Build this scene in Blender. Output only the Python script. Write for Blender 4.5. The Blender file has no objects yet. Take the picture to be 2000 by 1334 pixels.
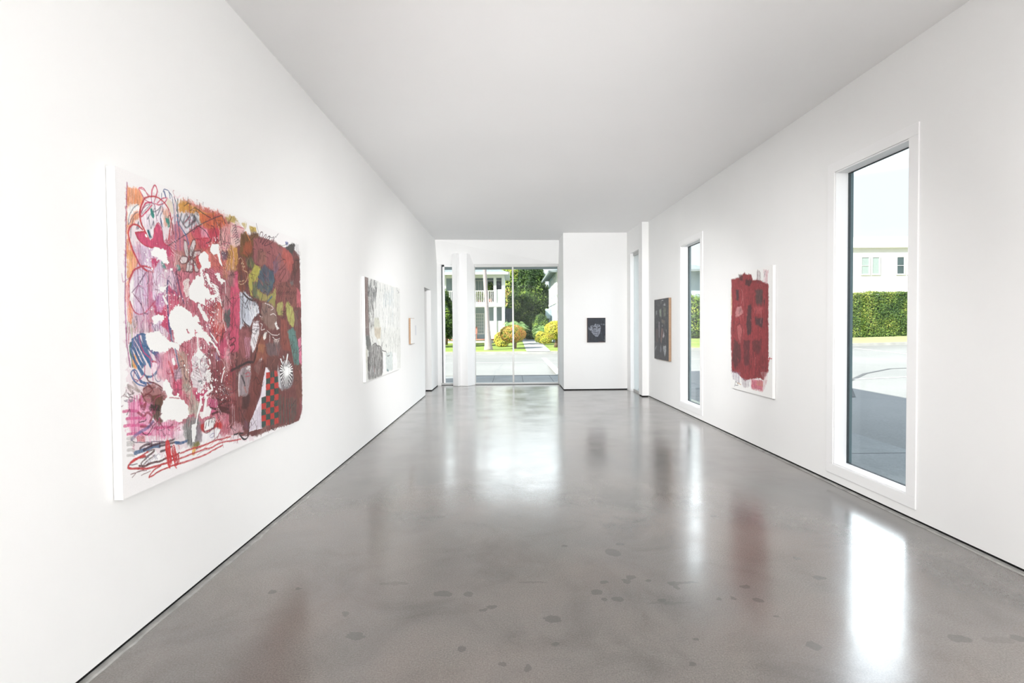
import bpy, bmesh, math, random
import numpy as np
from mathutils import Vector, Matrix, noise as mnoise

random.seed(7)
rng = np.random.default_rng(7)
scene = bpy.context.scene
COL = scene.collection

# ---------------------------------------------------------------- camera
cam_data = bpy.data.cameras.new('camera')
cam_data.sensor_width = 36.0
cam_data.lens = 18.0
cam_data.shift_y = -0.0043
cam_data.clip_end = 500
cam = bpy.data.objects.new('camera', cam_data)
COL.objects.link(cam)
cam.matrix_world = (Matrix.Translation((0, 0, 1.5)) @ Matrix.Rotation(math.pi/2 - 0.0224, 4, 'X')
                    @ Matrix.Rotation(-0.0076, 4, 'Z'))
scene.camera = cam

# ---------------------------------------------------------------- sky and sun
scene.view_settings.view_transform = 'Standard'
scene.view_settings.look = 'None'
scene.view_settings.exposure = 0.09
scene.view_settings.gamma = 1.0
scene.view_settings.use_curve_mapping = False
scene.cycles.max_bounces = 10
scene.cycles.diffuse_bounces = 7
scene.cycles.transparent_max_bounces = 16
scene.cycles.sample_clamp_indirect = 6.0

world = bpy.data.worlds.new('sky')
scene.world = world
world.use_nodes = True
wn = world.node_tree.nodes; wl = world.node_tree.links
bg = wn['Background']
tc = wn.new('ShaderNodeTexCoord')
mp = wn.new('ShaderNodeMapping'); mp.inputs['Scale'].default_value = (1.0, 1.0, 3.5)
wl.new(tc.outputs['Generated'], mp.inputs['Vector'])
ns = wn.new('ShaderNodeTexNoise'); ns.inputs['Scale'].default_value = 2.2
ns.inputs['Detail'].default_value = 6
wl.new(mp.outputs['Vector'], ns.inputs['Vector'])
cr = wn.new('ShaderNodeValToRGB')
cr.color_ramp.elements[0].position = 0.38; cr.color_ramp.elements[0].color = (0.86, 0.93, 1.0, 1)
cr.color_ramp.elements[1].position = 0.62; cr.color_ramp.elements[1].color = (0.97, 0.98, 1.0, 1)
wl.new(ns.outputs['Fac'], cr.inputs['Fac'])
# bright band added to the sky ahead and right, to strengthen floor reflections
sx = wn.new('ShaderNodeSeparateXYZ'); wl.new(tc.outputs['Generated'], sx.inputs[0])
def wmath(op, a, b=0.0, c=False):
    x = wn.new('ShaderNodeMath'); x.operation = op; x.use_clamp = c
    for s_, v_ in ((0, a), (1, b)):
        if isinstance(v_, bpy.types.NodeSocket): wl.new(v_, x.inputs[s_])
        else: x.inputs[s_].default_value = v_
    return x.outputs[0]
az = wmath('MULTIPLY', wmath('ADD', wmath('MULTIPLY', sx.outputs[0], 0.8), wmath('MULTIPLY', sx.outputs[1], 0.6)), 1.6, True)
bright_band = wn.new('ShaderNodeValToRGB'); be = bright_band.color_ramp.elements
be.new(0.5); be.new(0.6)
for i_, (p_, c_) in enumerate(((0.23, 0.0), (0.33, 1.0), (0.50, 1.0), (0.62, 0.0))):
    be[i_].position = p_; be[i_].color = (c_, c_, c_, 1)
wl.new(sx.outputs[2], bright_band.inputs['Fac'])
strength = wmath('ADD', 1.22, wmath('MULTIPLY', wmath('MULTIPLY', bright_band.outputs['Color'], az), 7.0))
deep = wn.new('ShaderNodeMix'); deep.data_type = 'RGBA'
wl.new(wmath('MULTIPLY', wmath('SUBTRACT', sx.outputs[2], 0.45), 2.6, True), deep.inputs[0])
wl.new(cr.outputs['Color'], deep.inputs[6]); deep.inputs[7].default_value = (0.34, 0.56, 1.0, 1)
wl.new(deep.outputs[2], bg.inputs['Color'])
high = wmath('SUBTRACT', 1.0, wmath('MULTIPLY', wmath('SUBTRACT', sx.outputs[2], 0.5, True), 1.0))
wl.new(wmath('MULTIPLY', wmath('MULTIPLY', strength, high), 1.0), bg.inputs['Strength'])

sun_dir = Vector((4.3, 2.7, -4.2)).normalized()
sd = bpy.data.lights.new('sun', 'SUN'); sd.energy = 13.0; sd.angle = 0.012
sd.color = (1.0, 0.96, 0.90)
so = bpy.data.objects.new('sun', sd); COL.objects.link(so)
so.rotation_euler = sun_dir.to_track_quat('-Z', 'Y').to_euler()
so.location = (-8, -4, 12)

# unseen soft fill light for brightening the room
def area(name, loc, size, sizey, power, rot=(0, 0, 0), color=(1, 1, 1)):
    d = bpy.data.lights.new(name, 'AREA'); d.shape = 'RECTANGLE'
    d.size = size; d.size_y = sizey; d.energy = power; d.color = color
    o = bpy.data.objects.new(name, d); COL.objects.link(o)
    o.location = loc; o.rotation_euler = rot
    return o
# unseen spotlights added behind the view to brighten walls and ceiling, without fittings
def aim(o, t):
    o.rotation_euler = (Vector(t) - o.location).to_track_quat('-Z', 'Y').to_euler(); return o
def spot(name, loc, ang, blend, rad, power):
    d = bpy.data.lights.new(name, 'SPOT'); d.energy = power; d.spot_size = math.radians(ang); d.spot_blend = blend
    d.shadow_soft_size = rad; d.color = (1, 1, 1)
    o = bpy.data.objects.new(name, d); COL.objects.link(o); o.location = loc; return o
aim(spot('added_fill_spot', (2.65, 2.3, 3.12), 60, 1.0, 0.12, 430), (-1.85, 6.0, 0.8))
aim(spot('added_fill_spot', (2.65, 2.5, 3.2), 44, 1.0, 0.12, 1850), (-1.85, 10.6, 0.7))
aim(spot('added_fill_spot', (-1.7, 2.3, 3.12), 58, 1.0, 0.1, 500), (2.95, 5.8, 0.6))
aim(spot('added_fill_spot', (-1.7, 2.5, 3.2), 42, 1.0, 0.1, 1350), (2.9, 9.6, 0.6))
aim(spot('added_fill_spot', (0.07, -5.7, 0.35), 36, 1.0, 0.04, 1700), (0.3, 14, 3.1))
aim(spot('added_fill_spot', (0.07, -5.7, 0.35), 26, 1.0, 0.04, 3000), (0.3, 10, 3.3))
aim(spot('added_fill_spot', (0.6, -0.5, 3.3), 110, 1.0, 0.2, 3300), (0.6, -6, 1.9))
aim(spot('added_fill_spot', (-1.5, 0.2, 3.4), 110, 1.0, 0.2, 2200), (3.1, -1.5, 1.6))
# end of added lights

# ---------------------------------------------------------------- helpers
def tag(o, label=None, cat=None, group=None, kind=None):
    if label: o['label'] = label
    if cat: o['category'] = cat
    if group: o['group'] = group
    if kind: o['kind'] = kind
    return o

def empty(name, loc=(0, 0, 0), rz=0.0):
    o = bpy.data.objects.new(name, None); COL.objects.link(o)
    o.location = loc; o.rotation_euler = (0, 0, rz); o.empty_display_size = 0.2
    return o

class MB:
    """collects boxes, prisms, tubes and faces and links them as ONE mesh object"""
    def __init__(self):
        self.v = []; self.f = []
    def add(self, vs, fs):
        n = len(self.v); self.v += [tuple(p) for p in vs]; self.f += [tuple(i + n for i in f) for f in fs]
        return self
    def box(self, x0, x1, y0, y1, z0, z1, M=None):
        vs = [(x, y, z) for z in (z0, z1) for y in (y0, y1) for x in (x0, x1)]
        if M is not None: vs = [tuple(M @ Vector(p)) for p in vs]
        return self.add(vs, [(0, 2, 3, 1), (4, 5, 7, 6), (0, 1, 5, 4), (2, 6, 7, 3), (0, 4, 6, 2), (1, 3, 7, 5)])
    def prism(self, poly, z0, z1):
        n = len(poly)
        zz0 = z0 if hasattr(z0, '__len__') else [z0] * n
        zz1 = z1 if hasattr(z1, '__len__') else [z1] * n
        a = sum(poly[i][0] * poly[(i + 1) % n][1] - poly[(i + 1) % n][0] * poly[i][1] for i in range(n))
        vs = [(p[0], p[1], zz0[i]) for i, p in enumerate(poly)] + [(p[0], p[1], zz1[i]) for i, p in enumerate(poly)]
        fs = [tuple(range(n - 1, -1, -1)), tuple(range(n, 2 * n))]
        fs += [(i, (i + 1) % n, n + (i + 1) % n, n + i) for i in range(n)]
        if a < 0: fs = [tuple(reversed(f)) for f in fs]
        return self.add(vs, fs)
    def wallbox(self, ax, s0, s1, t0, t1, z0, z1):
        """box along a slanted wall: ax=(a,b): x=a+b*y ; s along y, t outwards in x"""
        a, b = ax
        return self.prism([(a + b * s0 + t0, s0), (a + b * s0 + t1, s0), (a + b * s1 + t1, s1), (a + b * s1 + t0, s1)], z0, z1)
    def tube(self, pts, rads, n=12, cap=True):
        pts = [Vector(p) for p in pts]; base = len(self.v); rings = []
        for i, p in enumerate(pts):
            d = (pts[min(i + 1, len(pts) - 1)] - pts[max(i - 1, 0)]).normalized()
            u = d.orthogonal().normalized() if abs(d.z) < 0.9 else Vector((1, 0, 0))
            u = (u - d * u.dot(d)).normalized(); w = d.cross(u)
            r = rads[i] if hasattr(rads, '__len__') else rads
            ring = []
            for k in range(n):
                a = 2 * math.pi * k / n
                self.v.append(tuple(p + (u * math.cos(a) + w * math.sin(a)) * r)); ring.append(len(self.v) - 1)
            rings.append(ring)
        for i in range(len(rings) - 1):
            for k in range(n):
                self.f.append((rings[i][k], rings[i][(k + 1) % n], rings[i + 1][(k + 1) % n], rings[i + 1][k]))
        if cap:
            self.f.append(tuple(reversed(rings[0]))); self.f.append(tuple(rings[-1]))
        return self
    def build(self, name, mat, parent=None, smooth=False, bevel=0.0, seg=2):
        me = bpy.data.meshes.new(name); me.from_pydata(self.v, [], self.f); me.update()
        me.materials.append(mat)
        if smooth:
            me.polygons.foreach_set('use_smooth', [True] * len(me.polygons))
        o = bpy.data.objects.new(name, me); COL.objects.link(o)
        if parent: o.parent = parent
        if bevel:
            m = o.modifiers.new('bevel', 'BEVEL'); m.width = bevel; m.segments = seg; m.limit_method = 'ANGLE'
        return o

class NT:
    """small node-tree writer"""
    def __init__(self, name):
        self.m = bpy.data.materials.new(name); self.m.use_nodes = True
        self.n = self.m.node_tree.nodes; self.l = self.m.node_tree.links
        self.b = self.n['Principled BSDF']
    def node(self, t, **kw):
        nd = self.n.new(t)
        for k, v in kw.items():
            if k.startswith('i_'): nd.inputs[k[2:].replace('_', ' ')].default_value = v
            else: setattr(nd, k, v)
        return nd
    def link(self, a, b): self.l.new(a, b)
    def coord(self, kind='Object', scale=(1, 1, 1)):
        t = self.node('ShaderNodeTexCoord'); m = self.node('ShaderNodeMapping')
        m.inputs['Scale'].default_value = scale
        self.link(t.outputs[kind], m.inputs['Vector']); return m.outputs['Vector']
    def noise(self, vec, scale, detail=4, rough=0.55, dist=0.0):
        t = self.node('ShaderNodeTexNoise'); t.inputs['Scale'].default_value = scale
        t.inputs['Detail'].default_value = detail; t.inputs['Roughness'].default_value = rough
        t.inputs['Distortion'].default_value = dist
        self.link(vec, t.inputs['Vector']); return t.outputs['Fac']
    def ramp(self, fac, stops):
        r = self.node('ShaderNodeValToRGB'); e = r.color_ramp.elements
        while len(e) < len(stops): e.new(0.5)
        for i, (p, c) in enumerate(stops):
            e[i].position = p; e[i].color = (c[0], c[1], c[2], 1) if hasattr(c, '__len__') else (c, c, c, 1)
        self.link(fac, r.inputs['Fac']); return r.outputs['Color']
    def mix(self, fac, a, b, mode='MIX'):
        x = self.node('ShaderNodeMix', data_type='RGBA', blend_type=mode)
        for s, v in ((0, fac), (6, a), (7, b)):
            if hasattr(v, 'links') or isinstance(v, bpy.types.NodeSocket): self.link(v, x.inputs[s])
            else: x.inputs[s].default_value = v if s == 0 else (v[0], v[1], v[2], 1)
        return x.outputs[2]
    def math(self, op, a, b=0.0, clamp=False):
        x = self.node('ShaderNodeMath', operation=op); x.use_clamp = clamp
        for s, v in ((0, a), (1, b)):
            if isinstance(v, bpy.types.NodeSocket): self.link(v, x.inputs[s])
            else: x.inputs[s].default_value = v
        return x.outputs[0]
    def bump(self, h, strength=0.2, dist=0.01):
        b = self.node('ShaderNodeBump'); b.inputs['Strength'].default_value = strength
        b.inputs['Distance'].default_value = dist
        self.link(h, b.inputs['Height']); self.link(b.outputs['Normal'], self.b.inputs['Normal'])

def simple(name, col, rough=0.6, var=0.05, scale=6.0, spec=0.5, metal=0.0, stretch=(1, 1, 1), bump=0.0):
    t = NT(name); v = t.coord('Object', stretch)
    f = t.noise(v, scale)
    lo = [max(0, c * (1 - var)) for c in col]; hi = [min(1, c * (1 + var)) for c in col]
    t.link(t.ramp(f, [(0.3, lo), (0.7, hi)]), t.b.inputs['Base Color'])
    t.b.inputs['Roughness'].default_value = rough
    t.b.inputs['Specular IOR Level'].default_value = spec
    t.b.inputs['Metallic'].default_value = metal
    if bump: t.bump(f, bump, 0.01)
    return t.m

M = {}
M['wall'] = simple('white_wall_paint', (0.86, 0.86, 0.855), 0.75, 0.008, 1.5, 0.2)
M['ceiling'] = simple('ceiling_paint', (0.89, 0.89, 0.89), 0.85, 0.01, 0.6, 0.15)
M['trim'] = simple('satin_white_trim', (0.88, 0.88, 0.88), 0.45, 0.006, 3, 0.35)
M['gap'] = simple('shadow_gap_black', (0.012, 0.012, 0.012), 0.9, 0.2, 8, 0.1)
M['alum'] = simple('brushed_aluminium', (0.47, 0.47, 0.46), 0.42, 0.05, 30, 0.5, 0.25, (1, 1, 8))
M['gasket'] = simple('dark_gasket', (0.05, 0.06, 0.065), 0.6, 0.1, 20, 0.3)
M['frame_teal'] = simple('teal_grey_metal', (0.13, 0.20, 0.22), 0.5, 0.08, 5, 0.4)

def glass_mat():
    t = NT('window_glass'); t.n.remove(t.b)
    out = t.n['Material Output']
    tr = t.node('ShaderNodeBsdfTransparent'); tr.inputs['Color'].default_value = (0.93, 0.955, 0.95, 1)
    gl = t.node('ShaderNodeBsdfGlossy'); gl.inputs['Roughness'].default_value = 0.0
    fr = t.node('ShaderNodeFresnel'); fr.inputs['IOR'].default_value = 1.45
    mx = t.node('ShaderNodeMixShader')
    t.link(fr.outputs[0], mx.inputs[0]); t.link(tr.outputs[0], mx.inputs[1]); t.link(gl.outputs[0], mx.inputs[2])
    # the same air-to-glass reflectance whichever side the sheet is seen from
    ge = t.node('ShaderNodeNewGeometry')
    t.link(t.math('ADD', 1.19, t.math('MULTIPLY', ge.outputs['Backfacing'], 1 / 1.19 - 1.19)), fr.inputs['IOR'])
    t.link(mx.outputs[0], out.inputs['Surface'])
    return t.m
M['glass'] = glass_mat()

# polished concrete ------------------------------------------------
STAINS = [(-0.881, 2.644, 0.022, 0.019, 1.0), (-0.778, 2.457, 0.042, 0.027, 1.0), (-0.242, 2.348, 0.021, 0.023, 1.0), (-0.398, 2.836, 0.057, 0.033, 1.0), (0.198, 2.583, 0.047, 0.032, 1.0), (0.194, 2.377, 0.019, 0.012, 1.0), (0.566, 2.769, 0.028, 0.031, 1.0), (0.464, 2.846, 0.034, 0.028, 1.0), (0.499, 2.77, 0.017, 0.018, 1.0), (0.694, 3.006, 0.036, 0.028, 1.0), (0.654, 2.964, 0.027, 0.027, 1.0), (0.79, 2.968, 0.018, 0.015, 1.0), (0.527, 2.954, 0.021, 0.018, 1.0), (0.922, 2.93, 0.029, 0.029, 1.0), (0.931, 2.884, 0.017, 0.023, 1.0), (0.651, 3.343, 0.054, 0.053, 1.0), (0.731, 3.468, 0.028, 0.025, 1.0), (0.803, 2.755, 0.025, 0.021, 1.0), (1.121, 2.761, 0.017, 0.016, 1.0), (1.194, 2.77, 0.017, 0.016, 1.0), (1.324, 2.747, 0.033, 0.023, 1.0), (1.798, 2.983, 0.036, 0.024, 1.0), (1.803, 3.235, 0.029, 0.021, 1.0), (1.325, 2.889, 0.029, 0.026, 1.0), (1.393, 2.347, 0.035, 0.03, 1.0), (0.859, 2.404, 0.017, 0.01, 1.0), (0.789, 2.228, 0.016, 0.012, 1.0), (1.343, 2.595, 0.016, 0.012, 1.0), (-0.255, 2.834, 0.02, 0.027, 1.0), (-0.159, 2.668, 0.022, 0.019, 1.0), (-0.12, 2.702, 0.036, 0.022, 1.0), (-1.368, 2.872, 0.026, 0.02, 1.0), (-1.238, 2.91, 0.018, 0.017, 1.0), (2.115, 2.396, 0.055, 0.031, 1.0), (2.284, 2.382, 0.072, 0.027, 0.55), (2.391, 2.393, 0.048, 0.027, 1.0), (-0.698, 2.955, 0.09, 0.018, 0.55), (1.0, 2.941, 0.074, 0.015, 1.0), (0.109, 2.96, 0.09, 0.012, 0.55), (-0.056, 2.237, 0.014, 0.012, 1.0), (0.056, 2.209, 0.018, 0.023, 1.0), (-0.753, 2.44, 0.037, 0.016, 1.0), (0.844, 2.723, 0.123, 0.015, 0.55)]
def floor_mat():
    t = NT('polished_concrete'); v = t.coord('Object')
    big = t.noise(v, 0.35, 5, 0.6, 0.4)
    mid = t.noise(v, 1.7, 6, 0.65, 0.6)
    fine = t.noise(v, 130, 4, 0.8)
    grit = t.node('ShaderNodeTexVoronoi', feature='F1'); grit.inputs['Scale'].default_value = 160
    t.link(v, grit.inputs['Vector'])
    c = t.ramp(big, [(0.30, (0.108, 0.099, 0.092)), (0.5, (0.170, 0.152, 0.139)), (0.72, (0.134, 0.133, 0.128))])
    c2 = t.ramp(mid, [(0.30, 0.66), (0.50, 1.0), (0.72, 1.16)])
    c = t.mix(0.85, c, c2, 'MULTIPLY')
    pk = t.noise(v, 0.9, 3, 0.5, 0.3)
    c = t.mix(t.math('MULTIPLY', t.ramp(pk, [(0.45, 0.0), (0.62, 1.0)]), 0.45), c, (0.210, 0.171, 0.149))
    fr = t.ramp(fine, [(0.32, 0.66), (0.5, 1.0), (0.68, 1.38)])
    c = t.mix(0.9, c, fr, 'MULTIPLY')
    # pale aggregate specks
    sp = t.ramp(grit.outputs['Distance'], [(0.0, 1.0), (0.16, 0.0)])
    spk = t.noise(v, 45, 2)
    sp = t.math('MULTIPLY', sp, t.ramp(spk, [(0.50, 0.0), (0.64, 1.0)]))
    c = t.mix(t.math('MULTIPLY', sp, 0.75), c, (0.50, 0.47, 0.43))
    # dark oily spots, scattered
    vo = t.node('ShaderNodeTexVoronoi', feature='F1'); vo.inputs['Scale'].default_value = 3.2
    vo.inputs['Randomness'].default_value = 1.0
    wob = t.noise(v, 14, 3)
    ds = t.math('ADD', vo.outputs['Distance'], t.math('MULTIPLY', t.math('SUBTRACT', wob, 0.5), 0.16))
    t.link(v, vo.inputs['Vector'])
    m1 = t.ramp(ds, [(0.045, 1.0), (0.06, 0.0)])
    gate = t.ramp(t.noise(v, 0.8, 2), [(0.50, 0.0), (0.56, 1.0)])
    spots = t.math('MULTIPLY', m1, gate)
    # individually placed stains (x, y, rx, ry, strength)
    sep = t.node('ShaderNodeSeparateXYZ'); t.link(v, sep.inputs[0])
    wx = t.math('MULTIPLY', t.math('SUBTRACT', t.noise(v, 16, 4), 0.5), 0.06)
    wy = t.math('MULTIPLY', t.math('SUBTRACT', t.noise(v, 19, 4), 0.5), 0.06)
    X = t.math('ADD', sep.outputs[0], wx); Y = t.math('ADD', sep.outputs[1], wy)
    acc = spots
    for (sx, sy, rx, ry, st) in STAINS:
        dx = t.math('DIVIDE', t.math('SUBTRACT', X, sx), rx)
        dy = t.math('DIVIDE', t.math('SUBTRACT', Y, sy), ry)
        d = t.math('ADD', t.math('MULTIPLY', dx, dx), t.math('MULTIPLY', dy, dy))
        k = t.math('MULTIPLY', t.math('SUBTRACT', 1.12, d), 4.0, True)
        acc = t.math('MAXIMUM', acc, t.math('MULTIPLY', k, st))
    c = t.mix(t.math('MULTIPLY', acc, 0.55), c, (0.075, 0.073, 0.07))
    # pinholes and dark grit
    g2 = t.node('ShaderNodeTexVoronoi', feature='F1'); g2.inputs['Scale'].default_value = 38
    t.link(v, g2.inputs['Vector'])
    pin = t.math('MULTIPLY', t.ramp(g2.outputs['Distance'], [(0.0, 1.0), (0.13, 0.0)]), t.ramp(t.noise(v, 9, 3), [(0.52, 0.0), (0.62, 1.0)]))
    c = t.mix(t.math('MULTIPLY', pin, 0.6), c, (0.07, 0.065, 0.06))
    t.link(c, t.b.inputs['Base Color'])
    ro = t.ramp(t.noise(v, 2.6, 5, 0.6), [(0.3, 0.14), (0.7, 0.26)])
    ro = t.math('ADD', ro, t.math('MULTIPLY', t.math('SUBTRACT', t.noise(v, 60, 2), 0.5), 0.05))
    t.link(ro, t.b.inputs['Roughness'])
    t.b.inputs['IOR'].default_value = 1.5
    t.b.inputs['Specular IOR Level'].default_value = 0.35
    t.b.inputs['Coat Weight'].default_value = 0.85
    t.b.inputs['Coat IOR'].default_value = 1.6
    t.link(t.ramp(t.noise(v, 1.4, 4, 0.6, 0.5), [(0.3, 0.15), (0.7, 0.25)]), t.b.inputs['Coat Roughness'])
    h = t.math('ADD', t.math('MULTIPLY', t.noise(v, 3.0, 3), 1.0), t.math('MULTIPLY', fine, 0.003))
    bp = t.node('ShaderNodeBump'); bp.inputs['Strength'].default_value = 0.10; bp.inputs['Distance'].default_value = 0.012
    t.link(h, bp.inputs['Height']); t.link(bp.outputs['Normal'], t.b.inputs['Normal'])
    t.link(bp.outputs['Normal'], t.b.inputs['Coat Normal'])
    return t.m
M['floor'] = floor_mat()
M['edge'] = simple('grey_mortar_edge', (0.33, 0.325, 0.31), 0.6, 0.25, 12, 0.4, bump=0.3)

# ---------------------------------------------------------------- the room
H = 3.62
LA = (-1.828, -0.0035)      # left wall surface  x = a + b*y
RA = (3.128, -0.0275)       # right wall surface
YB = -6.0
def st(o): o['kind'] = 'structure'; return o

st(MB().box(-4.2, 3.6, YB - 0.2, 13.06, -0.12, 0.0).build('floor', M['floor']))
st(MB().box(-4.3, 3.5, YB - 0.2, 13.25, H, H + 0.30).build('ceiling', M['ceiling']))

# left wall with the side opening
m = MB()
m.wallbox(LA, YB, 10.95, -0.15, 0, 0.022, H + 0.02)
m.wallbox(LA, 11.85, 12.87, -0.15, 0, 0.022, H + 0.02)
m.wallbox(LA, 10.95, 11.85, -0.15, 0, 2.335, H + 0.02)
m.prism([(-1.873, 12.87), (-1.77, 13.0), (-1.77, 13.1), (-2.02, 13.1), (-2.02, 12.87)], 0.0, H + 0.02)
st(m.build('wall_left', M['wall']))
# right wall: near length with two openings, then the step and the far length with the side door
m = MB()
TH = 0.17
def openwall(m, ax, s0, s1, t0, t1, zb, zt, ops):
    cur = s0
    for (a, b, z0, z1) in ops:
        m.wallbox(ax, cur, a, t0, t1, zb, zt)
        if z0 > zb: m.wallbox(ax, a, b, t0, t1, zb, z0)
        m.wallbox(ax, a, b, t0, t1, z1, zt)
        cur = b
    m.wallbox(ax, cur, s1, t0, t1, zb, zt)
WA = (3.90, 4.76, 0.185, 2.893)
WB = (7.90, 8.74, 0.185, 2.825)
openwall(m, RA, YB, 10.62, 0, 0.11, 0.022, H + 0.02, [WA, WB])
st(m.build('wall_right', M['wall']))
m = MB()
openwall(m, RA, YB, 10.62, 0.135, TH, -0.1, 4.2, [WA, WB])
m.prism([(2.84, 10.62), (3.00, 10.62), (2.99, 10.90), (2.84, 10.90)], -0.1, 4.2)
m.prism([(2.81, 10.90), (2.99, 10.90), (2.98, 11.56), (2.81, 11.56)], 3.10, 4.2)
m.prism([(2.985, 11.56), (3.0, 11.56), (2.97, 13.2), (2.925, 13.2), (2.925, 11.845), (2.985, 11.845)], -0.1, 4.2)
o = st(m.build('wall_right_outside', simple('outside_render', (0.13, 0.19, 0.205), 0.8, 0.06, 3)))
m = MB()
m.prism([(2.700, 10.62), (2.838, 10.62), (2.838, 10.90), (2.700, 10.90)], 0.022, H + 0.02)
m.prism([(2.700, 10.90), (2.838, 10.90), (2.80, 11.56), (2.675, 11.56)], 3.10, H + 0.02)
m.prism([(2.675, 11.56), (2.98, 11.56), (2.98, 11.84), (2.665, 11.84)], 0.0, H + 0.02)
m.prism([(1.19, 11.80), (2.665, 11.84), (2.92, 11.84), (2.92, 13.10), (1.19, 13.10)], 0.022, H + 0.02)
st(m.build('wall_pier', M['wall']))
# front header (slopes slightly out towards the glass) and faceted column
m = MB()
m.add([(-1.95, 12.60, H + .02), (1.19, 12.80, H + .02), (1.19, 12.97, 3.05), (-1.95, 12.93, 3.05),
       (-1.95, 13.25, H + .02), (1.19, 13.25, H + .02), (1.19, 13.25, 3.05), (-1.95, 13.25, 3.05)],
      [(0, 3, 2, 1), (4, 5, 6, 7), (3, 7, 6, 2), (0, 1, 5, 4), (0, 4, 7, 3), (1, 2, 6, 5)])
st(m.build('wall_front', M['wall']))
m = MB()
m.prism([(-1.482, 12.79), (-1.342, 12.665), (-1.292, 12.765), (-1.104, 12.70), (-0.945, 12.965), (-0.945, 13.12), (-1.482, 13.12)], 0.004, 3.3)
st(m.build('trim_1', M['trim'])) 
st(MB().box(-4.2, 3.5, YB - 0.15, YB, 0, H + 0.02).build('wall_back', M['wall']))
# building outside: parapet and front soffit
m = MB()
m.box(-4.3, 3.1, 13.12, 13.28, 3.05, 4.2)
m.box(-4.3, 3.1, 13.12, 13.62, 2.99, 3.05)
m.box(-4.3, 2.9, 13.05, 13.2, 3.6, 4.2)
m.box(-4.3, 3.29, YB - 0.2, YB - 0.15, 0, 4.2)
st(m.build('trim_2', simple('outside_fascia', (0.22, 0.27, 0.29), 0.7, 0.05, 4)))
# passage behind the side opening
m = MB()
m.box(-4.3, -4.2, YB, 13.2, 0, H + .02)
m.box(-4.2, -2.0, 13.0, 13.1, 0, 1.95)
m.box(-4.2, -2.0, 13.0, 13.1, 2.75, H + .02)
m.box(-4.2, -3.1, 13.0, 13.1, 1.95, 2.75)
m.box(-4.2, -2.03, 9.3, 9.4, 0, H + .02)
st(m.build('wall_passage', M['wall']))
m = MB(); m.box(-3.1, -2.0, 13.04, 13.05, 1.95, 2.75)
w = st(m.build('window_5', M['glass']))
m = MB(); m.box(-3.1, -2.0, 13.02, 13.07, 1.95, 1.99).box(-3.1, -2.0, 13.02, 13.07, 2.71, 2.75)
m.build('window_frame', M['alum'], w)

# shadow gaps and mortar edges along the wall feet
def edge_strip(ax, s0, s1, sgn, seed):
    r = random.Random(seed); m = MB(); n = int((s1 - s0) / 0.06)
    ys = [s0 + (s1 - s0) * i / n for i in range(n + 1)]; ws = []
    w = 0.032
    for i in range(n + 1):
        w += r.uniform(-0.003, 0.003); w = min(0.040, max(0.024, w))
        ws.append(w + (0.010 if r.random() < 0.04 else 0))
    vs = []; a, b = ax
    for i, y in enumerate(ys):
        x = a + b * y
        vs += [(x - sgn * 0.01, y, 0.006), (x + sgn * ws[i] * 0.75, y, 0.006), (x + sgn * ws[i], y, 0.0003)]
    fs = []
    for i in range(n):
        for k in range(2):
            q = (3 * i + k, 3 * i + k + 1, 3 * i + k + 4, 3 * i + k + 3)
            fs.append(q if sgn < 0 else tuple(reversed(q)))
    fs = [tuple(reversed(f)) for f in fs]
    return m.add(vs, fs)
st(edge_strip(LA, YB, 10.93, 1, 1).build('baseboard_left', M['edge']))
st(edge_strip(RA, YB, 10.60, -1, 2).build('baseboard_right', M['edge']))
m = MB()
m.wallbox(LA, YB, 10.945, -0.14, -0.006, 0.001, 0.03)
m.wallbox(LA, 11.855, 12.86, -0.14, -0.006, 0.001, 0.03)
m.wallbox(RA, YB, 10.61, 0.006, 0.14, 0.001, 0.03)
m.prism([(2.71, 10.63), (2.83, 10.63), (2.83, 10.88), (2.71, 10.88)], 0.001, 0.03)
m.prism([(1.2, 11.808), (2.66, 11.848), (2.66, 12.9), (1.2, 12.9)], 0.001, 0.03)
m.prism([(-1.47, 12.80), (-1.342, 12.675), (-1.295, 12.775), (-1.108, 12.712), (-0.955, 12.97), (-0.955, 13.0), (-1.47, 13.0)], 0.0005, 0.0035)
st(m.build('trim_3', M['gap']))

# windows in the right wall -----------------------------------------
def side_window(n, op):
    y0, y1, z0, z1 = op
    ax = RA
    g = MB(); g.wallbox(ax, y0 + .004, y1 - .004, 0.118, 0.124, z0 + .004, z1 - .004)
    w = st(g.build('window_%d' % n, M['glass']))
    c = MB(); cw = 0.09
    c.wallbox(ax, y0 - cw, y1 + cw, -0.012, 0, z0 - cw, z0)
    c.wallbox(ax, y0 - cw, y1 + cw, -0.012, 0, z1, z1 + cw)
    c.wallbox(ax, y0 - cw, y0, -0.012, 0, z0, z1)
    c.wallbox(ax, y1, y1 + cw, -0.012, 0, z0, z1)
    c.build('window_casing', M['trim'], w, bevel=0.002)
    c = MB(); t = 0.012
    c.wallbox(ax, y0 - .01, y0 + t, 0, 0.112, z0, z1)
    c.wallbox(ax, y1 - t, y1 + .01, 0, 0.112, z0, z1)
    c.wallbox(ax, y0, y1, 0, 0.112, z0 - .01, z0 + t)
    c.wallbox(ax, y0, y1, 0, 0.112, z1 - t, z1 + .01)
    c.build('window_reveal', M['trim'], w)
    c = MB(); t = 0.018
    c.wallbox(ax, y0, y0 + t, 0.112, 0.132, z0, z1)
    c.wallbox(ax, y1 - t, y1, 0.112, 0.132, z0, z1)
    c.wallbox(ax, y0, y1, 0.112, 0.132, z0, z0 + t)
    c.wallbox(ax, y0, y1, 0.112, 0.132, z1 - t, z1)
    c.build('gasket', M['gasket'], w)
side_window(1, WA)
side_window(2, WB)
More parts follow.
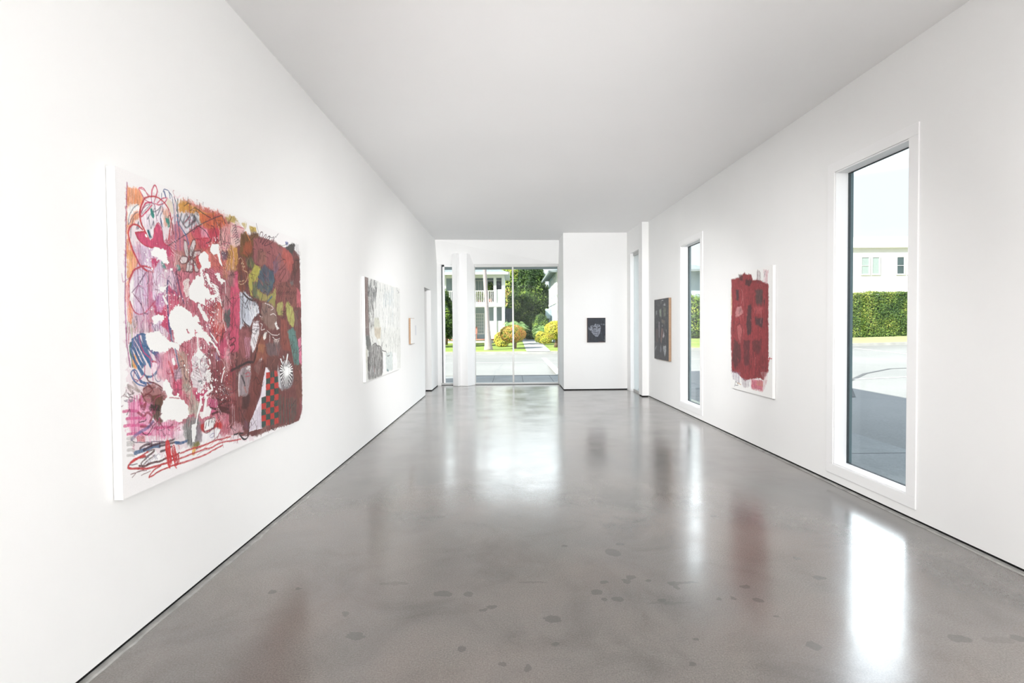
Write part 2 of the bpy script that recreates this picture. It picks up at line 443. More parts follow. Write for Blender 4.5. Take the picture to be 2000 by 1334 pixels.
# full-height glazed side door
g = MB(); g.prism([(2.766, 10.90), (2.772, 10.90), (2.762, 11.56), (2.756, 11.56)], 0.05, 3.06)
w = st(g.build('door_1', M['glass']))
f = MB()
f.prism([(2.75, 10.90), (2.79, 10.90), (2.775, 11.56), (2.74, 11.56)], 0.0, 0.05)
f.prism([(2.75, 10.90), (2.79, 10.90), (2.775, 11.56), (2.74, 11.56)], 3.04, 3.10)
f.prism([(2.752, 10.90), (2.785, 10.90), (2.785, 10.95), (2.752, 10.95)], 0.0, 3.1)
f.build('door_frame', M['alum'], w)

# street front glazing ----------------------------------------------
g = MB(); g.box(-0.95, 1.19, 13.02, 13.03, 0.045, 3.03)
w = st(g.build('window_3', M['glass']))
f = MB()
f.box(-0.95, 1.19, 12.985, 13.06, 0.008, 0.052)
f.box(-0.95, 1.19, 12.985, 13.06, 2.985, 3.052)
f.box(-0.95, -0.925, 12.985, 13.06, 0.05, 3.0)
f.box(1.165, 1.19, 12.985, 13.06, 0.05, 3.0)
f.build('window_frame', M['alum'], w, bevel=0.003)
f = MB(); f.box(0.008, 0.052, 12.99, 13.055, 0.05, 2.99); f.build('mullion', M['alum'], w, bevel=0.003)
f = MB(); f.box(-0.95, 1.19, 12.985, 13.06, 0.0005, 0.008); f.build('gasket', M['gasket'], w)
g = MB(); g.box(-1.71, -1.48, 13.02, 13.03, 0.045, 3.04)
w = st(g.build('window_4', M['glass']))
f = MB()
f.box(-1.75, -1.70, 12.99, 13.06, 0.05, 3.05)
f.box(-1.75, -1.48, 12.99, 13.06, 3.00, 3.05)
f.build('window_frame', M['trim'], w, bevel=0.003)
f = MB(); f.box(-1.87, -1.48, 12.96, 13.06, 0.008, 0.055); f.build('sill', M['alum'], w, bevel=0.003)
f = MB(); f.box(-1.772, -1.749, 12.985, 13.06, 0.05, 3.05); f.box(-1.88, -1.48, 12.965, 13.06, 0.0005, 0.008)
f.build('gasket', M['gasket'], w)

# ================================================================ paint on canvas
def _vnoise(h, w, cell, r):
    """smooth value noise, 0..1"""
    gy, gx = int(h / cell) + 3, int(w / cell) + 3
    g = r.random((gy, gx)); y = np.arange(h) / cell; x = np.arange(w) / cell
    y0 = y.astype(int); x0 = x.astype(int); fy = y - y0; fx = x - x0
    fy = fy * fy * (3 - 2 * fy); fx = fx * fx * (3 - 2 * fx)
    a = g[y0][:, x0]; b = g[y0][:, x0 + 1]; c = g[y0 + 1][:, x0]; d = g[y0 + 1][:, x0 + 1]
    fy = fy[:, None]; fx = fx[None, :]
    return (a * (1 - fx) + b * fx) * (1 - fy) + (c * (1 - fx) + d * fx) * fy
def lin3(c):
    c = np.array(c, float) / 255; return np.where(c <= .04045, c / 12.92, ((c + .055) / 1.055) ** 2.4)

class Canvas:
    """pigment laid cell by cell on a woven cloth; coordinates in millimetres from the top left corner"""
    def __init__(s, W, Hh, res, ground, seed=1):
        s.W, s.H, s.res = W, Hh, res; s.nx = int(round(W / res)) + 1; s.ny = int(round(Hh / res)) + 1
        s.r = np.random.default_rng(seed)
        s.a = np.ones((s.ny, s.nx, 3)) * lin3(ground)
        r = s.r
        s.wx = (_vnoise(s.ny, s.nx, 22 / res, r) - .5) * 2 + (_vnoise(s.ny, s.nx, 7 / res, r) - .5)
        s.wy = (_vnoise(s.ny, s.nx, 22 / res, r) - .5) * 2 + (_vnoise(s.ny, s.nx, 7 / res, r) - .5)
        s.gr = r.random((s.ny, s.nx)) * .5 + _vnoise(s.ny, s.nx, 4 / res, r) * .5          # chalky grain
        st_ = _vnoise(s.ny, s.nx * 8, 34 / res, r)[:, ::8][:, :s.nx]                        # vertical brush streaks
        s.st = st_ * .5 + _vnoise(s.ny, s.nx, 30 / res, r) * .5
        s.X = np.arange(s.nx)[None, :] * res; s.Y = np.arange(s.ny)[:, None] * res
    def _box(s, P, pad):
        x0 = max(0, int((P[:, 0].min() - pad) / s.res)); x1 = min(s.nx, int((P[:, 0].max() + pad) / s.res) + 2)
        y0 = max(0, int((P[:, 1].min() - pad) / s.res)); y1 = min(s.ny, int((P[:, 1].max() + pad) / s.res) + 2)
        return slice(y0, y1), slice(x0, x1)
    def _lay(s, sy, sx, col, al):
        if al.size == 0: return
        c = lin3(col); s.a[sy, sx] = s.a[sy, sx] * (1 - al[..., None]) + c * al[..., None]
    def _inside(s, P, sy, sx, warp):
        X = s.X[:, sx] + s.wx[sy, sx] * warp; Y = s.Y[sy] + s.wy[sy, sx] * warp
        ins = np.zeros(X.shape, bool); n = len(P)
        for i in range(n):
            xa, ya = P[i]; xb, yb = P[(i + 1) % n]
            if ya == yb: continue
            c = ((ya > Y) != (yb > Y)) & (X < (xb - xa) * (Y - ya) / (yb - ya) + xa); ins ^= c
        return ins
    def poly(s, pts, col, alpha=1.0, warp=8, streak=.25, grain=0.0):
        P = np.array(pts, float).reshape(-1, 2); sy, sx = s._box(P, warp * 5 + 8)
        ins = s._inside(P, sy, sx, warp).astype(float)
        if streak > .16: ins = ins * .4 + s._inside(P, sy, sx, warp * 1.9 + 3) * .35 + s._inside(P, sy, sx, -warp - 4) * .25
        al = ins * alpha
        if grain: al = al * np.clip((s.gr[sy, sx] - grain + .25) * 4, 0, 1)
        k = 1 + (s.st[sy, sx] - .5) * 2 * streak
        c = np.clip(lin3(col) * k[..., None], 0, .95)
        s.a[sy, sx] = s.a[sy, sx] * (1 - al[..., None]) + c * al[..., None]
    def line(s, pts, col, w=5, alpha=.95, smooth=True, dry=.25, wob=1.5, taper=False):
        P = np.array(pts, float).reshape(-1, 2)
        if smooth and len(P) > 2:
            Q = []; n = len(P); E = np.vstack([2 * P[0] - P[1], P, 2 * P[-1] - P[-2]])
            for i in range(n - 1):
                p0, p1, p2, p3 = E[i], E[i + 1], E[i + 2], E[i + 3]
                m = max(2, int(np.hypot(*(p2 - p1)) / 9))
                for t in np.linspace(0, 1, m, endpoint=False):
                    Q.append(.5 * ((2 * p1) + (-p0 + p2) * t + (2 * p0 - 5 * p1 + 4 * p2 - p3) * t * t + (-p0 + 3 * p1 - 3 * p2 + p3) * t ** 3))
            Q.append(P[-1]); P = np.array(Q)
        N = len(P); step = max(1, int(60 / 9))
        for i0 in range(0, N - 1, step):
            S = P[i0:i0 + step + 1]; sy, sx = s._box(S, w + 3 + wob * 2)
            X = s.X[:, sx] + s.wx[sy, sx] * wob; Y = s.Y[sy] + s.wy[sy, sx] * wob
            if X.size == 0 or Y.size == 0: continue
            d = np.full(np.broadcast(X, Y).shape, 1e9)
            for i in range(len(S) - 1):
                ax, ay = S[i]; bx, by = S[i + 1]; L = (bx - ax) ** 2 + (by - ay) ** 2 + 1e-9
                t = np.clip(((X - ax) * (bx - ax) + (Y - ay) * (by - ay)) / L, 0, 1)
                d = np.minimum(d, np.hypot(X - ax - t * (bx - ax), Y - ay - t * (by - ay)))
            al = np.clip((w / 2 - d) / s.res + .5, 0, 1) * alpha
            if dry: al = al * np.clip((s.gr[sy, sx] - dry * .8 + .3) * 3, 0, 1)
            s._lay(sy, sx, col, al)
    def hatch(s, pts, col, w=4, gap=10, ang=90, alpha=.8, jit=.35, warp=4, dry=.3, ln=1.0):
        """parallel crayon strokes kept inside an outline"""
        P = np.array(pts, float).reshape(-1, 2); c0 = P.mean(0); a = math.radians(ang)
        d = np.array([math.cos(a), math.sin(a)]); n = np.array([-d[1], d[0]])
        pn = (P - c0) @ n; r = s.r; q = pn.min() + gap * .3
        while q < pn.max():
            # crossing interval of this scan line with the outline
            ts = []
            for i in range(len(P)):
                A, B = P[i] - c0, P[(i + 1) % len(P)] - c0; ua, ub = A @ n - q, B @ n - q
                if (ua > 0) != (ub > 0): t = ua / (ua - ub); ts.append((A + (B - A) * t) @ d)
            ts.sort()
            for k in range(0, len(ts) - 1, 2):
                l = ts[k + 1] - ts[k]
                t0 = ts[k] + r.uniform(-.03, .10) * l; t1 = ts[k + 1] - r.uniform(-.03, .10 + (1 - ln)) * l
                if ln < 1: off = r.uniform(0, (1 - ln)) * l; t0 += off; t1 = min(ts[k + 1], t0 + ln * l)
                o = r.uniform(-jit, jit) * gap
                pa = c0 + d * t0 + n * q; pb = c0 + d * t1 + n * (q + o); mid = (pa + pb) / 2 + n * r.uniform(-jit, jit) * gap * .5
                s.line([*pa, *mid, *pb], col, w * r.uniform(.7, 1.25), alpha * r.uniform(.7, 1), dry=dry)
            q += gap * r.uniform(.6, 1.4)
    def drops(s, cx, cy, sx_, sy_, n, r0, r1, col, alpha=1.0, stretch=1.0):
        for _ in range(n):
            x = cx + s.r.normal() * sx_; y = cy + s.r.normal() * sy_; rr = r0 + (r1 - r0) * s.r.random() ** 2.5
            k = 8; a = np.arange(k) / k * 2 * math.pi; q = rr * s.r.uniform(.7, 1.25, k)
            s.poly(np.stack([x + np.cos(a) * q, y + np.sin(a) * q * stretch], 1), col, alpha, warp=1.0, streak=0)
    def tangle(s, x0, y0, x1, y1, n, cols, w, size, alpha=.8, up=1.6):
        """small loose crayon squiggles scattered over a part of the cloth"""
        for _ in range(n):
            x = s.r.uniform(x0, x1); y = s.r.uniform(y0, y1); k = s.r.integers(3, 7)
            q = np.cumsum(s.r.normal(size=(k, 2)) * [size, size * up], 0); c = cols[s.r.integers(len(cols))]
            s.line(q + [x, y], c, w * s.r.uniform(.6, 1.4), alpha * s.r.uniform(.6, 1))
    def scrib(s, pts, col, w=5, loops=8, amp=30, alpha=.9, dry=.25):
        """looping scribble along a path"""
        P = np.array(pts, float).reshape(-1, 2); T = np.linspace(0, 1, loops * 10); seg = np.linspace(0, 1, len(P))
        x = np.interp(T, seg, P[:, 0]); y = np.interp(T, seg, P[:, 1]); ph = T * loops * 2 * math.pi
        x = x + np.sin(ph) * amp * .45; y = y + np.cos(ph) * amp
        s.line(np.stack([x, y], 1), col, w, alpha, smooth=False, dry=dry)
    def finish(s, haze=.01, det=.26, desat=.12, deep=.16):
        """dry-brush texture over everything, pigment slightly chalky"""
        v = _vnoise(s.ny, s.nx * 6, 26 / s.res, s.r)[:, ::6][:, :s.nx]; f = s.r.random((s.ny, s.nx))
        k = 1 + ((v - .5) * 1.5 + (f - .5) * .7 + (s.gr - .5) * .8) * det
        lum = s.a.mean(-1, keepdims=True); dark = np.clip((.75 - lum) * 2.5, 0, 1)
        s.a = s.a * (1 + (k[..., None] - 1) * dark)
        s.a = s.a * (1 - desat) + s.a.mean(-1, keepdims=True) * desat
        s.a = s.a * (1 - deep * np.clip((.62 - s.a.mean(-1, keepdims=True)) * 3, 0, 1))
        s.a = np.clip(s.a * (1 - haze) + .82 * haze, 0, .9)
    def run(s, ops):
        for o in ops:
            k, a, kw = o
            getattr(s, k)(*a, **kw)
    def mesh(s, name, parent, ax, y0, ztop, off, facing, rough=.6, thick=.0):
        """the painted cloth face as a fine mesh carrying the pigment as a colour attribute"""
        a, b = ax; u = np.arange(s.nx) * s.res / 1000; v = np.arange(s.ny) * s.res / 1000
        if facing > 0: Yv = y0 + u
        else: Yv = y0 - u
        Yg, Zg = np.meshgrid(Yv, ztop - v); Xg = a + b * Yg + off
        if parent is not None:
            Xg = Xg - parent.location.x; Yg = Yg - parent.location.y; Zg = Zg - parent.location.z
        co = np.stack([Xg, Yg, Zg], -1).reshape(-1, 3).astype(np.float32)
        return grid_mesh(name, co, s.nx, s.ny, s.a, parent, True, rough)
def grid_mesh(name, co, nx, ny, cols, parent, flip, rough=.6):
    i = np.arange(nx * ny).reshape(ny, nx)
    q = np.stack([i[:-1, :-1], i[1:, :-1], i[1:, 1:], i[:-1, 1:]], -1).reshape(-1, 4)
    if not flip: q = q[:, ::-1]
    me = bpy.data.meshes.new(name); me.vertices.add(nx * ny); me.vertices.foreach_set('co', co.ravel())
    n = len(q); me.loops.add(n * 4); me.loops.foreach_set('vertex_index', q.ravel().astype(np.int32))
    me.polygons.add(n); me.polygons.foreach_set('loop_start', (np.arange(n) * 4).astype(np.int32))
    me.update(calc_edges=True)
    ca = me.color_attributes.new('pigment', 'FLOAT_COLOR', 'POINT')
    c4 = np.ones((nx * ny, 4), np.float32); c4[:, :3] = cols.reshape(-1, 3); ca.data.foreach_set('color', c4.ravel())
    t = NT(name + '_pigment')
    at = t.node('ShaderNodeAttribute', attribute_name='pigment')
    v = t.coord('Object'); g = t.noise(v, 300, 2)
    c = t.mix(.5, at.outputs['Color'], t.ramp(g, [(0.3, .93), (0.7, 1.05)]), 'MULTIPLY')
    t.link(c, t.b.inputs['Base Color']); t.b.inputs['Roughness'].default_value = rough
    t.b.inputs['Specular IOR Level'].default_value = .3
    t.bump(g, .15, .002)
    me.materials.append(t.m)
    o = bpy.data.objects.new(name, me); COL.objects.link(o)
    if parent is not None: o.parent = parent
    return o
M['canvas'] = simple('primed_canvas', (0.84, 0.835, 0.83), 0.7, 0.02, 40, 0.2)
M['ply'] = simple('pine_panel_edge', (0.34, 0.225, 0.145), 0.6, 0.15, 3, 0.3, stretch=(3, 3, 30))

BIG_OPS = [
('poly',([67,122,248,59,425,52,653,79,893,92,1281,95,1228,1516,844,1443,632,1383,318,1394,93,1341,38,1208,47,636],(226,208,214),0.75),{'warp':25,'streak':0.12}),
('poly',([92,344,356,276,412,458,361,732,92,755],(208,180,208),0.8),{'warp':12}),
('hatch',([65,372,417,294,400,787,52,779],(190,140,185),6,14,88,0.55),{}),
('hatch',([65,372,417,294,400,787,52,779],(235,225,235),5,22,85,0.8),{}),
('poly',([324,282,453,122,680,29,895,43,979,173,1011,468,970,933,1001,1270,933,1424,735,1381,538,1310,405,1255,308,1103,288,889,341,732,300,521],(205,105,125),0.92),{'warp':14,'streak':0.3}),
('poly',([491,30,839,24,984,41,955,341,826,387,667,374,527,277],(214,110,90),0.85),{'warp':14}),
('hatch',([350,464,971,405,954,1362,323,1239],(190,50,85),7,18,92,0.7),{}),
('hatch',([350,464,971,405,954,1362,323,1239],(150,60,70),5,22,85,0.6),{}),
('hatch',([368,516,968,471,936,1358,343,1243],(235,190,200),4,30,95,0.6),{}),
('poly',([979,173,1128,108,1281,95,1449,96,1597,99,1739,104,1893,81,2014,132,2030,260,2024,391,2039,564,2035,914,2031,1264,2024,1439,1957,1523,1786,1520,1585,1501,1394,1497,1228,1495,1026,1451,904,1405,882,1186,940,734,926,474],(125,72,70),1),{'warp':7,'streak':0.3}),
('hatch',([1009,202,2025,130,2001,1479,934,1408],(98,56,54),7,24,88,0.6),{}),
('hatch',([1009,202,2025,130,2001,1479,934,1408],(160,95,88),5,34,94,0.5),{}),
('poly',([69,75,140,64,176,102,150,144,144,198,110,235,74,259,67,300,105,391,58,397,57,245],(238,160,110),0.75),{'warp':8}),
('hatch',([69,69,140,61,180,98,150,144,84,188,63,244,62,159],(235,140,70),5,8,97,0.9),{}),
('hatch',([60,176,137,159,144,198,106,235,75,250,71,300,101,391,54,398],(240,140,70),5,9,91,0.85),{}),
('poly',([66,169,101,150,138,138,150,150,141,176,120,174,96,203,75,247,65,244],(240,238,236),1),{'warp':5}),
('line',([142,137,105,166,80,206,69,249,87,228,112,191,136,177],(110,105,120),4,0.95),{}),
('line',([70,54,66,101,58,216,54,303,52,398],(170,70,130),6,0.9),{}),
('poly',([153,155,176,114,219,89,273,72,318,80,355,109,373,150,372,199,295,217,230,272,192,263,155,226],(236,228,232),0.95),{'warp':4}),
('hatch',([165,188,298,122,304,215,231,241,184,250,155,220],(200,170,200),6,16,88,0.6),{}),
('poly',([308,120,346,108,373,144,367,196,323,211],(225,160,135),0.85),{'warp':8}),
('poly',([338,62,396,61,399,119,374,131,346,98],(215,205,185),0.9),{'warp':8}),
('line',([211,85,178,51,144,62,176,96],(215,70,110),5,0.95),{}),
('line',([232,79,238,41,259,14,274,35,264,71],(215,60,100),8,0.95),{}),
('line',([219,79,182,59,148,59],(215,80,120),4,0.95),{}),
('line',([272,103,309,69,347,57,327,87,281,108,254,108],(215,70,110),6,0.95),{}),
('line',([231,107,188,123,157,172],(215,50,100),9,0.95),{}),
('line',([235,118,200,154,156,193,153,155],(215,50,100),8,0.95),{}),
('line',([180,101,201,108,236,109],(200,60,110),5,0.95),{}),
('line',([230,83,236,109,253,114,269,191],(150,70,120),5,0.95),{}),
('line',([264,74,249,103],(205,60,100),5,0.95),{}),
('line',([157,172,188,135,222,118,196,145,161,180],(120,120,130),4,0.95),{}),
('line',([253,132,243,153,275,134,303,108,270,166,294,123],(90,90,110),4,0.95),{}),
('line',([221,167,198,199,207,185,223,237,242,196,245,220],(110,110,125),4,0.95),{}),
('line',([130,239,121,262,139,223,130,260,142,246,163,254],(90,80,100),4,0.95),{}),
('line',([107,212,90,256,84,309],(100,95,110),4,0.95),{}),
('line',([320,32,330,17,363,18,372,51],(60,90,150),5,0.95),{}),
('line',([329,30,338,53],(60,80,140),9,0.95),{}),
('line',([363,24,382,32,396,68,403,137,406,208,412,315],(60,85,140),5,0.95),{}),
('line',([308,41,306,86,314,125,292,167,304,227,316,295],(70,90,140),4,0.95),{}),
('line',([407,36,421,68,424,107],(50,70,110),6,0.95),{}),
('line',([434,39,430,105,439,136],(70,90,80),7,0.95),{}),
('line',([297,172,309,214,296,185],(80,80,130),4,0.95),{}),
('line',([180,101,202,88,237,77,273,71,318,83,355,109,373,144,378,169,366,216,350,276],(205,45,55),8,0.95),{}),
('line',([180,101,158,142,147,180,155,223,175,252,212,302],(210,40,50),10,0.95),{}),
('line',([82,257,102,242,134,239,163,254],(210,50,60),9,0.95),{}),
('line',([82,257,71,288,76,316,91,354,109,390],(210,40,50),10,0.95),{}),
('line',([393,146,378,169],(205,45,55),5,0.95),{}),
('poly',([115,277,179,260,212,299,230,284,244,257,249,232,277,198,295,217,311,289,353,308,386,342,391,352,328,361,291,327,246,327,202,334,160,323,128,298],(216,72,115),1),{'warp':4,'streak':0.15}),
('line',([115,279,179,261],(200,40,60),7,0.95),{}),
('line',([115,279,132,304,160,323,202,333,242,330],(200,40,70),6,0.95),{}),
('line',([244,260,249,232,277,198,300,222,314,292,349,309,387,338],(200,40,70),5,0.95),{}),
('poly',([217,141,235,137,251,170,242,187,227,175],(50,140,130),1),{'warp':3}),
('poly',([330,162,359,153,367,200,349,213],(60,150,135),1),{'warp':3}),
('poly',([192,251,209,245,226,282,212,287],(40,110,125),1),{'warp':3}),
('line',([349,305,440,252],(80,75,85),5,0.95),{}),
('poly',([437,58,498,40,563,45,619,56,691,58,766,49,845,43,892,68,869,118,737,157,628,142,534,92,438,110],(222,155,55),0.95),{'warp':10}),
('hatch',([437,58,498,40,563,45,619,60,607,73,438,110],(215,150,40),6,9,80,0.8),{}),
('poly',([619,74,766,49,851,45,905,80,841,138,737,143,634,145],(218,110,60),0.9),{'warp':10}),
('hatch',([630,78,858,36,898,82,801,146,664,142],(205,75,50),6,11,85,0.75),{}),
('poly',([766,49,832,31,851,45,771,74],(215,90,90),0.8),{}),
('poly',([900,31,957,17,1016,19,1014,59,913,56],(205,175,80),0.85),{'warp':8}),
('poly',([453,113,619,77,628,135,558,183,492,216,431,174],(205,208,216),0.95),{'warp':10}),
('line',([464,114,441,172],(110,108,118),11,0.75),{}),
('line',([495,114,477,165,538,112,526,169],(110,108,118),11,0.75),{}),
('line',([550,96,589,112,559,149],(110,108,118),11,0.75),{}),
('line',([506,105,527,135],(110,108,118),11,0.75),{}),
('line',([578,97,617,137],(110,108,118),11,0.75),{}),
('line',([452,143,504,180,577,124],(110,108,118),11,0.75),{}),
('poly',([530,189,616,144,712,147,735,209,708,264,635,282,590,233],(220,85,110),0.9),{'warp':10}),
('hatch',([559,163,802,131,839,207,708,271,611,286],(215,45,75),6,11,88,0.7),{}),
('poly',([633,155,699,153,710,202,637,211],(225,150,175),0.8),{}),
('poly',([712,147,815,121,867,179,799,213,734,224],(205,45,80),0.85),{'warp':8}),
('poly',([842,115,984,81,1002,196,949,244,823,262,813,188],(225,175,170),0.85),{'warp':10}),
('line',([855,124,888,160,859,219],(190,60,90),3,0.8),{}),
('line',([872,121,902,158,874,216],(190,60,90),3,0.8),{}),
('line',([890,118,916,155,889,214],(190,60,90),3,0.8),{}),
('line',([907,115,931,153,904,211],(190,60,90),3,0.8),{}),
('line',([925,111,945,150,920,209],(190,60,90),3,0.8),{}),
('line',([943,108,959,148,936,207],(190,60,90),3,0.8),{}),
('line',([961,105,974,145,952,204],(190,60,90),3,0.8),{}),
('line',([979,101,989,143,968,202],(190,60,90),3,0.8),{}),
('line',([998,98,1004,140,984,199],(190,60,90),3,0.8),{}),
('line',([831,223,900,204,979,200,899,235,831,238],(190,60,110),4,0.95),{}),
('line',([866,198,965,194],(60,50,60),5,0.95),{}),
('line',([397,278,502,217,616,148,752,81,838,46,865,46,898,82],(75,65,75),6,0.95),{}),
('line',([608,55,654,66,739,80],(70,60,60),6,0.95),{}),
('line',([486,66,524,43,546,42],(90,70,60),4,0.95),{}),
('line',([534,82,585,53,608,59],(90,70,60),4,0.95),{}),
('line',([616,151,675,165,710,191,734,216,684,239],(60,45,60),6,0.95),{}),
('line',([738,124,769,129,794,177,785,223],(70,45,60),6,0.95),{}),
('line',([794,177,812,204],(50,40,50),8,0.95),{}),
('line',([412,135,414,223,406,316],(80,80,140),4,0.95),{}),
('line',([430,181,444,238,446,317],(100,85,150),4,0.95),{}),
('line',([446,178,497,222,522,272],(70,110,160),8,0.95),{}),
('line',([427,129,436,173,446,184],(60,120,160),12,0.95),{}),
('line',([596,232,649,216,710,202],(205,40,70),7,0.95),{}),
('poly',([395,324,635,282,626,361,607,411,422,430,392,406],(190,130,120),0.85),{'warp':10}),
('hatch',([395,324,635,282,607,411,422,430],(150,90,85),6,14,85,0.6),{}),
('poly',([480,252,506,264,520,340,498,350,478,299],(208,196,196),1),{'warp':3}),
('line',([480,252,506,264,520,340,498,350,478,299,480,252],(95,45,50),6,0.8),{}),
('poly',([556,242,579,235,584,262,542,337,525,333,533,284],(208,196,196),1),{'warp':3}),
('line',([556,242,579,235,584,262,542,337,525,333,533,284,556,242],(95,45,50),6,0.8),{}),
('poly',([571,302,629,290,622,312,553,343],(208,196,196),1),{'warp':3}),
('line',([571,302,629,290,622,312,553,343,571,302],(95,45,50),6,0.8),{}),
('poly',([439,371,461,345,509,342,497,374,454,385],(208,196,196),1),{'warp':3}),
('line',([439,371,461,345,509,342,497,374,454,385,439,371],(95,45,50),6,0.8),{}),
('poly',([519,357,552,350,550,417,517,420],(208,196,196),1),{'warp':3}),
('line',([519,357,552,350,550,417,517,420,519,357],(95,45,50),6,0.8),{}),
('poly',([558,352,591,383,607,411,573,414],(208,196,196),1),{'warp':3}),
('line',([558,352,591,383,607,411,573,414,558,352],(95,45,50),6,0.8),{}),
('poly',([490,423,502,376,524,367,517,420],(208,196,196),1),{'warp':3}),
('line',([490,423,502,376,524,367,517,420,490,423],(95,45,50),6,0.8),{}),
('poly',([581,332,622,319,625,409,591,383],(210,70,75),0.9),{}),
('poly',([408,398,433,391,442,428,422,430],(50,140,130),0.9),{}),
('poly',([830,265,956,243,939,300,848,315],(120,105,125),0.85),{'warp':6}),
('hatch',([830,265,956,243,939,300,848,315],(70,60,80),5,10,80,0.7),{}),
('poly',([936,207,1009,187,1003,369,859,384,897,309],(215,165,80),0.8),{'warp':10}),
('hatch',([921,224,1009,195,1003,369,901,380],(200,120,50),6,12,85,0.6),{}),
('poly',([954,23,1004,13,1071,39,1002,53,953,50],(205,175,90),0.8),{}),
('poly',([1088,36,1151,23,1160,36,1123,71],(200,175,80),0.8),{}),
('poly',([953,63,1053,48,1123,71,1074,180,996,215,948,200],(228,190,185),0.9),{'warp':8}),
('line',([961,66,1001,98,966,158],(205,70,110),4,0.8),{}),
('line',([977,66,1018,95,978,156],(205,70,110),4,0.8),{}),
('line',([994,67,1035,92,990,153],(205,70,110),4,0.8),{}),
('line',([1010,67,1052,89,1003,151],(205,70,110),4,0.8),{}),
('line',([1027,67,1069,85,1016,149],(205,70,110),4,0.8),{}),
('line',([1044,67,1087,82,1028,147],(205,70,110),4,0.8),{}),
('line',([1061,68,1105,79,1041,145],(205,70,110),4,0.8),{}),
('line',([1079,68,1122,75,1054,143],(205,70,110),4,0.8),{}),
('line',([977,81,1019,63,967,118],(60,50,60),4,0.8),{}),
('line',([984,92,1025,80,973,130],(60,50,60),4,0.8),{}),
('line',([992,104,1031,97,979,142],(60,50,60),4,0.8),{}),
('line',([1000,116,1037,114,985,154],(60,50,60),4,0.8),{}),
('line',([1008,128,1043,131,992,167],(60,50,60),4,0.8),{}),
('line',([1016,140,1050,148,998,179],(60,50,60),4,0.8),{}),
('line',([1024,152,1056,165,1004,191],(60,50,60),4,0.8),{}),
('poly',([948,209,1030,214,1035,304,991,372,942,351],(222,165,70),0.9),{'warp':8}),
('hatch',([947,218,1030,214,1025,359,943,342],(200,110,40),6,12,80,0.6),{}),
('poly',([1188,35,1283,31,1292,63,1205,79],(205,175,70),0.95),{'warp':5}),
('line',([1197,38,1253,46,1215,63,1272,62],(185,150,50),5,0.95),{}),
('poly',([1077,111,1131,83,1194,119,1214,77,1312,64,1330,95,1239,164,1227,242,1115,275,1055,247],(125,85,45),0.97),{'warp':8}),
('hatch',([1077,111,1312,64,1227,242,1115,275],(95,60,35),7,14,85,0.7),{}),
('poly',([1128,162,1212,130,1238,202,1161,251,1090,242],(165,80,45),0.9),{'warp':8}),
('line',([1140,86,1166,109,1193,133],(220,130,50),9,0.95),{}),
('poly',([1241,115,1310,94,1434,83,1566,86,1732,103,1885,131,1910,195,1825,329,1772,367,1624,401,1556,354,1513,296,1416,277,1343,290,1254,286],(158,88,88),1),{'warp':8}),
('hatch',([1241,115,1566,86,1885,131,1823,362,1556,354,1416,277,1254,286],(180,100,110),5,13,88,0.6),{}),
('hatch',([1251,123,1544,85,1558,302,1254,286],(110,60,70),5,20,75,0.6),{}),
('poly',([1707,112,1859,134,1896,197,1852,304,1751,248,1680,192],(190,90,80),0.9),{'warp':10}),
('poly',([1307,182,1430,184,1427,260,1343,295,1284,263],(150,100,85),0.7),{}),
('line',([1309,123,1352,52,1383,57,1339,128,1414,61,1435,62,1369,138,1467,62,1489,68,1401,138,1521,99,1556,52],(95,45,55),6,0.95),{}),
('line',([1338,173,1378,177,1347,196,1338,173],(90,60,50),5,0.95),{}),
('line',([1317,191,1335,247,1346,216],(80,55,45),5,0.95),{}),
('line',([1241,115,1307,172,1303,300],(80,55,50),4,0.95),{}),
('poly',([1745,101,1889,40,1943,48,1885,131,1911,161,1859,134],(85,80,78),1),{'warp':5}),
('hatch',([1889,40,2013,37,2038,133,1912,150],(90,88,95),4,12,80,0.85),{}),
('poly',([1753,53,1797,46,1810,64,1758,83],(70,80,170),0.9),{'warp':4}),
('line',([1612,100,1659,103,1758,77,1810,52],(110,130,90),4,0.95),{}),
('poly',([1939,158,2008,160,2020,217,1947,294,1865,314,1909,218],(105,65,60),1),{'warp':6}),
('hatch',([1932,307,2018,264,2027,404,1959,339],(120,70,80),4,12,40,0.8),{}),
('line',([1606,244,1728,196,1752,226,1628,294,1606,244],(105,55,52),8,0.8),{}),
('line',([1626,348,1725,273,1749,298,1648,378,1626,348],(105,55,52),8,0.8),{}),
('line',([1882,222,1993,174,1991,244,1906,281,1882,222],(105,55,52),8,0.8),{}),
('poly',([1555,370,1624,390,1772,372,1876,358,1956,409,2011,428,2020,565,1558,581,1529,471],(140,82,76),1),{'warp':8}),
('line',([1577,405,1622,433,1574,484,1645,463,1606,561],(98,52,50),6,0.75),{}),
('line',([1617,409,1662,430,1616,481,1685,461,1646,560],(98,52,50),6,0.75),{}),
('line',([1659,413,1702,427,1659,479,1725,458,1687,558],(98,52,50),6,0.75),{}),
('line',([1702,395,1743,424,1703,476,1767,456,1729,556],(98,52,50),6,0.75),{}),
('line',([1745,399,1785,421,1747,473,1809,453,1772,555],(98,52,50),6,0.75),{}),
('line',([1789,403,1828,418,1793,471,1853,450,1816,553],(98,52,50),6,0.75),{}),
('line',([1836,384,1871,415,1840,468,1897,447,1860,551],(98,52,50),6,0.75),{}),
('line',([1882,388,1916,412,1888,465,1942,444,1906,549],(98,52,50),6,0.75),{}),
('line',([1929,392,1961,408,1937,462,1988,441,1953,547],(98,52,50),6,0.75),{}),
('poly',([1956,409,2025,439,2034,564,1949,567],(205,100,110),0.9),{'warp':6}),
('line',([1537,252,1657,163,1629,273,1512,338],(110,90,130),9,0.6),{}),
('poly',([1537,252,1631,209,1616,295,1545,345],(120,100,125),0.6),{}),
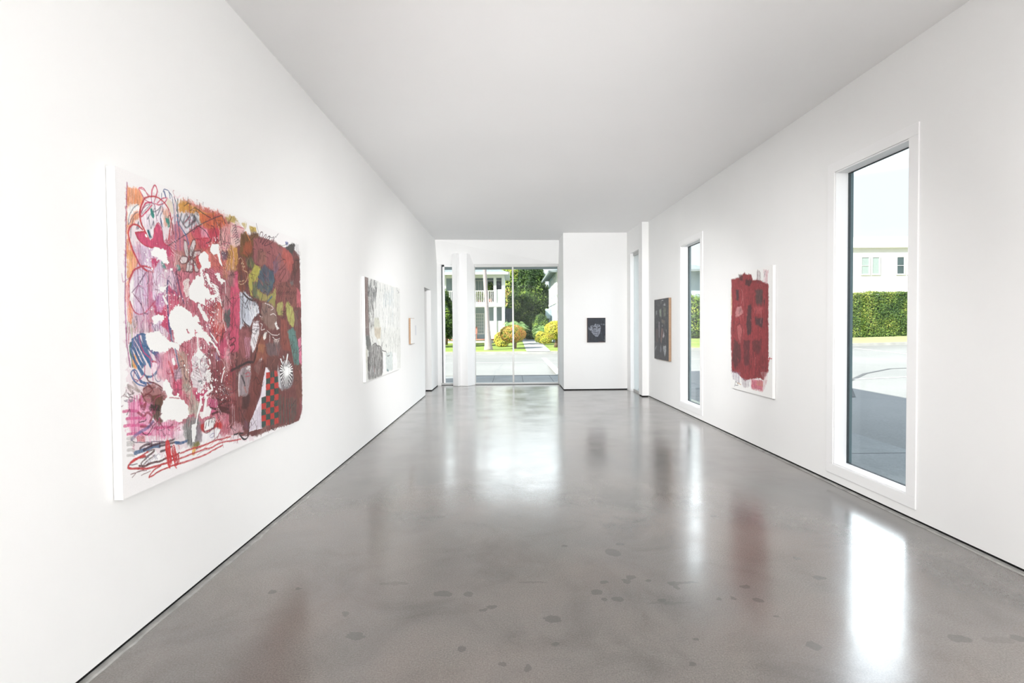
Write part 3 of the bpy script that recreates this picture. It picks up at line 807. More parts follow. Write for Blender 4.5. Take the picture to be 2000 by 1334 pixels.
('poly',([1263,295,1343,305,1320,357,1289,409,1230,414,1208,492,1226,524,1198,511,1168,438,1170,372],(188,178,70),1),{'warp':7}),
('hatch',([1175,371,1333,296,1299,408,1198,507],(150,140,50),5,16,95,0.6),{}),
('poly',([1300,378,1322,327,1406,278,1469,306,1535,304,1555,386,1507,462,1440,497,1356,482,1277,453,1299,408],(78,98,112),1),{'warp':8,'streak':0.4}),
('hatch',([1300,378,1405,283,1535,304,1507,462,1357,472],(60,70,105),8,22,88,0.6),{}),
('hatch',([1319,406,1509,390,1462,475,1337,464],(110,120,85),8,20,20,0.6),{}),
('poly',([1211,415,1289,409,1276,473,1346,488,1375,521,1293,540,1226,519],(110,120,85),0.95),{'warp':8}),
('poly',([1277,458,1336,483,1440,502,1528,476,1564,427,1574,479,1547,582,1438,543,1313,539],(165,160,80),0.95),{'warp':8}),
('line',([1438,543,1505,504],(70,110,135),14,0.95),{}),
('poly',([1823,362,1877,352,1902,378,1848,400],(125,120,120),0.9),{}),
('poly',([1152,261,1217,248,1254,296,1205,335,1141,300],(85,85,55),0.95),{}),
('hatch',([1152,261,1217,248,1254,296,1205,335,1141,300],(130,150,90),4,12,55,0.8),{}),
('poly',([1036,286,1106,267,1167,344,1156,392,1107,489,1062,510,1020,486,1025,341],(140,75,50),0.97),{'warp':7}),
('poly',([1068,355,1139,366,1128,413,1057,429],(105,65,60),0.8),{}),
('hatch',([1036,286,1148,346,1107,480,1029,476],(170,85,60),6,18,88,0.5),{}),
('line',([1045,285,1071,272,1097,292,1074,313,1105,304,1086,330,1122,321,1095,347,1148,360,1156,392,1109,438,1056,447,1035,431,1074,427,1110,415],(228,190,150),5,0.9),{}),
('poly',([973,391,1025,359,1030,449,1053,520,1042,600,949,603,955,455],(220,80,120),1),{'warp':7}),
('hatch',([977,520,1053,515,1042,580,966,583],(240,190,200),4,18,5,0.8),{}),
('poly',([57,373,102,367,128,422,74,494,54,522],(238,175,110),0.8),{'warp':5}),
('hatch',([57,373,98,367,128,422,74,494,54,534],(232,150,60),6,11,91,0.8),{}),
('hatch',([46,523,70,515,67,596,89,647,83,717,44,705],(240,140,85),6,9,91,0.9),{}),
('hatch',([46,534,61,533,58,631,43,631],(225,130,150),6,12,91,0.7),{}),
('line',([51,374,47,460,39,574,40,674,43,755],(170,90,150),7,0.9),{}),
('line',([98,367,125,408,148,434,190,453,233,453,216,435,173,431,140,440,103,457,83,482,70,506],(205,45,60),10,0.95),{}),
('line',([70,506,65,550,69,601,89,647,120,666,162,660,192,641,237,602,265,573],(200,50,80),7,0.95),{}),
('poly',([73,532,98,484,95,571,89,629,76,615],(240,238,236),0.95),{'warp':5}),
('line',([181,460,155,490,125,528,84,566],(110,50,95),6,0.85),{}),
('line',([91,571,130,607,162,651],(130,50,90),5,0.85),{}),
('line',([142,615,157,663,143,716,130,756],(70,60,85),5,0.95),{}),
('line',([102,681,120,677,140,679],(60,50,65),9,0.95),{}),
('line',([162,660,183,665],(60,55,70),8,0.95),{}),
('poly',([196,459,233,455,226,520,220,582,237,608,192,644,190,565],(205,100,140),0.8),{'warp':5}),
('line',([196,459,188,626],(120,90,100),5,0.8),{}),
('poly',([213,387,253,385,280,388,252,422,224,450],(210,60,110),1),{'warp':4}),
('poly',([237,455,288,443,364,425,413,453,409,552,370,548,312,558,256,573,234,550],(228,215,225),0.8),{'warp':8}),
('hatch',([242,439,335,416,332,499,249,518],(195,120,175),6,22,100,0.6),{}),
('line',([374,427,397,480,419,564],(75,75,100),6,0.8),{}),
('line',([413,440,431,504,440,550],(75,75,100),6,0.8),{}),
('line',([343,485,371,509,370,528],(75,75,100),6,0.8),{}),
('poly',([289,393,308,390,326,420,304,429],(60,155,145),1),{'warp':4}),
('poly',([414,400,440,397,444,426,426,425],(70,150,140),1),{'warp':4}),
('poly',([223,609,255,604,300,628,328,620,342,511,419,551,428,610,357,632,343,759,278,719,298,685,235,664],(212,70,110),1),{'warp':6}),
('poly',([247,580,284,559,311,570,300,615,281,647,253,654,245,617],(205,150,190),0.9),{'warp':6}),
('line',([263,576,259,611],(160,70,150),10,0.6),{}),
('line',([302,558,299,590],(150,60,140),12,0.6),{}),
('line',([340,489,331,556,335,639,340,700,348,759],(75,75,130),12,0.9),{}),
('poly',([88,673,191,668,197,757,85,755],(220,190,200),0.85),{'warp':8}),
('hatch',([88,688,182,680,180,757,85,755],(150,90,100),4,16,91,0.6),{}),
('poly',([192,638,236,630,217,686,206,747,250,758,188,757],(215,130,140),0.85),{'warp':8}),
('hatch',([48,705,119,702,117,756,47,755],(140,130,60),5,13,92,0.8),{}),
('hatch',([43,731,114,731,88,783,56,806],(190,60,100),5,20,92,0.7),{}),
('hatch',([59,731,82,731,77,783,61,794],(150,190,90),6,14,92,0.8),{}),
('line',([43,731,45,817,54,869,62,915],(175,90,140),8,0.8),{}),
('poly',([74,855,98,860,117,896,99,930,76,917],(225,150,60),0.95),{'warp':6}),
('line',([68,806,102,857,141,922],(50,105,155),15,0.9),{}),
('line',([80,789,115,837,158,911],(50,105,155),15,0.9),{}),
('line',([100,784,151,851,200,927],(50,105,155),15,0.9),{}),
('line',([117,769,164,851,204,921],(50,105,155),15,0.9),{}),
('line',([146,764,161,821,209,897],(50,105,155),15,0.9),{}),
('line',([64,817,85,876,139,957],(50,105,155),15,0.9),{}),
('line',([162,770,173,822,228,861,254,906],(50,105,155),15,0.9),{}),
('line',([113,766,127,820,183,901],(50,105,155),11,0.9),{}),
('line',([76,801,125,891,153,917],(50,105,155),11,0.9),{}),
('line',([177,831,229,852,250,878],(50,105,155),11,0.9),{}),
('line',([211,854,246,856,272,895,280,939],(50,105,155),11,0.9),{}),
('line',([237,855,263,907,243,949,207,973,168,972],(50,105,155),11,0.9),{}),
('line',([116,914,152,959,172,979],(50,105,155),11,0.9),{}),
('line',([70,806,60,826,70,870,76,917],(80,130,100),7,0.95),{}),
('line',([80,786,117,767,146,761,175,771],(50,105,155),8,0.95),{}),
('line',([76,931,65,945,78,975,109,1002,150,1015,163,1008,130,995,99,954,80,931,99,936,130,986,167,1002,206,1005],(60,105,165),7,0.95),{}),
('line',([125,770,136,820,159,857,201,884],(205,60,120),6,0.95),{}),
('line',([193,877,208,946,211,995],(205,60,110),5,0.95),{}),
('line',([157,917,152,959,118,982],(200,60,120),5,0.95),{}),
('line',([87,935,82,972,110,984,98,989],(160,60,110),4,0.95),{}),
('line',([209,900,240,905],(210,50,80),10,0.95),{}),
('poly',([205,909,245,905,229,960,207,958],(240,215,225),0.9),{}),
('line',([243,961,224,978,246,1005,269,998,243,961],(90,90,130),4,0.95),{}),
('line',([353,732,361,797,380,830,398,880,411,944],(50,110,150),9,0.9),{}),
('poly',([246,862,301,871,349,868,408,884,413,1030,391,1093,329,1020,287,1000,242,995],(222,150,170),0.8),{'warp':8}),
('hatch',([273,882,412,904,409,1016,278,990],(205,80,110),5,16,90,0.6),{}),
('line',([333,912,356,959,391,1080],(215,50,60),14,0.7),{}),
('poly',([146,1018,206,1007,259,1022,294,1064,312,1092,274,1124,201,1139,142,1129,111,1084],(170,100,100),0.9),{'warp':8}),
('line',([145,1030,171,1018,205,1040,170,1057,136,1067],(120,45,50),8,0.85),{}),
('line',([128,1045,152,1085,176,1112,203,1092,195,1066,157,1055],(120,45,50),8,0.85),{}),
('line',([171,1003,205,1037],(120,45,50),8,0.85),{}),
('line',([208,1077,266,1073],(120,45,50),8,0.85),{}),
('line',([168,972,180,995,241,1017,286,1047],(120,45,50),8,0.85),{}),
('poly',([203,1077,285,1079,278,1125,264,1149,201,1139],(125,75,60),1),{'warp':6}),
('line',([44,999,81,1019,112,1037],(170,150,145),13,0.7),{}),
('line',([78,989,104,1025,120,1038],(170,150,145),13,0.7),{}),
('line',([46,1009,76,1044],(170,150,145),13,0.7),{}),
('hatch',([48,1061,128,1051,134,1128,50,1114],(215,90,150),8,18,90,0.8),{}),
('line',([19,1067,51,1080,79,1074,29,1067],(150,130,150),4,0.95),{}),
('poly',([47,1084,111,1081,199,1107,196,1194,252,1211,405,1233,402,1314,279,1300,194,1268,105,1249,67,1235,36,1192],(226,140,180),0.8),{'warp':10}),
('hatch',([48,1072,115,1075,109,1250,47,1231],(215,90,150),9,22,91,0.8),{}),
('line',([12,1116,56,1119,100,1129],(222,85,145),14,0.85),{'dry':0.4}),
('line',([31,1154,90,1161,151,1174],(222,85,145),14,0.85),{'dry':0.4}),
('line',([16,1184,81,1193,150,1209],(222,85,145),14,0.85),{'dry':0.4}),
('line',([35,1227,107,1239,185,1258],(222,85,145),14,0.85),{'dry':0.4}),
('line',([213,1233,305,1247,404,1270],(222,85,145),14,0.85),{'dry':0.4}),
('hatch',([187,1202,405,1233,402,1328,202,1290],(205,60,110),5,18,90,0.7),{}),
('poly',([184,1127,209,1089,285,1100,259,1169,277,1209,257,1225,215,1194],(110,78,62),0.95),{'warp':7}),
('hatch',([184,1127,260,1129,259,1169,277,1209,215,1194],(55,45,45),7,16,75,0.6),{}),
('scrib',([189,1125,255,1139],(45,38,40),6,5,14,0.9),{}),
('line',([104,1136,143,1162,166,1147,197,1168],(160,50,70),12,0.8),{}),
('line',([182,1198,201,1176],(160,50,70),12,0.8),{}),
('line',([119,1208,159,1216,186,1215],(160,50,70),12,0.8),{}),
('line',([119,1076,127,1115,158,1101,144,1130],(160,50,70),12,0.8),{}),
('line',([109,1184,142,1187,156,1180],(70,35,45),5,0.95),{}),
('line',([127,1235,162,1257,214,1214],(90,40,50),5,0.95),{}),
('line',([60,1255,97,1238,163,1223,205,1199],(110,110,165),16,0.7),{}),
('line',([62,1259,79,1275,147,1290,211,1302,278,1314],(80,75,100),4,0.95),{}),
('line',([96,1251,100,1273],(215,50,70),8,0.8),{}),
('line',([107,1253,110,1276],(215,50,70),8,0.8),{}),
('line',([118,1255,121,1278],(215,50,70),8,0.8),{}),
('line',([129,1258,131,1280],(215,50,70),8,0.8),{}),
('line',([140,1260,141,1283],(215,50,70),8,0.8),{}),
('hatch',([131,1255,289,1289,278,1327,130,1283],(215,100,160),5,20,90,0.6),{}),
('line',([34,1246,59,1249,75,1256],(160,155,150),14,0.5),{}),
('line',([33,1264,58,1267,74,1275],(160,155,150),14,0.5),{}),
('line',([33,1276,58,1280,74,1287],(160,155,150),14,0.5),{}),
('line',([32,1301,57,1304,73,1312],(160,155,150),14,0.5),{}),
('line',([31,1325,56,1329,72,1336],(160,155,150),14,0.5),{}),
('line',([81,1325,137,1326,210,1324,248,1333],(70,110,150),20,0.9),{}),
('line',([369,1341,401,1349],(55,100,150),14,0.95),{}),
('line',([112,1311,147,1303,192,1307],(75,35,50),12,0.85),{}),
('line',([137,1326,183,1318,239,1318,328,1325,370,1320],(75,35,50),12,0.85),{}),
('line',([248,1333,307,1337,359,1339],(75,35,50),12,0.85),{}),
('line',([257,1362,307,1361,337,1355],(75,35,50),12,0.85),{}),
('line',([159,1338,210,1344,154,1369,118,1385,126,1400],(110,80,80),9,0.8),{}),
('line',([209,1370,162,1384,135,1396],(110,80,80),9,0.8),{}),
('line',([110,1357,154,1362,209,1350],(110,80,80),9,0.8),{}),
('poly',([209,1376,247,1370,256,1395,171,1399,135,1396],(240,236,238),0.9),{}),
('hatch',([150,1361,247,1370,246,1393,153,1397],(100,100,140),3,18,60,0.8),{}),
('hatch',([150,1361,247,1370,246,1393,153,1397],(100,100,140),3,22,-15,0.8),{}),
('line',([105,1394,135,1405,180,1401,246,1409,315,1407,367,1410,400,1405],(95,35,40),11,0.9),{}),
('line',([145,1357,93,1353,51,1363,34,1383,91,1403,157,1421,226,1427,294,1432,377,1427],(205,45,50),11,0.95),{}),
('line',([51,1366,106,1353,164,1342],(205,50,50),9,0.95),{}),
('line',([397,1460,313,1458,244,1459,169,1468,206,1441,254,1435],(205,50,50),8,0.95),{}),
('scrib',([307,1341,324,1434],(220,40,45),9,9,30,0.85),{}),
('scrib',([352,1372,376,1454],(215,45,50),7,7,26,0.8),{}),
('hatch',([287,1356,401,1362,397,1467,284,1443],(215,45,50),6,24,70,0.7),{}),
('line',([49,1417,91,1421,134,1421],(140,90,90),4,0.95),{}),
('line',([57,1434,95,1419,152,1429],(140,100,100),4,0.95),{}),
('line',([116,1443,179,1440],(150,110,110),4,0.95),{}),
('line',([38,1372,92,1381],(90,80,100),4,0.95),{}),
('poly',([363,1258,450,1250,457,1327,361,1325],(235,215,225),0.7),{'warp':8}),
('poly',([445,1249,501,1227,585,1242,582,1341,568,1417,515,1411,470,1381,443,1311],(150,150,148),0.9),{'warp':10}),
('hatch',([445,1243,579,1248,558,1408,466,1367],(90,92,95),9,22,88,0.8),{}),
('poly',([550,1315,583,1288,619,1382,591,1389,558,1402],(140,130,140),0.8),{'warp':6}),
('poly',([516,1379,569,1378,590,1403,547,1415,521,1406],(130,125,60),0.9),{'warp':6}),
('poly',([511,1397,547,1409,535,1448,509,1448],(225,175,60),0.9),{'warp':6}),
('poly',([589,1289,627,1290,731,1296,768,1286,810,1325,803,1359,730,1338,626,1344,588,1309],(205,50,50),1),{'warp':5}),
('poly',([628,1284,651,1274,732,1272,744,1292,718,1332,631,1335],(240,238,238),1),{'warp':3}),
('line',([628,1284,651,1274,697,1273,738,1280,724,1330,637,1336,621,1322,628,1284],(90,60,65),4,0.95),{}),
('line',([650,1291,640,1320],(60,45,50),6,0.95),{}),
('line',([679,1286,669,1312],(60,45,50),6,0.95),{}),
('line',([708,1278,702,1298],(60,45,50),6,0.95),{}),
('poly',([614,1345,682,1349,754,1339,797,1358,764,1394,680,1410,601,1408],(240,238,240),1),{'warp':3}),
('line',([626,1337,659,1351,730,1334],(110,70,80),5,0.95),{}),
('line',([797,1358,764,1394,680,1413,601,1418,547,1419],(120,60,60),4,0.95),{}),
('line',([681,1376,705,1367,729,1369,716,1387,687,1384],(130,120,180),5,0.7),{}),
('hatch',([810,1325,1032,1360,1029,1436,852,1406,802,1374],(190,90,95),6,16,85,0.8),{}),
('hatch',([817,1330,1025,1366,987,1427,852,1402],(110,50,60),4,22,80,0.7),{}),
('hatch',([646,1409,904,1424,917,1442,691,1433,504,1441],(230,140,120),5,18,-14,0.7),{}),
('line',([410,1411,505,1409,634,1416,727,1414,904,1428],(208,48,55),10,0.85),{}),
('line',([357,1434,434,1438,520,1438,633,1440,691,1447,787,1441,917,1456,1028,1470],(208,48,55),10,0.85),{}),
('line',([356,1461,428,1465,518,1470,644,1473,713,1466,812,1461],(208,48,55),10,0.85),{}),
('line',([366,1455,385,1457,395,1444,391,1412,368,1406],(208,48,55),10,0.85),{}),
('line',([556,1457,611,1447,679,1454],(130,110,130),3,0.7),{}),
('line',([945,1426,994,1427,1058,1438],(50,45,50),7,0.95),{}),
('line',([1015,1441,1057,1477,1090,1484],(45,42,48),10,0.95),{}),
('line',([379,1347,417,1356,466,1355],(55,100,150),16,0.8),{}),
('poly',([674,872,737,853,775,877,813,924,895,945,982,935,973,1166,896,1286,801,1269,763,1205,713,1168,679,1090,682,981],(140,72,75),0.95),{'warp':10,'streak':0.35}),
('hatch',([686,880,982,943,969,1285,726,1170],(105,55,58),7,22,90,0.6),{}),
('hatch',([686,880,982,943,969,1285,726,1170],(190,70,80),5,38,92,0.6),{}),
('poly',([834,1101,917,1103,944,1162,901,1172,825,1146],(150,105,110),0.8),{}),
('poly',([771,802,859,789,899,837,882,894,909,931,826,925,776,847],(212,80,120),0.95),{'warp':8}),
('hatch',([778,802,886,797,881,929,787,908],(190,50,80),6,18,90,0.6),{}),
('line',([921,810,957,799,987,804],(110,50,60),11,0.95),{}),
('line',([913,833,956,827,971,839,904,880,955,870,889,910,969,883],(110,50,60),10,0.85),{}),
('scrib',([910,923,949,1020],(115,55,60),6,7,20,0.7),{}),
('poly',([407,852,459,861,489,903,493,965,506,1041,493,1101,441,1061,433,993,405,924],(200,170,150),0.75),{'warp':10}),
('hatch',([407,859,512,871,505,1069,431,1053],(150,140,130),7,18,90,0.6),{}),
('line',([376,877,407,875,442,900,456,935],(215,110,80),4,0.95),{}),
('line',([383,841,401,898,419,965],(70,110,150),10,0.8),{}),
('poly',([374,942,430,946,433,1000,372,1020],(200,175,190),0.8),{}),
('hatch',([374,942,430,946,433,1000,372,1020],(120,110,130),4,14,90,0.7),{}),
('hatch',([374,942,430,946,433,1000,372,1020],(130,110,130),4,18,0,0.6),{}),
('poly',([379,932,400,931,404,951,381,949],(205,50,70),0.9),{}),
('poly',([372,1020,433,1013,440,1104,369,1085],(215,80,120),0.85),{'warp':8}),
('poly',([442,1044,517,1053,582,1113,603,1180,567,1228,479,1213,497,1136,456,1096],(185,180,165),0.9),{'warp':10}),
('hatch',([447,1045,584,1078,567,1228,480,1168],(150,145,135),9,26,80,0.6),{}),
('poly',([516,1070,618,1111,679,1083,652,1144,598,1172,558,1145],(208,60,110),1),{'warp':6}),
('poly',([676,1155,765,1168,776,1215,710,1253,675,1191],(215,90,140),0.9),{'warp':6}),
('poly',([533,899,591,854,649,882,671,951,656,1037,606,1109,544,1074,513,1015],(222,212,216),0.97),{'warp':10,'streak':0.15}),
('hatch',([533,899,649,885,664,980,606,1099,523,1036],(170,150,160),5,20,25,0.6),{}),
('line',([606,925,612,940],(90,90,100),16,0.6),{}),
('line',([585,1040,614,1043,602,1059],(80,85,90),12,0.7),{}),
('line',([647,950,665,965,646,993],(150,130,140),16,0.6),{}),
('line',([687,1208,802,1238,884,1247,776,1211,900,1195,972,1214],(85,40,42),14,0.9),{}),
('line',([710,1248,801,1249,897,1273],(85,40,42),14,0.9),{}),
('line',([677,1126,766,1131,874,1129],(110,50,55),10,0.8),{}),
('line',([739,1157,831,1185,928,1191],(95,45,48),10,0.8),{}),
('line',([971,1229,884,1224],(85,40,42),12,0.95),{}),
('poly',([736,886,774,899,799,939,760,925],(120,110,160),0.8),{}),
('poly',([695,616,746,592,786,576,852,588,863,664,875,721,845,798,777,828,740,777,705,703],(208,80,80),0.95),{'warp':8}),
('hatch',([759,592,852,595,860,741,779,759],(225,150,120),6,18,92,0.7),{}),
('line',([759,588,751,636,742,703],(110,60,70),5,0.95),{}),
('poly',([858,626,935,616,946,725,888,737,862,702],(90,98,98),0.95),{'warp':8}),
('poly',([943,600,995,590,988,781,915,780],(220,85,135),0.95),{'warp':8}),
('poly',([830,437,887,394,1004,342,968,504,936,584,851,611,826,551],(170,120,120),0.7),{'warp':10}),
('poly',([847,344,931,327,899,431,844,428],(205,130,80),0.6),{'warp':8}),
('hatch',([655,381,861,343,868,533,673,559],(175,65,90),6,13,15,0.75),{}),
('hatch',([661,545,827,536,741,740,694,667],(160,60,85),5,16,20,0.7),{}),
('line',([680,718,715,769,751,827],(70,75,125),8,0.8),{}),
('line',([412,419,420,484,468,600],(70,75,125),8,0.8),{}),
('line',([389,503,412,560],(70,75,125),8,0.8),{}),
('line',([671,602,706,659,717,721],(215,60,70),12,0.7),{}),
('hatch',([1153,312,1236,312,1237,403,1157,415],(84,48,46),3.059451529419221,12.845812942279021,60,0.5),{}),
('hatch',([1670,1064,1763,1088,1762,1233,1672,1230],(98,60,66),5.339236650749993,14.788101753169917,60,0.5),{}),
('hatch',([1088,1177,1199,1209,1199,1358,1093,1347],(98,60,66),3.58030685405772,11.16894970109675,60,0.5),{}),
('hatch',([1005,841,1100,857,1100,976,1010,975],(160,96,88),3.7419666604754602,10.959983167241688,60,0.5),{}),
('hatch',([956,523,1050,528,1051,628,961,636],(70,44,46),3.5853755194085695,11.96611754739573,60,0.5),{}),
('hatch',([1325,325,1409,333,1407,490,1326,504],(84,48,46),3.24322638019149,12.238688196126038,60,0.5),{}),
('hatch',([1368,922,1487,939,1489,1036,1376,1032],(160,96,88),3.1993154081581827,15.394722733040856,110,0.5),{}),
('hatch',([1164,580,1273,588,1275,695,1170,701],(70,44,46),3.5961365976404047,11.264739496311963,85,0.5),{}),
('hatch',([1579,437,1701,448,1700,622,1584,635],(84,48,46),3.993200986115204,10.242777854475898,110,0.5),{}),
('hatch',([988,559,1043,573,1040,728,987,736],(98,60,66),5.2046338694217775,15.719073141290657,85,0.5),{}),
('hatch',([1227,523,1295,534,1293,672,1227,681],(70,44,46),5.040131155057128,9.544294014974472,92,0.5),{}),
('hatch',([1799,456,1901,466,1900,621,1802,632],(160,96,88),3.993921687597559,9.065775264376953,85,0.5),{}),
('hatch',([1319,550,1442,564,1442,740,1323,749],(70,44,46),3.291306639596673,15.872240546723134,110,0.5),{}),
('hatch',([1844,211,1929,219,1927,390,1844,406],(70,44,46),5.030481352745417,10.04748374406712,85,0.5),{}),
('hatch',([1412,853,1502,865,1503,952,1417,952],(70,44,46),3.878722245405438,15.978340282032256,92,0.5),{}),
('hatch',([1359,455,1453,457,1455,542,1364,551],(178,120,110),4.330506322873815,13.53204959798681,110,0.5),{}),
('hatch',([1725,744,1803,757,1802,873,1728,877],(160,96,88),4.57703141588119,14.406209153087932,110,0.5),{}),
('hatch',([1788,243,1870,254,1867,443,1788,458],(70,44,46),3.350568026093484,12.987963041817654,85,0.5),{}),
('hatch',([1390,235,1470,243,1467,408,1391,424],(160,96,88),4.00976875341396,13.598362999399031,60,0.5),{}),
('hatch',([1678,756,1813,775,1814,937,1684,939],(98,60,66),4.015591843190789,11.74527300666238,110,0.5),{}),
('hatch',([973,1214,1085,1246,1086,1378,979,1365],(84,48,46),4.1843993492194205,13.336820571820658,60,0.5),{}),
('hatch',([1564,186,1648,191,1646,340,1566,356],(70,44,46),4.4165498110613495,11.826082911285509,110,0.5),{}),
('hatch',([1124,214,1243,205,1246,283,1133,301],(98,60,66),3.3476699083100963,14.669106396946203,110,0.5),{}),
('hatch',([1736,813,1898,830,1902,943,1747,941],(70,44,46),3.9919293482250535,15.242250188712806,110,0.5),{}),
('hatch',([1824,641,1911,658,1908,824,1825,831],(84,48,46),4.466493678707025,15.05303877442077,92,0.5),{}),
('hatch',([986,273,1092,275,1092,427,990,444],(98,60,66),5.5130668881590505,14.79293033125358,85,0.5),{}),
('hatch',([1871,643,1973,663,1970,862,1872,869],(178,120,110),3.70110178199511,12.406564004632253,110,0.5),{}),
('hatch',([1033,304,1125,309,1124,461,1036,475],(70,44,46),5.99875682817295,11.911249659992066,110,0.5),{}),
('hatch',([994,1140,1057,1159,1057,1258,996,1254],(178,120,110),4.267393338341396,14.588442093938873,92,0.5),{}),
('hatch',([1256,359,1367,360,1369,469,1262,483],(98,60,66),3.7758332388519427,15.816323551002938,85,0.5),{}),
('hatch',([1606,117,1704,118,1704,260,1609,278],(178,120,110),5.358660684129298,13.206974859459297,85,0.5),{}),
('hatch',([1396,640,1483,650,1484,755,1400,760],(160,96,88),5.957414273856934,13.386903904466685,85,0.5),{}),
('hatch',([1463,510,1606,516,1608,647,1471,657],(70,44,46),3.9169512153432553,15.07268261571696,110,0.5),{}),
('hatch',([1492,647,1571,663,1568,823,1493,830],(98,60,66),5.9576879217197,11.380307897424572,110,0.5),{}),
('hatch',([358,285,440,279,442,342,363,356],(225,140,150),3.5924613828059093,16.351159533884577,20,0.6),{}),
('hatch',([845,87,948,82,948,226,849,249],(225,140,150),4.962757774559265,12.61338014451401,60,0.6),{}),
('hatch',([825,745,919,760,919,889,829,892],(190,50,85),5.4033133989353335,16.458001066022856,85,0.6),{}),
('hatch',([389,729,457,739,457,836,392,839],(190,50,85),5.280755704470874,17.747787176750773,85,0.6),{}),
('hatch',([390,632,478,637,480,706,396,710],(200,90,70),3.908595193612009,17.42257426308151,110,0.6),{}),
('hatch',([840,320,932,317,934,396,846,409],(225,140,150),3.691105814553941,12.61293962819735,20,0.6),{}),
('hatch',([897,1137,986,1159,987,1258,901,1250],(225,140,150),3.8513138168668135,13.292515551336672,85,0.6),{}),
('hatch',([428,1068,495,1087,496,1184,430,1179],(225,140,150),4.2125885624676815,13.109170056773976,85,0.6),{}),
('hatch',([395,163,488,159,488,289,399,309],(225,140,150),4.811410854672765,12.497894877806552,85,0.6),{}),
('hatch',([739,614,836,621,837,722,745,727],(235,200,205),5.333756805947887,11.189816351175308,92,0.6),{}),
('hatch',([370,262,414,263,413,344,371,354],(235,200,205),5.042089096173748,14.377082032742234,20,0.6),{}),
('hatch',([455,685,507,691,508,750,457,753],(190,50,85),5.847727469724083,10.655551321612077,60,0.6),{}),
('hatch',([330,1141,385,1163,384,1282,331,1278],(200,90,70),3.516972848728144,11.193576613377294,110,0.6),{}),
('hatch',([855,1098,965,1123,967,1237,861,1226],(200,90,70),3.00779440381467,17.04433533861362,92,0.6),{}),
('hatch',([588,245,687,240,688,335,594,353],(190,50,85),4.127907719493688,11.307317249463974,60,0.6),{}),
('hatch',([595,684,662,693,662,781,598,785],(120,60,75),4.160416626824161,13.384690104750087,85,0.6),{}),
('hatch',([455,819,515,834,515,951,456,952],(190,50,85),3.4700221072725856,16.7887108093108,85,0.6),{}),
('hatch',([430,689,498,701,498,810,432,814],(120,60,75),5.6564093565677895,13.61846840360398,110,0.6),{}),
('hatch',([499,293,574,289,576,357,504,369],(90,70,80),4.857740809837278,17.293898007678184,60,0.6),{}),
('hatch',([852,1030,940,1053,939,1182,856,1177],(200,90,70),3.636005004994624,14.631798258898488,20,0.6),{}),
('hatch',([453,1079,532,1098,533,1178,458,1171],(190,50,85),5.674864573092048,17.14556421733113,85,0.6),{}),
('hatch',([668,866,758,882,759,985,673,983],(225,140,150),5.784915694926171,11.417084676832543,85,0.6),{}),
('hatch',([576,700,660,708,661,784,581,786],(120,60,75),5.027880752191195,12.691132890080652,20,0.6),{}),
('hatch',([853,849,919,869,917,1019,854,1021],(235,200,205),5.5166672319375305,10.571939876309443,92,0.6),{}),
('hatch',([668,766,720,780,718,900,668,904],(190,50,85),3.0315198334622737,15.581446179441404,92,0.6),{}),
('hatch',([480,1055,567,1078,567,1200,484,1192],(225,140,150),5.573719010989222,15.057520723629363,110,0.6),{}),
('hatch',([321,543,409,549,410,658,325,666],(235,200,205),3.8963160118426865,15.525859849624371,92,0.6),{}),
('hatch',([722,582,786,585,787,643,726,648],(90,70,80),5.79549904104494,12.207560678205006,110,0.6),{}),
('hatch',([862,1150,950,1177,949,1308,865,1300],(120,60,75),3.767964592866054,14.088959460652825,85,0.6),{}),
('hatch',([517,753,601,766,602,873,521,875],(235,200,205),5.274836480158057,10.693941052867867,92,0.6),{}),
('hatch',([634,880,743,894,746,973,642,968],(120,60,75),5.671660862314517,13.993934259672589,85,0.6),{}),
('hatch',([689,71,778,60,780,133,695,153],(190,50,85),3.7324824151190463,16.745977705438456,85,0.6),{}),
('hatch',([767,406,881,406,883,518,774,531],(120,60,75),5.7210538330584235,10.605693260532888,92,0.6),{}),
('hatch',([822,919,932,941,933,1076,828,1071],(200,90,70),3.618474556422112,10.278840994457259,60,0.6),{}),
('hatch',([646,893,744,913,745,1044,650,1041],(120,60,75),3.5156241451671897,11.719784620375238,85,0.6),{}),
('hatch',([853,881,982,894,986,960,863,955],(225,140,150),5.112959837640663,15.344625334166345,110,0.6),{}),
('hatch',([384,326,432,329,432,416,385,426],(235,200,205),4.487660151882885,12.589689455163157,110,0.6),{}),
('hatch',([712,1058,815,1077,818,1137,720,1128],(120,60,75),4.074514617456111,12.373412444488583,60,0.6),{}),
('hatch',([635,290,724,287,726,372,641,386],(225,140,150),4.606722475023881,10.894965168497558,92,0.6),{}),
('hatch',([402,493,496,493,498,561,408,570],(190,50,85),3.353332784573812,12.374979724014587,60,0.6),{}),
('hatch',([366,556,408,561,408,635,367,640],(210,100,140),3.327470006638582,17.96197810028187,80,0.55),{}),
('hatch',([210,493,260,495,261,552,213,558],(190,110,170),4.486633625383729,17.382113857998895,80,0.55),{}),
('hatch',([204,343,249,346,248,433,205,443],(190,110,170),3.963290827890361,17.78998581620563,80,0.55),{}),
('hatch',([89,751,129,759,129,827,90,830],(190,110,170),4.449287752225805,10.182981692719729,92,0.55),{}),
('hatch',([136,624,188,628,189,683,139,687],(230,215,230),3.4670254205934175,15.919600624702841,80,0.55),{}),
('hatch',([269,360,317,364,317,463,270,473],(230,215,230),3.516012290072836,12.68062186033218,80,0.55),{}),
('hatch',([89,368,138,373,137,478,90,488],(210,100,140),3.942356792519648,10.955384676095104,80,0.55),{}),
('hatch',([244,824,286,837,285,938,244,941],(190,110,170),4.077385720909236,12.769533447872867,85,0.55),{}),
('hatch',([286,309,352,305,353,364,290,376],(150,120,160),3.52629693783706,10.458219605398217,92,0.55),{}),
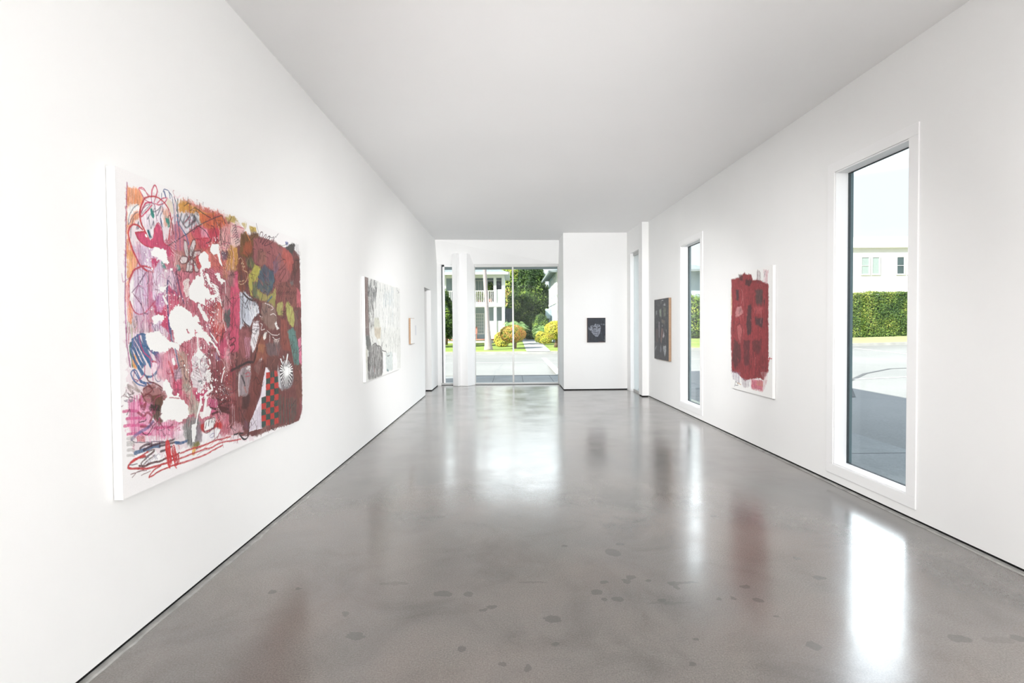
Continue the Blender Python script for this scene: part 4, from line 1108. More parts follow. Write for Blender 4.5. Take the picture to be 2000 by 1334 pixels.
('hatch',([342,411,404,416,403,524,344,535],(190,110,170),4.776100324696999,12.30275630466795,92,0.55),{}),
('hatch',([89,469,139,476,138,585,90,594],(230,215,230),3.144093993309234,13.467038612194711,85,0.55),{}),
('hatch',([314,733,355,740,355,804,316,806],(150,120,160),4.636773469626215,11.615569455338754,80,0.55),{}),
('hatch',([350,866,392,873,392,923,353,923],(230,215,230),4.039591469133947,14.200438703540666,85,0.55),{}),
('hatch',([96,636,147,644,147,734,98,738],(190,110,170),4.379577220412786,10.515656002710916,92,0.55),{}),
('hatch',([352,780,425,792,426,883,355,884],(230,215,230),4.33001688535637,11.063616549208588,80,0.55),{}),
('hatch',([111,623,147,634,145,747,111,753],(150,120,160),3.08632024776435,12.178583416059658,80,0.55),{}),
('hatch',([202,440,249,446,247,549,202,557],(230,215,230),4.072768575802517,11.98061764154199,80,0.55),{}),
('hatch',([188,824,254,836,254,926,191,926],(190,110,170),4.1611985647374965,14.561312315879007,85,0.55),{}),
('hatch',([145,606,196,614,196,703,147,708],(210,100,140),4.887111013125099,11.295620161535389,85,0.55),{}),
('hatch',([170,463,214,465,214,526,172,533],(210,100,140),4.234494094432303,12.15261091998042,80,0.55),{}),
('hatch',([132,331,173,336,171,446,132,456],(150,120,160),3.35298699798083,10.766621290128526,92,0.55),{}),
('hatch',([87,324,144,319,145,364,91,374],(150,120,160),3.445705800017553,11.96407773333111,80,0.55),{}),
('hatch',([192,408,241,413,240,513,193,522],(230,215,230),4.0155939920104275,12.749589907569394,85,0.55),{}),
('hatch',([117,307,150,314,148,429,116,440],(210,100,140),4.367637004513643,10.354130301339506,85,0.55),{}),
('hatch',([377,447,430,453,429,557,378,566],(190,110,170),3.6928313577712144,10.773104951340787,92,0.55),{}),
('hatch',([234,554,300,559,301,639,238,645],(190,110,170),3.78484267231332,10.69143530421723,92,0.55),{}),
('hatch',([227,715,266,721,267,776,228,778],(150,120,160),3.913140810099432,15.901917955246583,92,0.55),{}),
('hatch',([156,659,216,666,217,741,159,744],(190,110,170),4.59628510357169,12.725890569753563,92,0.55),{}),
('hatch',([362,748,428,758,428,842,365,844],(230,215,230),4.757066685369574,14.606750241238744,80,0.55),{}),
('hatch',([127,524,164,530,163,613,127,619],(150,120,160),4.228324371346024,16.202975718897942,85,0.55),{}),
('line',([1631,514,1709,463,1713,445,1678,567],(150,50,70),4.764572273817947,0.7),{}),
('line',([1388,295,1416,411,1476,410,1409,359],(90,50,55),4.939982406647874,0.7),{}),
('line',([1701,1041,1776,1093,1803,1088,1763,1004],(90,50,55),4.765669996246411,0.7),{}),
('line',([1036,1129,1054,1056,981,1062,1023,1077],(70,60,80),4.676926559944318,0.7),{}),
('line',([1067,405,1114,492,1143,421,1166,396],(90,50,55),3.34811097675962,0.7),{}),
('line',([465,405,397,441,425,448,445,461],(70,60,80),4.320274183675582,0.7),{}),
('line',([1274,793,1377,920,1240,896,1242,886],(60,40,46),3.9789486934731473,0.7),{}),
('line',([910,277,912,304,895,303,894,252],(150,50,70),4.8357846840902745,0.7),{}),
('line',([513,380,577,381,577,362,550,352],(70,60,80),3.540249549906738,0.7),{}),
('line',([438,668,414,673,463,587,457,674],(90,50,55),4.383838262784102,0.7),{}),
('line',([873,779,819,812,863,710,836,711],(150,50,70),4.3487002267538,0.7),{}),
('line',([1216,100,1288,76,1214,129,1253,104],(60,40,46),3.797947784699595,0.7),{}),
('line',([1162,383,1143,361,1121,400,1232,274],(90,50,55),3.6675981094348185,0.7),{}),
('line',([484,446,468,410,436,440,464,488],(150,50,70),3.728721906660886,0.7),{}),
('line',([1901,1330,1840,1354,1778,1417,1799,1375],(150,50,70),4.393901973439709,0.7),{}),
('line',([988,412,934,405,940,519,977,463],(60,40,46),3.639522809086152,0.7),{}),
('line',([1153,597,1224,571,1167,592,1229,533],(60,40,46),4.55690790548746,0.7),{}),
('line',([1114,1003,1047,1028,1137,939,1052,1021],(150,50,70),3.83800492884004,0.7),{}),
('line',([826,570,830,513,836,622,870,586],(150,50,70),4.059231331382443,0.7),{}),
('line',([861,744,803,836,846,741,825,811],(60,40,46),4.809019516164212,0.7),{}),
('line',([1282,906,1319,835,1276,915,1398,813],(150,50,70),4.938472357452665,0.7),{}),
('line',([1543,498,1604,357,1525,436,1619,486],(150,50,70),3.342075182257391,0.7),{}),
('line',([430,561,412,587,445,547,416,583],(60,40,46),3.9910215714638397,0.7),{}),
('line',([1187,679,1149,609,1175,624,1218,636],(150,50,70),4.029452430814442,0.7),{}),
('line',([710,584,728,569,748,610,756,540],(150,50,70),3.522301935138934,0.7),{}),
('line',([907,781,956,750,1005,697,929,727],(60,40,46),4.980730164917452,0.7),{}),
('poly',([938,473,1027,466,1047,530,1041,691,1018,893,923,888],(218,78,115),0.95),{'warp':6}),
('poly',([932,638,977,589,971,748,927,771],(200,60,90),0.6),{}),
('hatch',([938,473,1034,466,1019,889,923,884],(190,55,85),6,20,90,0.5),{}),
('line',([926,810,970,799,984,819,924,849,968,843,974,867,930,896,965,914],(105,45,55),10,0.85),{}),
('poly',([1056,505,1111,493,1224,549,1292,576,1308,632,1228,664,1175,732,1103,707,1047,748,1042,667],(196,200,212),1),{'warp':6,'streak':0.2}),
('hatch',([1055,513,1249,557,1281,629,1111,707,1047,744],(110,115,135),5,14,85,0.7),{}),
('hatch',([1164,573,1301,585,1299,633,1185,690],(240,240,240),6,13,70,0.9),{}),
('line',([1087,499,1088,564,1074,626,1080,683,1159,728],(75,55,60),8,0.95),{}),
('line',([1095,506,1158,536,1224,549],(70,50,55),14,0.95),{}),
('line',([1158,536,1115,583],(80,60,65),7,0.95),{}),
('line',([1174,539,1180,606],(90,70,80),6,0.95),{}),
('poly',([1218,694,1296,694,1301,803,1264,862,1202,911,1171,833,1198,792],(222,218,222),0.95),{'warp':6}),
('hatch',([1218,694,1296,698,1302,776,1224,775],(120,75,85),5,20,5,0.8),{}),
('hatch',([1181,800,1292,802,1220,886],(70,50,60),5,22,60,0.8),{}),
('poly',([1039,748,1158,741,1180,834,1177,893,1150,950,1071,936,1034,869],(160,90,95),0.8),{'warp':6}),
('hatch',([1092,790,1181,804,1166,959,1118,948],(225,160,190),4,13,75,0.9),{}),
('poly',([1356,556,1430,553,1527,567,1566,612,1584,687,1540,752,1461,751,1387,706,1324,671,1335,619],(150,118,108),0.95),{'warp':8}),
('hatch',([1346,565,1567,593,1541,724,1351,689],(115,85,80),5,18,85,0.6),{}),
('line',([1393,559,1468,569,1527,590,1486,605],(225,215,212),6,0.85),{}),
('line',([1475,642,1525,632,1565,645],(225,215,212),6,0.85),{}),
('line',([1316,654,1352,658],(225,215,212),6,0.85),{}),
('line',([1323,707,1350,715,1330,750,1385,746],(225,215,212),6,0.85),{}),
('line',([1508,807,1558,827,1620,819],(225,215,212),6,0.85),{}),
('line',([1422,760,1499,789,1579,795,1622,786],(225,215,212),6,0.85),{}),
('poly',([1542,706,1573,687,1592,729,1623,743,1581,752],(238,235,232),1),{'warp':4}),
('poly',([1346,817,1384,769,1422,769,1401,814,1364,826],(225,218,212),1),{'warp':5}),
('poly',([1517,826,1620,829,1597,866,1526,868],(205,185,178),0.8),{'warp':5}),
('line',([1460,792,1458,842],(225,210,205),10,0.7),{}),
('poly',([1409,850,1619,848,1628,895,1593,969,1434,941,1389,894],(118,95,98),0.9),{'warp':8}),
('line',([1294,533,1317,619,1343,654],(110,60,58),14,0.95),{}),
('line',([1308,637,1334,645],(70,50,50),12,0.95),{}),
('poly',([1589,555,1685,532,1693,599,1680,647,1606,639,1577,602],(178,172,95),0.95),{'warp':7}),
('poly',([1740,539,1785,527,1876,578,1908,684,1870,735,1801,705,1747,636],(182,178,95),1),{'warp':7}),
('hatch',([1740,539,1888,583,1882,724,1767,685],(150,150,75),5,20,75,0.6),{}),
('hatch',([1589,560,1695,551,1681,643,1586,635],(120,90,90),6,24,75,0.6),{}),
('poly',([1900,593,1973,590,1968,725,1906,724],(125,95,90),0.8),{}),
('poly',([1753,764,1870,735,1916,775,1938,837,1985,911,1979,1061,1881,1048,1838,935,1795,853],(98,138,132),1),{'warp':6}),
('poly',([1963,838,2027,819,2030,1060,1980,1035,1972,911],(218,120,150),1),{'warp':5}),
('line',([1909,954,2037,892],(70,60,80),6,0.95),{}),
('line',([1921,970,2036,919],(70,60,80),6,0.95),{}),
('poly',([1284,785,1347,795,1382,840,1416,931,1374,1033,1215,1020,1235,921],(148,84,66),0.9),{'warp':8}),
('poly',([1282,846,1381,858,1360,919,1288,907],(165,105,70),0.8),{'warp':6}),
('poly',([1648,657,1756,685,1774,803,1838,935,1681,917,1640,848],(150,78,66),0.85),{'warp':8}),
('line',([1347,777,1272,863,1216,971],(95,45,42),10,0.95),{}),
('line',([1038,991,1133,970,1216,976,1272,880],(50,40,42),10,0.95),{}),
('line',([918,1010,1019,991,1134,970,1218,976],(60,45,48),16,0.85),{}),
('line',([1218,979,1271,880],(70,42,42),8,0.95),{}),
('poly',([1217,1003,1338,948,1315,1020,1283,1072,1226,1037],(215,208,210),1),{'warp':4}),
('hatch',([1227,999,1328,952,1283,1067],(130,80,90),4,16,70,0.8),{}),
('poly',([1009,1031,1070,996,1170,994,1178,1038,1157,1093,1126,1197,1020,1183,1015,1096],(165,150,155),0.9),{'warp':8}),
('line',([1100,1045,1150,1040,1158,1064,1104,1064],(190,80,100),7,0.95),{}),
('poly',([1115,999,1170,994,1169,1023,1124,1014],(225,222,222),0.9),{}),
('line',([1051,1054,1084,1103,1092,1123],(60,55,60),16,0.8),{}),
('line',([1025,1042,1014,1105,1016,1182],(230,222,222),10,0.8),{}),
('line',([1083,1131,1109,1171],(180,110,100),14,0.7),{}),
('poly',([1054,1192,1154,1187,1150,1290,1051,1279],(75,45,45),0.8),{'warp':8}),
('poly',([1180,981,1358,964,1419,1034,1352,1133,1268,1212,1195,1336,1156,1386,1076,1334,1151,1253,1175,1113],(122,62,56),0.9),{'warp':8}),
('line',([1234,1072,1211,1166,1248,1209],(80,40,38),5,0.95),{}),
('line',([1234,1076,1271,1134,1332,1121],(80,40,38),5,0.95),{}),
('poly',([1387,1026,1451,1037,1456,1068,1396,1067,1388,1137,1379,1237,1317,1238,1317,1377,1319,1457,1135,1444,1146,1384,1215,1320,1308,1217,1342,1122],(222,216,224),1),{'warp':3,'streak':0.1}),
('hatch',([1135,1439,1319,1452,1321,1278,1215,1320],(150,110,150),4,11,88,0.85),{}),
('hatch',([1215,1311,1317,1243,1374,1095,1352,1123],(150,115,140),4,16,88,0.7),{}),
('poly',([1317,1238,1384,1241,1383,1284,1316,1281],(62,84,78),1),{'warp':2,'streak':0.1}),
('poly',([1316,1281,1383,1284,1381,1327,1314,1323],(200,55,45),1),{'warp':2,'streak':0.1}),
('poly',([1314,1323,1381,1327,1379,1370,1312,1365],(62,84,78),1),{'warp':2,'streak':0.1}),
('poly',([1312,1365,1379,1370,1378,1413,1311,1408],(200,55,45),1),{'warp':2,'streak':0.1}),
('poly',([1311,1408,1378,1413,1376,1456,1309,1450],(62,84,78),1),{'warp':2,'streak':0.1}),
('poly',([1391,1064,1459,1063,1457,1107,1390,1108],(200,55,45),1),{'warp':2,'streak':0.1}),
('poly',([1390,1108,1457,1107,1456,1151,1388,1151],(62,84,78),1),{'warp':2,'streak':0.1}),
('poly',([1388,1151,1456,1151,1454,1195,1386,1194],(200,55,45),1),{'warp':2,'streak':0.1}),
('poly',([1386,1194,1454,1195,1452,1239,1385,1237],(62,84,78),1),{'warp':2,'streak':0.1}),
('poly',([1385,1237,1452,1239,1450,1283,1383,1280],(200,55,45),1),{'warp':2,'streak':0.1}),
('poly',([1383,1280,1450,1283,1449,1327,1381,1324],(62,84,78),1),{'warp':2,'streak':0.1}),
('poly',([1381,1324,1449,1327,1447,1371,1380,1367],(200,55,45),1),{'warp':2,'streak':0.1}),
('poly',([1380,1367,1447,1371,1445,1415,1378,1410],(62,84,78),1),{'warp':2,'streak':0.1}),
('poly',([1378,1410,1445,1415,1444,1459,1376,1453],(200,55,45),1),{'warp':2,'streak':0.1}),
('poly',([1459,1065,1522,1064,1521,1109,1457,1109],(62,84,78),1),{'warp':2,'streak':0.1}),
('poly',([1457,1109,1521,1109,1519,1153,1456,1153],(200,55,45),1),{'warp':2,'streak':0.1}),
('poly',([1456,1153,1519,1153,1517,1198,1454,1197],(62,84,78),1),{'warp':2,'streak':0.1}),
('poly',([1454,1197,1517,1198,1515,1243,1452,1241],(200,55,45),1),{'warp':2,'streak':0.1}),
('poly',([1452,1241,1515,1243,1514,1288,1450,1285],(62,84,78),1),{'warp':2,'streak':0.1}),
('poly',([1450,1285,1514,1288,1512,1332,1449,1329],(200,55,45),1),{'warp':2,'streak':0.1}),
('poly',([1449,1329,1512,1332,1510,1377,1447,1373],(62,84,78),1),{'warp':2,'streak':0.1}),
('poly',([1447,1373,1510,1377,1508,1421,1445,1417],(200,55,45),1),{'warp':2,'streak':0.1}),
('poly',([1445,1417,1508,1421,1507,1466,1444,1461],(62,84,78),1),{'warp':2,'streak':0.1}),
('poly',([1522,1063,1592,1062,1590,1108,1521,1108],(200,55,45),1),{'warp':2,'streak':0.1}),
('poly',([1521,1108,1590,1108,1588,1153,1519,1153],(62,84,78),1),{'warp':2,'streak':0.1}),
('poly',([1519,1153,1588,1153,1586,1199,1517,1198],(200,55,45),1),{'warp':2,'streak':0.1}),
('poly',([1517,1198,1586,1199,1585,1244,1515,1242],(62,84,78),1),{'warp':2,'streak':0.1}),
('poly',([1515,1242,1585,1244,1583,1290,1514,1287],(200,55,45),1),{'warp':2,'streak':0.1}),
('poly',([1514,1287,1583,1290,1581,1335,1512,1332],(62,84,78),1),{'warp':2,'streak':0.1}),
('poly',([1512,1332,1581,1335,1579,1381,1510,1376],(200,55,45),1),{'warp':2,'streak':0.1}),
('poly',([1510,1376,1579,1381,1577,1426,1509,1421],(62,84,78),1),{'warp':2,'streak':0.1}),
('poly',([1509,1421,1577,1426,1576,1471,1507,1466],(200,55,45),1),{'warp':2,'streak':0.1}),
('line',([1460,1042,1449,1247,1444,1462],(70,60,60),4,0.95),{}),
('poly',([1444,949,1590,947,1586,1069,1461,1063,1398,1027],(118,72,66),0.9),{'warp':6}),
('hatch',([1411,967,1577,978,1563,1062,1440,1056],(80,48,46),5,22,90,0.7),{}),
('poly',([1597,1070,1645,1058,1847,1075,1871,1146,1842,1199,1789,1227,1687,1225,1639,1230,1592,1192],(150,150,155),0.8),{'warp':6}),
('poly',([1587,1021,1619,1120,1639,1219,1592,1192,1574,1068],(200,205,210),0.7),{'warp':4}),
('line',([1715,1063,1667,1004],(40,38,40),9,0.9),{'dry':0.1}),
('line',([1722,1061,1693,995],(40,38,40),9,0.9),{'dry':0.1}),
('line',([1729,1060,1722,991],(40,38,40),9,0.9),{'dry':0.1}),
('line',([1736,1061,1752,994],(40,38,40),9,0.9),{'dry':0.1}),
('line',([1743,1063,1781,1002],(40,38,40),9,0.9),{'dry':0.1}),
('line',([1749,1066,1807,1017],(40,38,40),9,0.9),{'dry':0.1}),
('line',([1754,1071,1828,1036],(40,38,40),9,0.9),{'dry':0.1}),
('line',([1757,1076,1843,1058],(40,38,40),9,0.9),{'dry':0.1}),
('line',([1758,1082,1849,1083],(40,38,40),9,0.9),{'dry':0.1}),
('line',([1758,1088,1847,1113],(40,38,40),9,0.9),{'dry':0.1}),
('line',([1756,1093,1837,1145],(40,38,40),9,0.9),{'dry':0.1}),
('line',([1752,1098,1819,1172],(40,38,40),9,0.9),{'dry':0.1}),
('line',([1746,1101,1795,1193],(40,38,40),9,0.9),{'dry':0.1}),
('line',([1740,1103,1767,1206],(40,38,40),9,0.9),{'dry':0.1}),
('line',([1733,1104,1737,1210],(40,38,40),9,0.9),{'dry':0.1}),
('line',([1725,1103,1707,1206],(40,38,40),9,0.9),{'dry':0.1}),
('line',([1719,1101,1679,1193],(40,38,40),9,0.9),{'dry':0.1}),
('line',([1713,1097,1655,1173],(40,38,40),9,0.9),{'dry':0.1}),
('line',([1708,1093,1636,1147],(40,38,40),9,0.9),{'dry':0.1}),
('line',([1705,1087,1624,1117],(40,38,40),9,0.9),{'dry':0.1}),
('line',([1703,1082,1618,1085],(40,38,40),9,0.9),{'dry':0.1}),
('line',([1704,1076,1620,1058],(40,38,40),9,0.9),{'dry':0.1}),
('line',([1706,1071,1629,1037],(40,38,40),9,0.9),{'dry':0.1}),
('line',([1710,1066,1645,1018],(40,38,40),9,0.9),{'dry':0.1}),
('line',([1731,1082,1679,1006],(238,238,238),9,1),{'dry':0}),
('line',([1731,1082,1707,1000],(238,238,238),9,1),{'dry':0}),
('line',([1731,1082,1737,1000],(238,238,238),9,1),{'dry':0}),
('line',([1731,1082,1767,1005],(238,238,238),9,1),{'dry':0}),
('line',([1731,1082,1794,1016],(238,238,238),9,1),{'dry':0}),
('line',([1731,1082,1818,1032],(238,238,238),9,1),{'dry':0}),
('line',([1731,1082,1836,1051],(238,238,238),9,1),{'dry':0}),
('line',([1731,1082,1847,1072],(238,238,238),9,1),{'dry':0}),
('line',([1731,1082,1849,1096],(238,238,238),9,1),{'dry':0}),
('line',([1731,1082,1843,1128],(238,238,238),9,1),{'dry':0}),
('line',([1731,1082,1829,1157],(238,238,238),9,1),{'dry':0}),
('line',([1731,1082,1808,1180],(238,238,238),9,1),{'dry':0}),
('line',([1731,1082,1782,1197],(238,238,238),9,1),{'dry':0}),
('line',([1731,1082,1753,1205],(238,238,238),9,1),{'dry':0}),
('line',([1731,1082,1722,1205],(238,238,238),9,1),{'dry':0}),
('line',([1731,1082,1693,1196],(238,238,238),9,1),{'dry':0}),
('line',([1731,1082,1667,1180],(238,238,238),9,1),{'dry':0}),
('line',([1731,1082,1645,1158],(238,238,238),9,1),{'dry':0}),
('line',([1731,1082,1629,1130],(238,238,238),9,1),{'dry':0}),
('line',([1731,1082,1620,1100],(238,238,238),9,1),{'dry':0}),
('line',([1731,1082,1619,1070],(238,238,238),9,1),{'dry':0}),
('line',([1731,1082,1624,1049],(238,238,238),9,1),{'dry':0}),
('line',([1731,1082,1636,1031],(238,238,238),9,1),{'dry':0}),
('line',([1731,1082,1655,1016],(238,238,238),9,1),{'dry':0}),
('poly',([1695,1046,1783,1047,1820,1090,1780,1120,1717,1114,1681,1077],(240,240,240),1),{'warp':3}),
('poly',([1619,976,1653,1021,1683,1040,1649,978],(238,238,238),1),{'warp':2}),
('line',([1619,976,1653,1021,1683,1040,1649,978],(50,45,48),5,0.8),{}),
('poly',([1667,957,1697,997,1707,1041,1692,964],(238,238,238),1),{'warp':2}),
('line',([1667,957,1697,997,1707,1041,1692,964],(50,45,48),5,0.8),{}),
('poly',([1749,948,1721,1010,1732,1043,1774,952],(238,238,238),1),{'warp':2}),
('line',([1749,948,1721,1010,1732,1043,1774,952],(50,45,48),5,0.8),{}),
('poly',([1797,1015,1757,1045,1782,1059],(238,238,238),1),{'warp':2}),
('line',([1797,1015,1757,1045,1782,1059],(50,45,48),5,0.8),{}),
('line',([1742,1121,1729,1285,1740,1481],(45,42,44),5,0.8),{}),
('line',([1897,1338,1782,1393],(40,40,42),6,0.95),{}),
('hatch',([1590,1256,1918,1323,1913,1450,1829,1537,1582,1467],(60,98,90),16,40,90,0.7),{}),
('poly',([1828,905,1977,911,1972,1051,1889,1039,1851,974],(96,134,128),0.95),{'warp':5}),
('poly',([1889,1039,2014,1066,2032,1328,1943,1408,1919,1312,1870,1180],(128,78,68),0.9),{'warp':6}),
('line',([1984,1098,2037,1198],(205,120,140),5,0.95),{}),
('line',([1988,1333,2012,1443],(205,120,140),6,0.7),{}),
('hatch',([1975,1320,2032,1328,2025,1481,1968,1471],(170,90,110),4,12,85,0.8),{}),
('poly',([905,1382,972,1342,1039,1382,1072,1426,952,1419,904,1413],(220,170,180),0.8),{}),
('hatch',([1075,1348,1137,1387,1126,1437,1064,1401],(110,90,130),4,12,60,0.8),{}),
('hatch',([912,1172,1046,1191,1038,1400,905,1374],(150,55,60),6,14,90,0.7),{}),
('hatch',([910,1242,959,1241,953,1392,905,1382],(215,190,195),4,20,90,0.7),{}),
('line',([944,1422,1002,1427,1054,1436],(50,42,46),9,0.95),{}),
('line',([1011,1436,1062,1475,1106,1480,1130,1447,1135,1382],(50,42,46),9,0.95),{}),
('poly',([1237,1504,1258,1484,1340,1451,1424,1458,1381,1480,1287,1490],(150,110,105),0.8),{}),
('line',([1456,1469,1467,1492,1500,1504],(60,50,50),8,0.95),{}),
('line',([1535,1469,1545,1497,1511,1511],(140,90,80),8,0.95),{}),
('tangle',(362,136,656,1242,90,[(110,40,60),(70,50,70),(190,40,80),(235,200,210),(120,60,70)],4,22,0.8,1.6),{}),
('tangle',(655,106,959,1328,130,[(80,40,48),(60,44,56),(170,50,80),(225,180,185),(100,50,52)],4.5,26,0.8,1.6),{}),
('tangle',(989,135,2007,586,60,[(80,44,44),(70,60,70),(170,100,95),(60,50,48)],5,36,0.8,1.6),{}),
('tangle',(968,586,1977,1409,70,[(74,40,40),(56,44,46),(165,100,92),(96,50,46)],5,34,0.8,1.6),{}),
('tangle',(83,426,364,833,50,[(150,60,110),(90,70,110),(190,90,150)],3,18,0.8,1.6),{}),
('tangle',(56,1036,345,1289,60,[(120,40,60),(90,60,70),(200,60,120)],4,16,0.8,0.8),{}),
('tangle',(529,2,950,368,50,[(90,50,60),(200,50,60),(70,50,50)],4,20,0.8,1.6),{}),
('poly',([628,301,670,288,700,301,705,352,723,368,691,386,649,394,636,407,631,382,615,345,610,325],(240,240,238),1),{'warp':6,'streak':0}),
('poly',([727,258,746,236,798,221,818,225,820,266,841,335,854,349,827,344,809,302,790,282,757,294,726,280],(240,240,238),1),{'warp':5,'streak':0}),
('poly',([621,350,718,338,723,366,655,385,642,419,665,452,663,488,699,511,735,556,697,562,685,573,661,556,665,603,647,600,601,595,561,586,512,568,508,527,542,480,571,447,618,432,631,384],(240,240,238),1),{'warp':8,'streak':0}),
('poly',([672,415,696,417,737,490,718,495,677,444],(240,240,238),1),{'warp':6,'streak':0}),
('poly',([726,457,751,463,801,507,814,537,787,553,722,571,698,543,787,531,775,509],(240,240,238),1),{'warp':10,'streak':0}),
('poly',([753,400,818,401,871,453,850,466,791,437],(240,240,238),0.95),{'warp':14,'streak':0}),
('poly',([385,617,472,624,541,663,587,662,609,697,585,704,642,746,690,776,751,827,688,824,653,793,583,760,555,746,565,788,537,783,500,742,473,742,537,797,482,803,445,816,379,814],(240,240,238),1),{'warp':9,'streak':0}),
('poly',([589,599,612,598,693,689,680,700,650,689,611,633],(240,240,238),0.95),{'warp':6,'streak':0}),
('line',([725,476,776,479,802,492],(240,240,238),7,0.9),{'dry':0.4}),
('line',([735,490,783,495,808,510],(240,240,238),7,0.9),{'dry':0.4}),
('line',([744,504,791,512,814,527],(240,240,238),7,0.9),{'dry':0.4}),
('line',([754,518,798,528,820,545],(240,240,238),7,0.9),{'dry':0.4}),
('line',([764,532,805,545,826,563],(240,240,238),7,0.9),{'dry':0.4}),
('line',([774,546,813,561,832,581],(240,240,238),7,0.9),{'dry':0.4}),
('line',([784,561,820,578,838,599],(240,240,238),7,0.9),{'dry':0.4}),
('poly',([456,474,521,465,507,555,485,569,465,520],(236,232,226),0.8),{'warp':8,'streak':0,'grain':0.4}),
('line',([715,769,777,826],(240,240,238),9,0.95),{}),
('line',([851,611,843,664,874,752],(240,240,238),5,0.9),{'dry':0.4}),
('line',([878,444,882,517],(240,240,238),5,0.95),{}),
('poly',([380,759,538,762,554,783,531,792,456,797,429,826,379,808],(240,240,238),1),{'warp':7,'streak':0}),
('poly',([566,762,630,763,689,793,738,820,776,858,801,893,769,866,713,819,676,807,712,845,688,836,641,795,594,787,571,790],(240,240,238),1),{'warp':6,'streak':0}),
('line',([582,783,585,868],(240,240,238),12,0.9),{}),
('poly',([574,867,603,854,620,880,649,889,637,906,590,910,561,894],(240,240,238),0.95),{'warp':9,'streak':0}),
('line',([592,921,594,960],(240,240,238),14,0.95),{}),
('line',([838,991,855,981],(240,240,238),9,0.95),{}),
('line',([847,1003,829,1032,814,1069],(240,240,238),12,0.9),{}),
('poly',([664,987,707,991,700,1019,718,1043,705,1056,656,1051],(240,240,238),0.9),{'warp':12,'streak':0,'grain':0.35}),
('line',([800,901,769,869],(240,240,238),7,0.95),{}),
('line',([691,924,702,946],(240,240,238),14,0.95),{}),
('line',([704,1075,716,1102,678,1112,641,1128,664,1146],(240,240,238),16,0.95),{}),
('line',([599,1137,604,1173,567,1228],(240,240,238),15,1),{'dry':0}),
('line',([652,1152,638,1193,625,1239],(240,240,238),18,0.95),{'dry':0.1}),
('poly',([369,1095,399,1102,445,1122,475,1150,495,1216,366,1193],(240,240,238),1),{'warp':8,'streak':0}),
('line',([369,1108,393,1114],(190,60,90),6,0.95),{}),
('line',([368,1137,397,1148],(150,70,80),9,0.95),{}),
('poly',([368,1112,439,1132,478,1160,481,1224,455,1238,411,1239,365,1221],(240,240,238),1),{'warp':8,'streak':0}),
('line',([599,1155,581,1195,552,1276,528,1355],(240,240,238),13,1),{'dry':0}),
('poly',([515,1272,546,1275,562,1284,550,1334,532,1376,512,1371,508,1325],(240,240,238),1),{'warp':5,'streak':0}),
('line',([655,1153,644,1219],(240,240,238),12,1),{}),
('poly',([586,1223,641,1212,676,1197,710,1223,674,1258,607,1253],(240,240,238),0.9),{'warp':10,'streak':0}),
('poly',([180,756,214,748,277,757,304,779,342,796,361,810,420,822,419,858,360,839,301,865,264,857,247,850,211,845,186,825,170,792],(240,240,238),1),{'warp':8,'streak':0}),
('poly',([287,1009,316,1000,334,1021,352,1055,361,1089,411,1089,408,1173,273,1151,283,1116,313,1089,290,1054],(240,240,238),1),{'warp':8,'streak':0}),
('line',([334,1098,410,1112],(190,60,90),6,0.8),{}),
('line',([350,1135,389,1144],(160,80,90),9,0.8),{}),
('poly',([353,894,378,889,386,929,366,933],(240,240,238),1),{'warp':5,'streak':0}),
('poly',([285,1100,410,1118,406,1233,363,1222,291,1212,272,1192,264,1163,264,1137],(240,240,238),1),{'warp':8,'streak':0}),
('poly',([228,355,255,345,329,334,323,354,350,395,336,409,317,392,280,385,244,383,218,374],(240,240,238),1),{'warp':10,'streak':0}),
('poly',([271,529,303,520,347,507,317,525,298,549,275,547],(240,240,238),1),{'warp':5,'streak':0}),
('poly',([364,419,379,417,383,433,364,432],(240,240,238),1),{'warp':5,'streak':0}),
('line',([302,571,329,608],(240,240,238),14,0.95),{}),
('poly',([208,686,226,673,262,666,299,662,302,688,270,701,251,713,224,716],(240,240,238),1),{'warp':7,'streak':0}),
('poly',([357,639,427,613,422,760,372,760,349,716,341,668],(240,240,238),1),{'warp':8,'streak':0}),
('poly',([223,355,255,326,292,324,328,340,337,359,218,376],(240,240,238),1),{'warp':9,'streak':0}),
('drops',(653,510,30,60,120,1.5,7,(240,240,238)),{}),
('drops',(695,734,40,80,110,1.5,6,(240,240,238)),{}),
('drops',(655,1003,30,70,130,1.5,8,(240,240,238)),{}),
('drops',(667,1095,40,60,110,1.5,8,(240,240,238)),{}),
('drops',(811,1112,40,60,60,1.5,6,(240,240,238)),{}),
('drops',(345,598,60,60,60,1.5,7,(240,240,238)),{}),
('drops',(237,386,50,40,50,1.5,8,(240,240,238)),{}),
('drops',(550,964,50,60,60,1.5,7,(240,240,238)),{}),
('drops',(736,611,40,60,70,1.5,6,(240,240,238)),{}),
('drops',(803,234,50,30,30,1.5,6,(240,240,238)),{}),
]
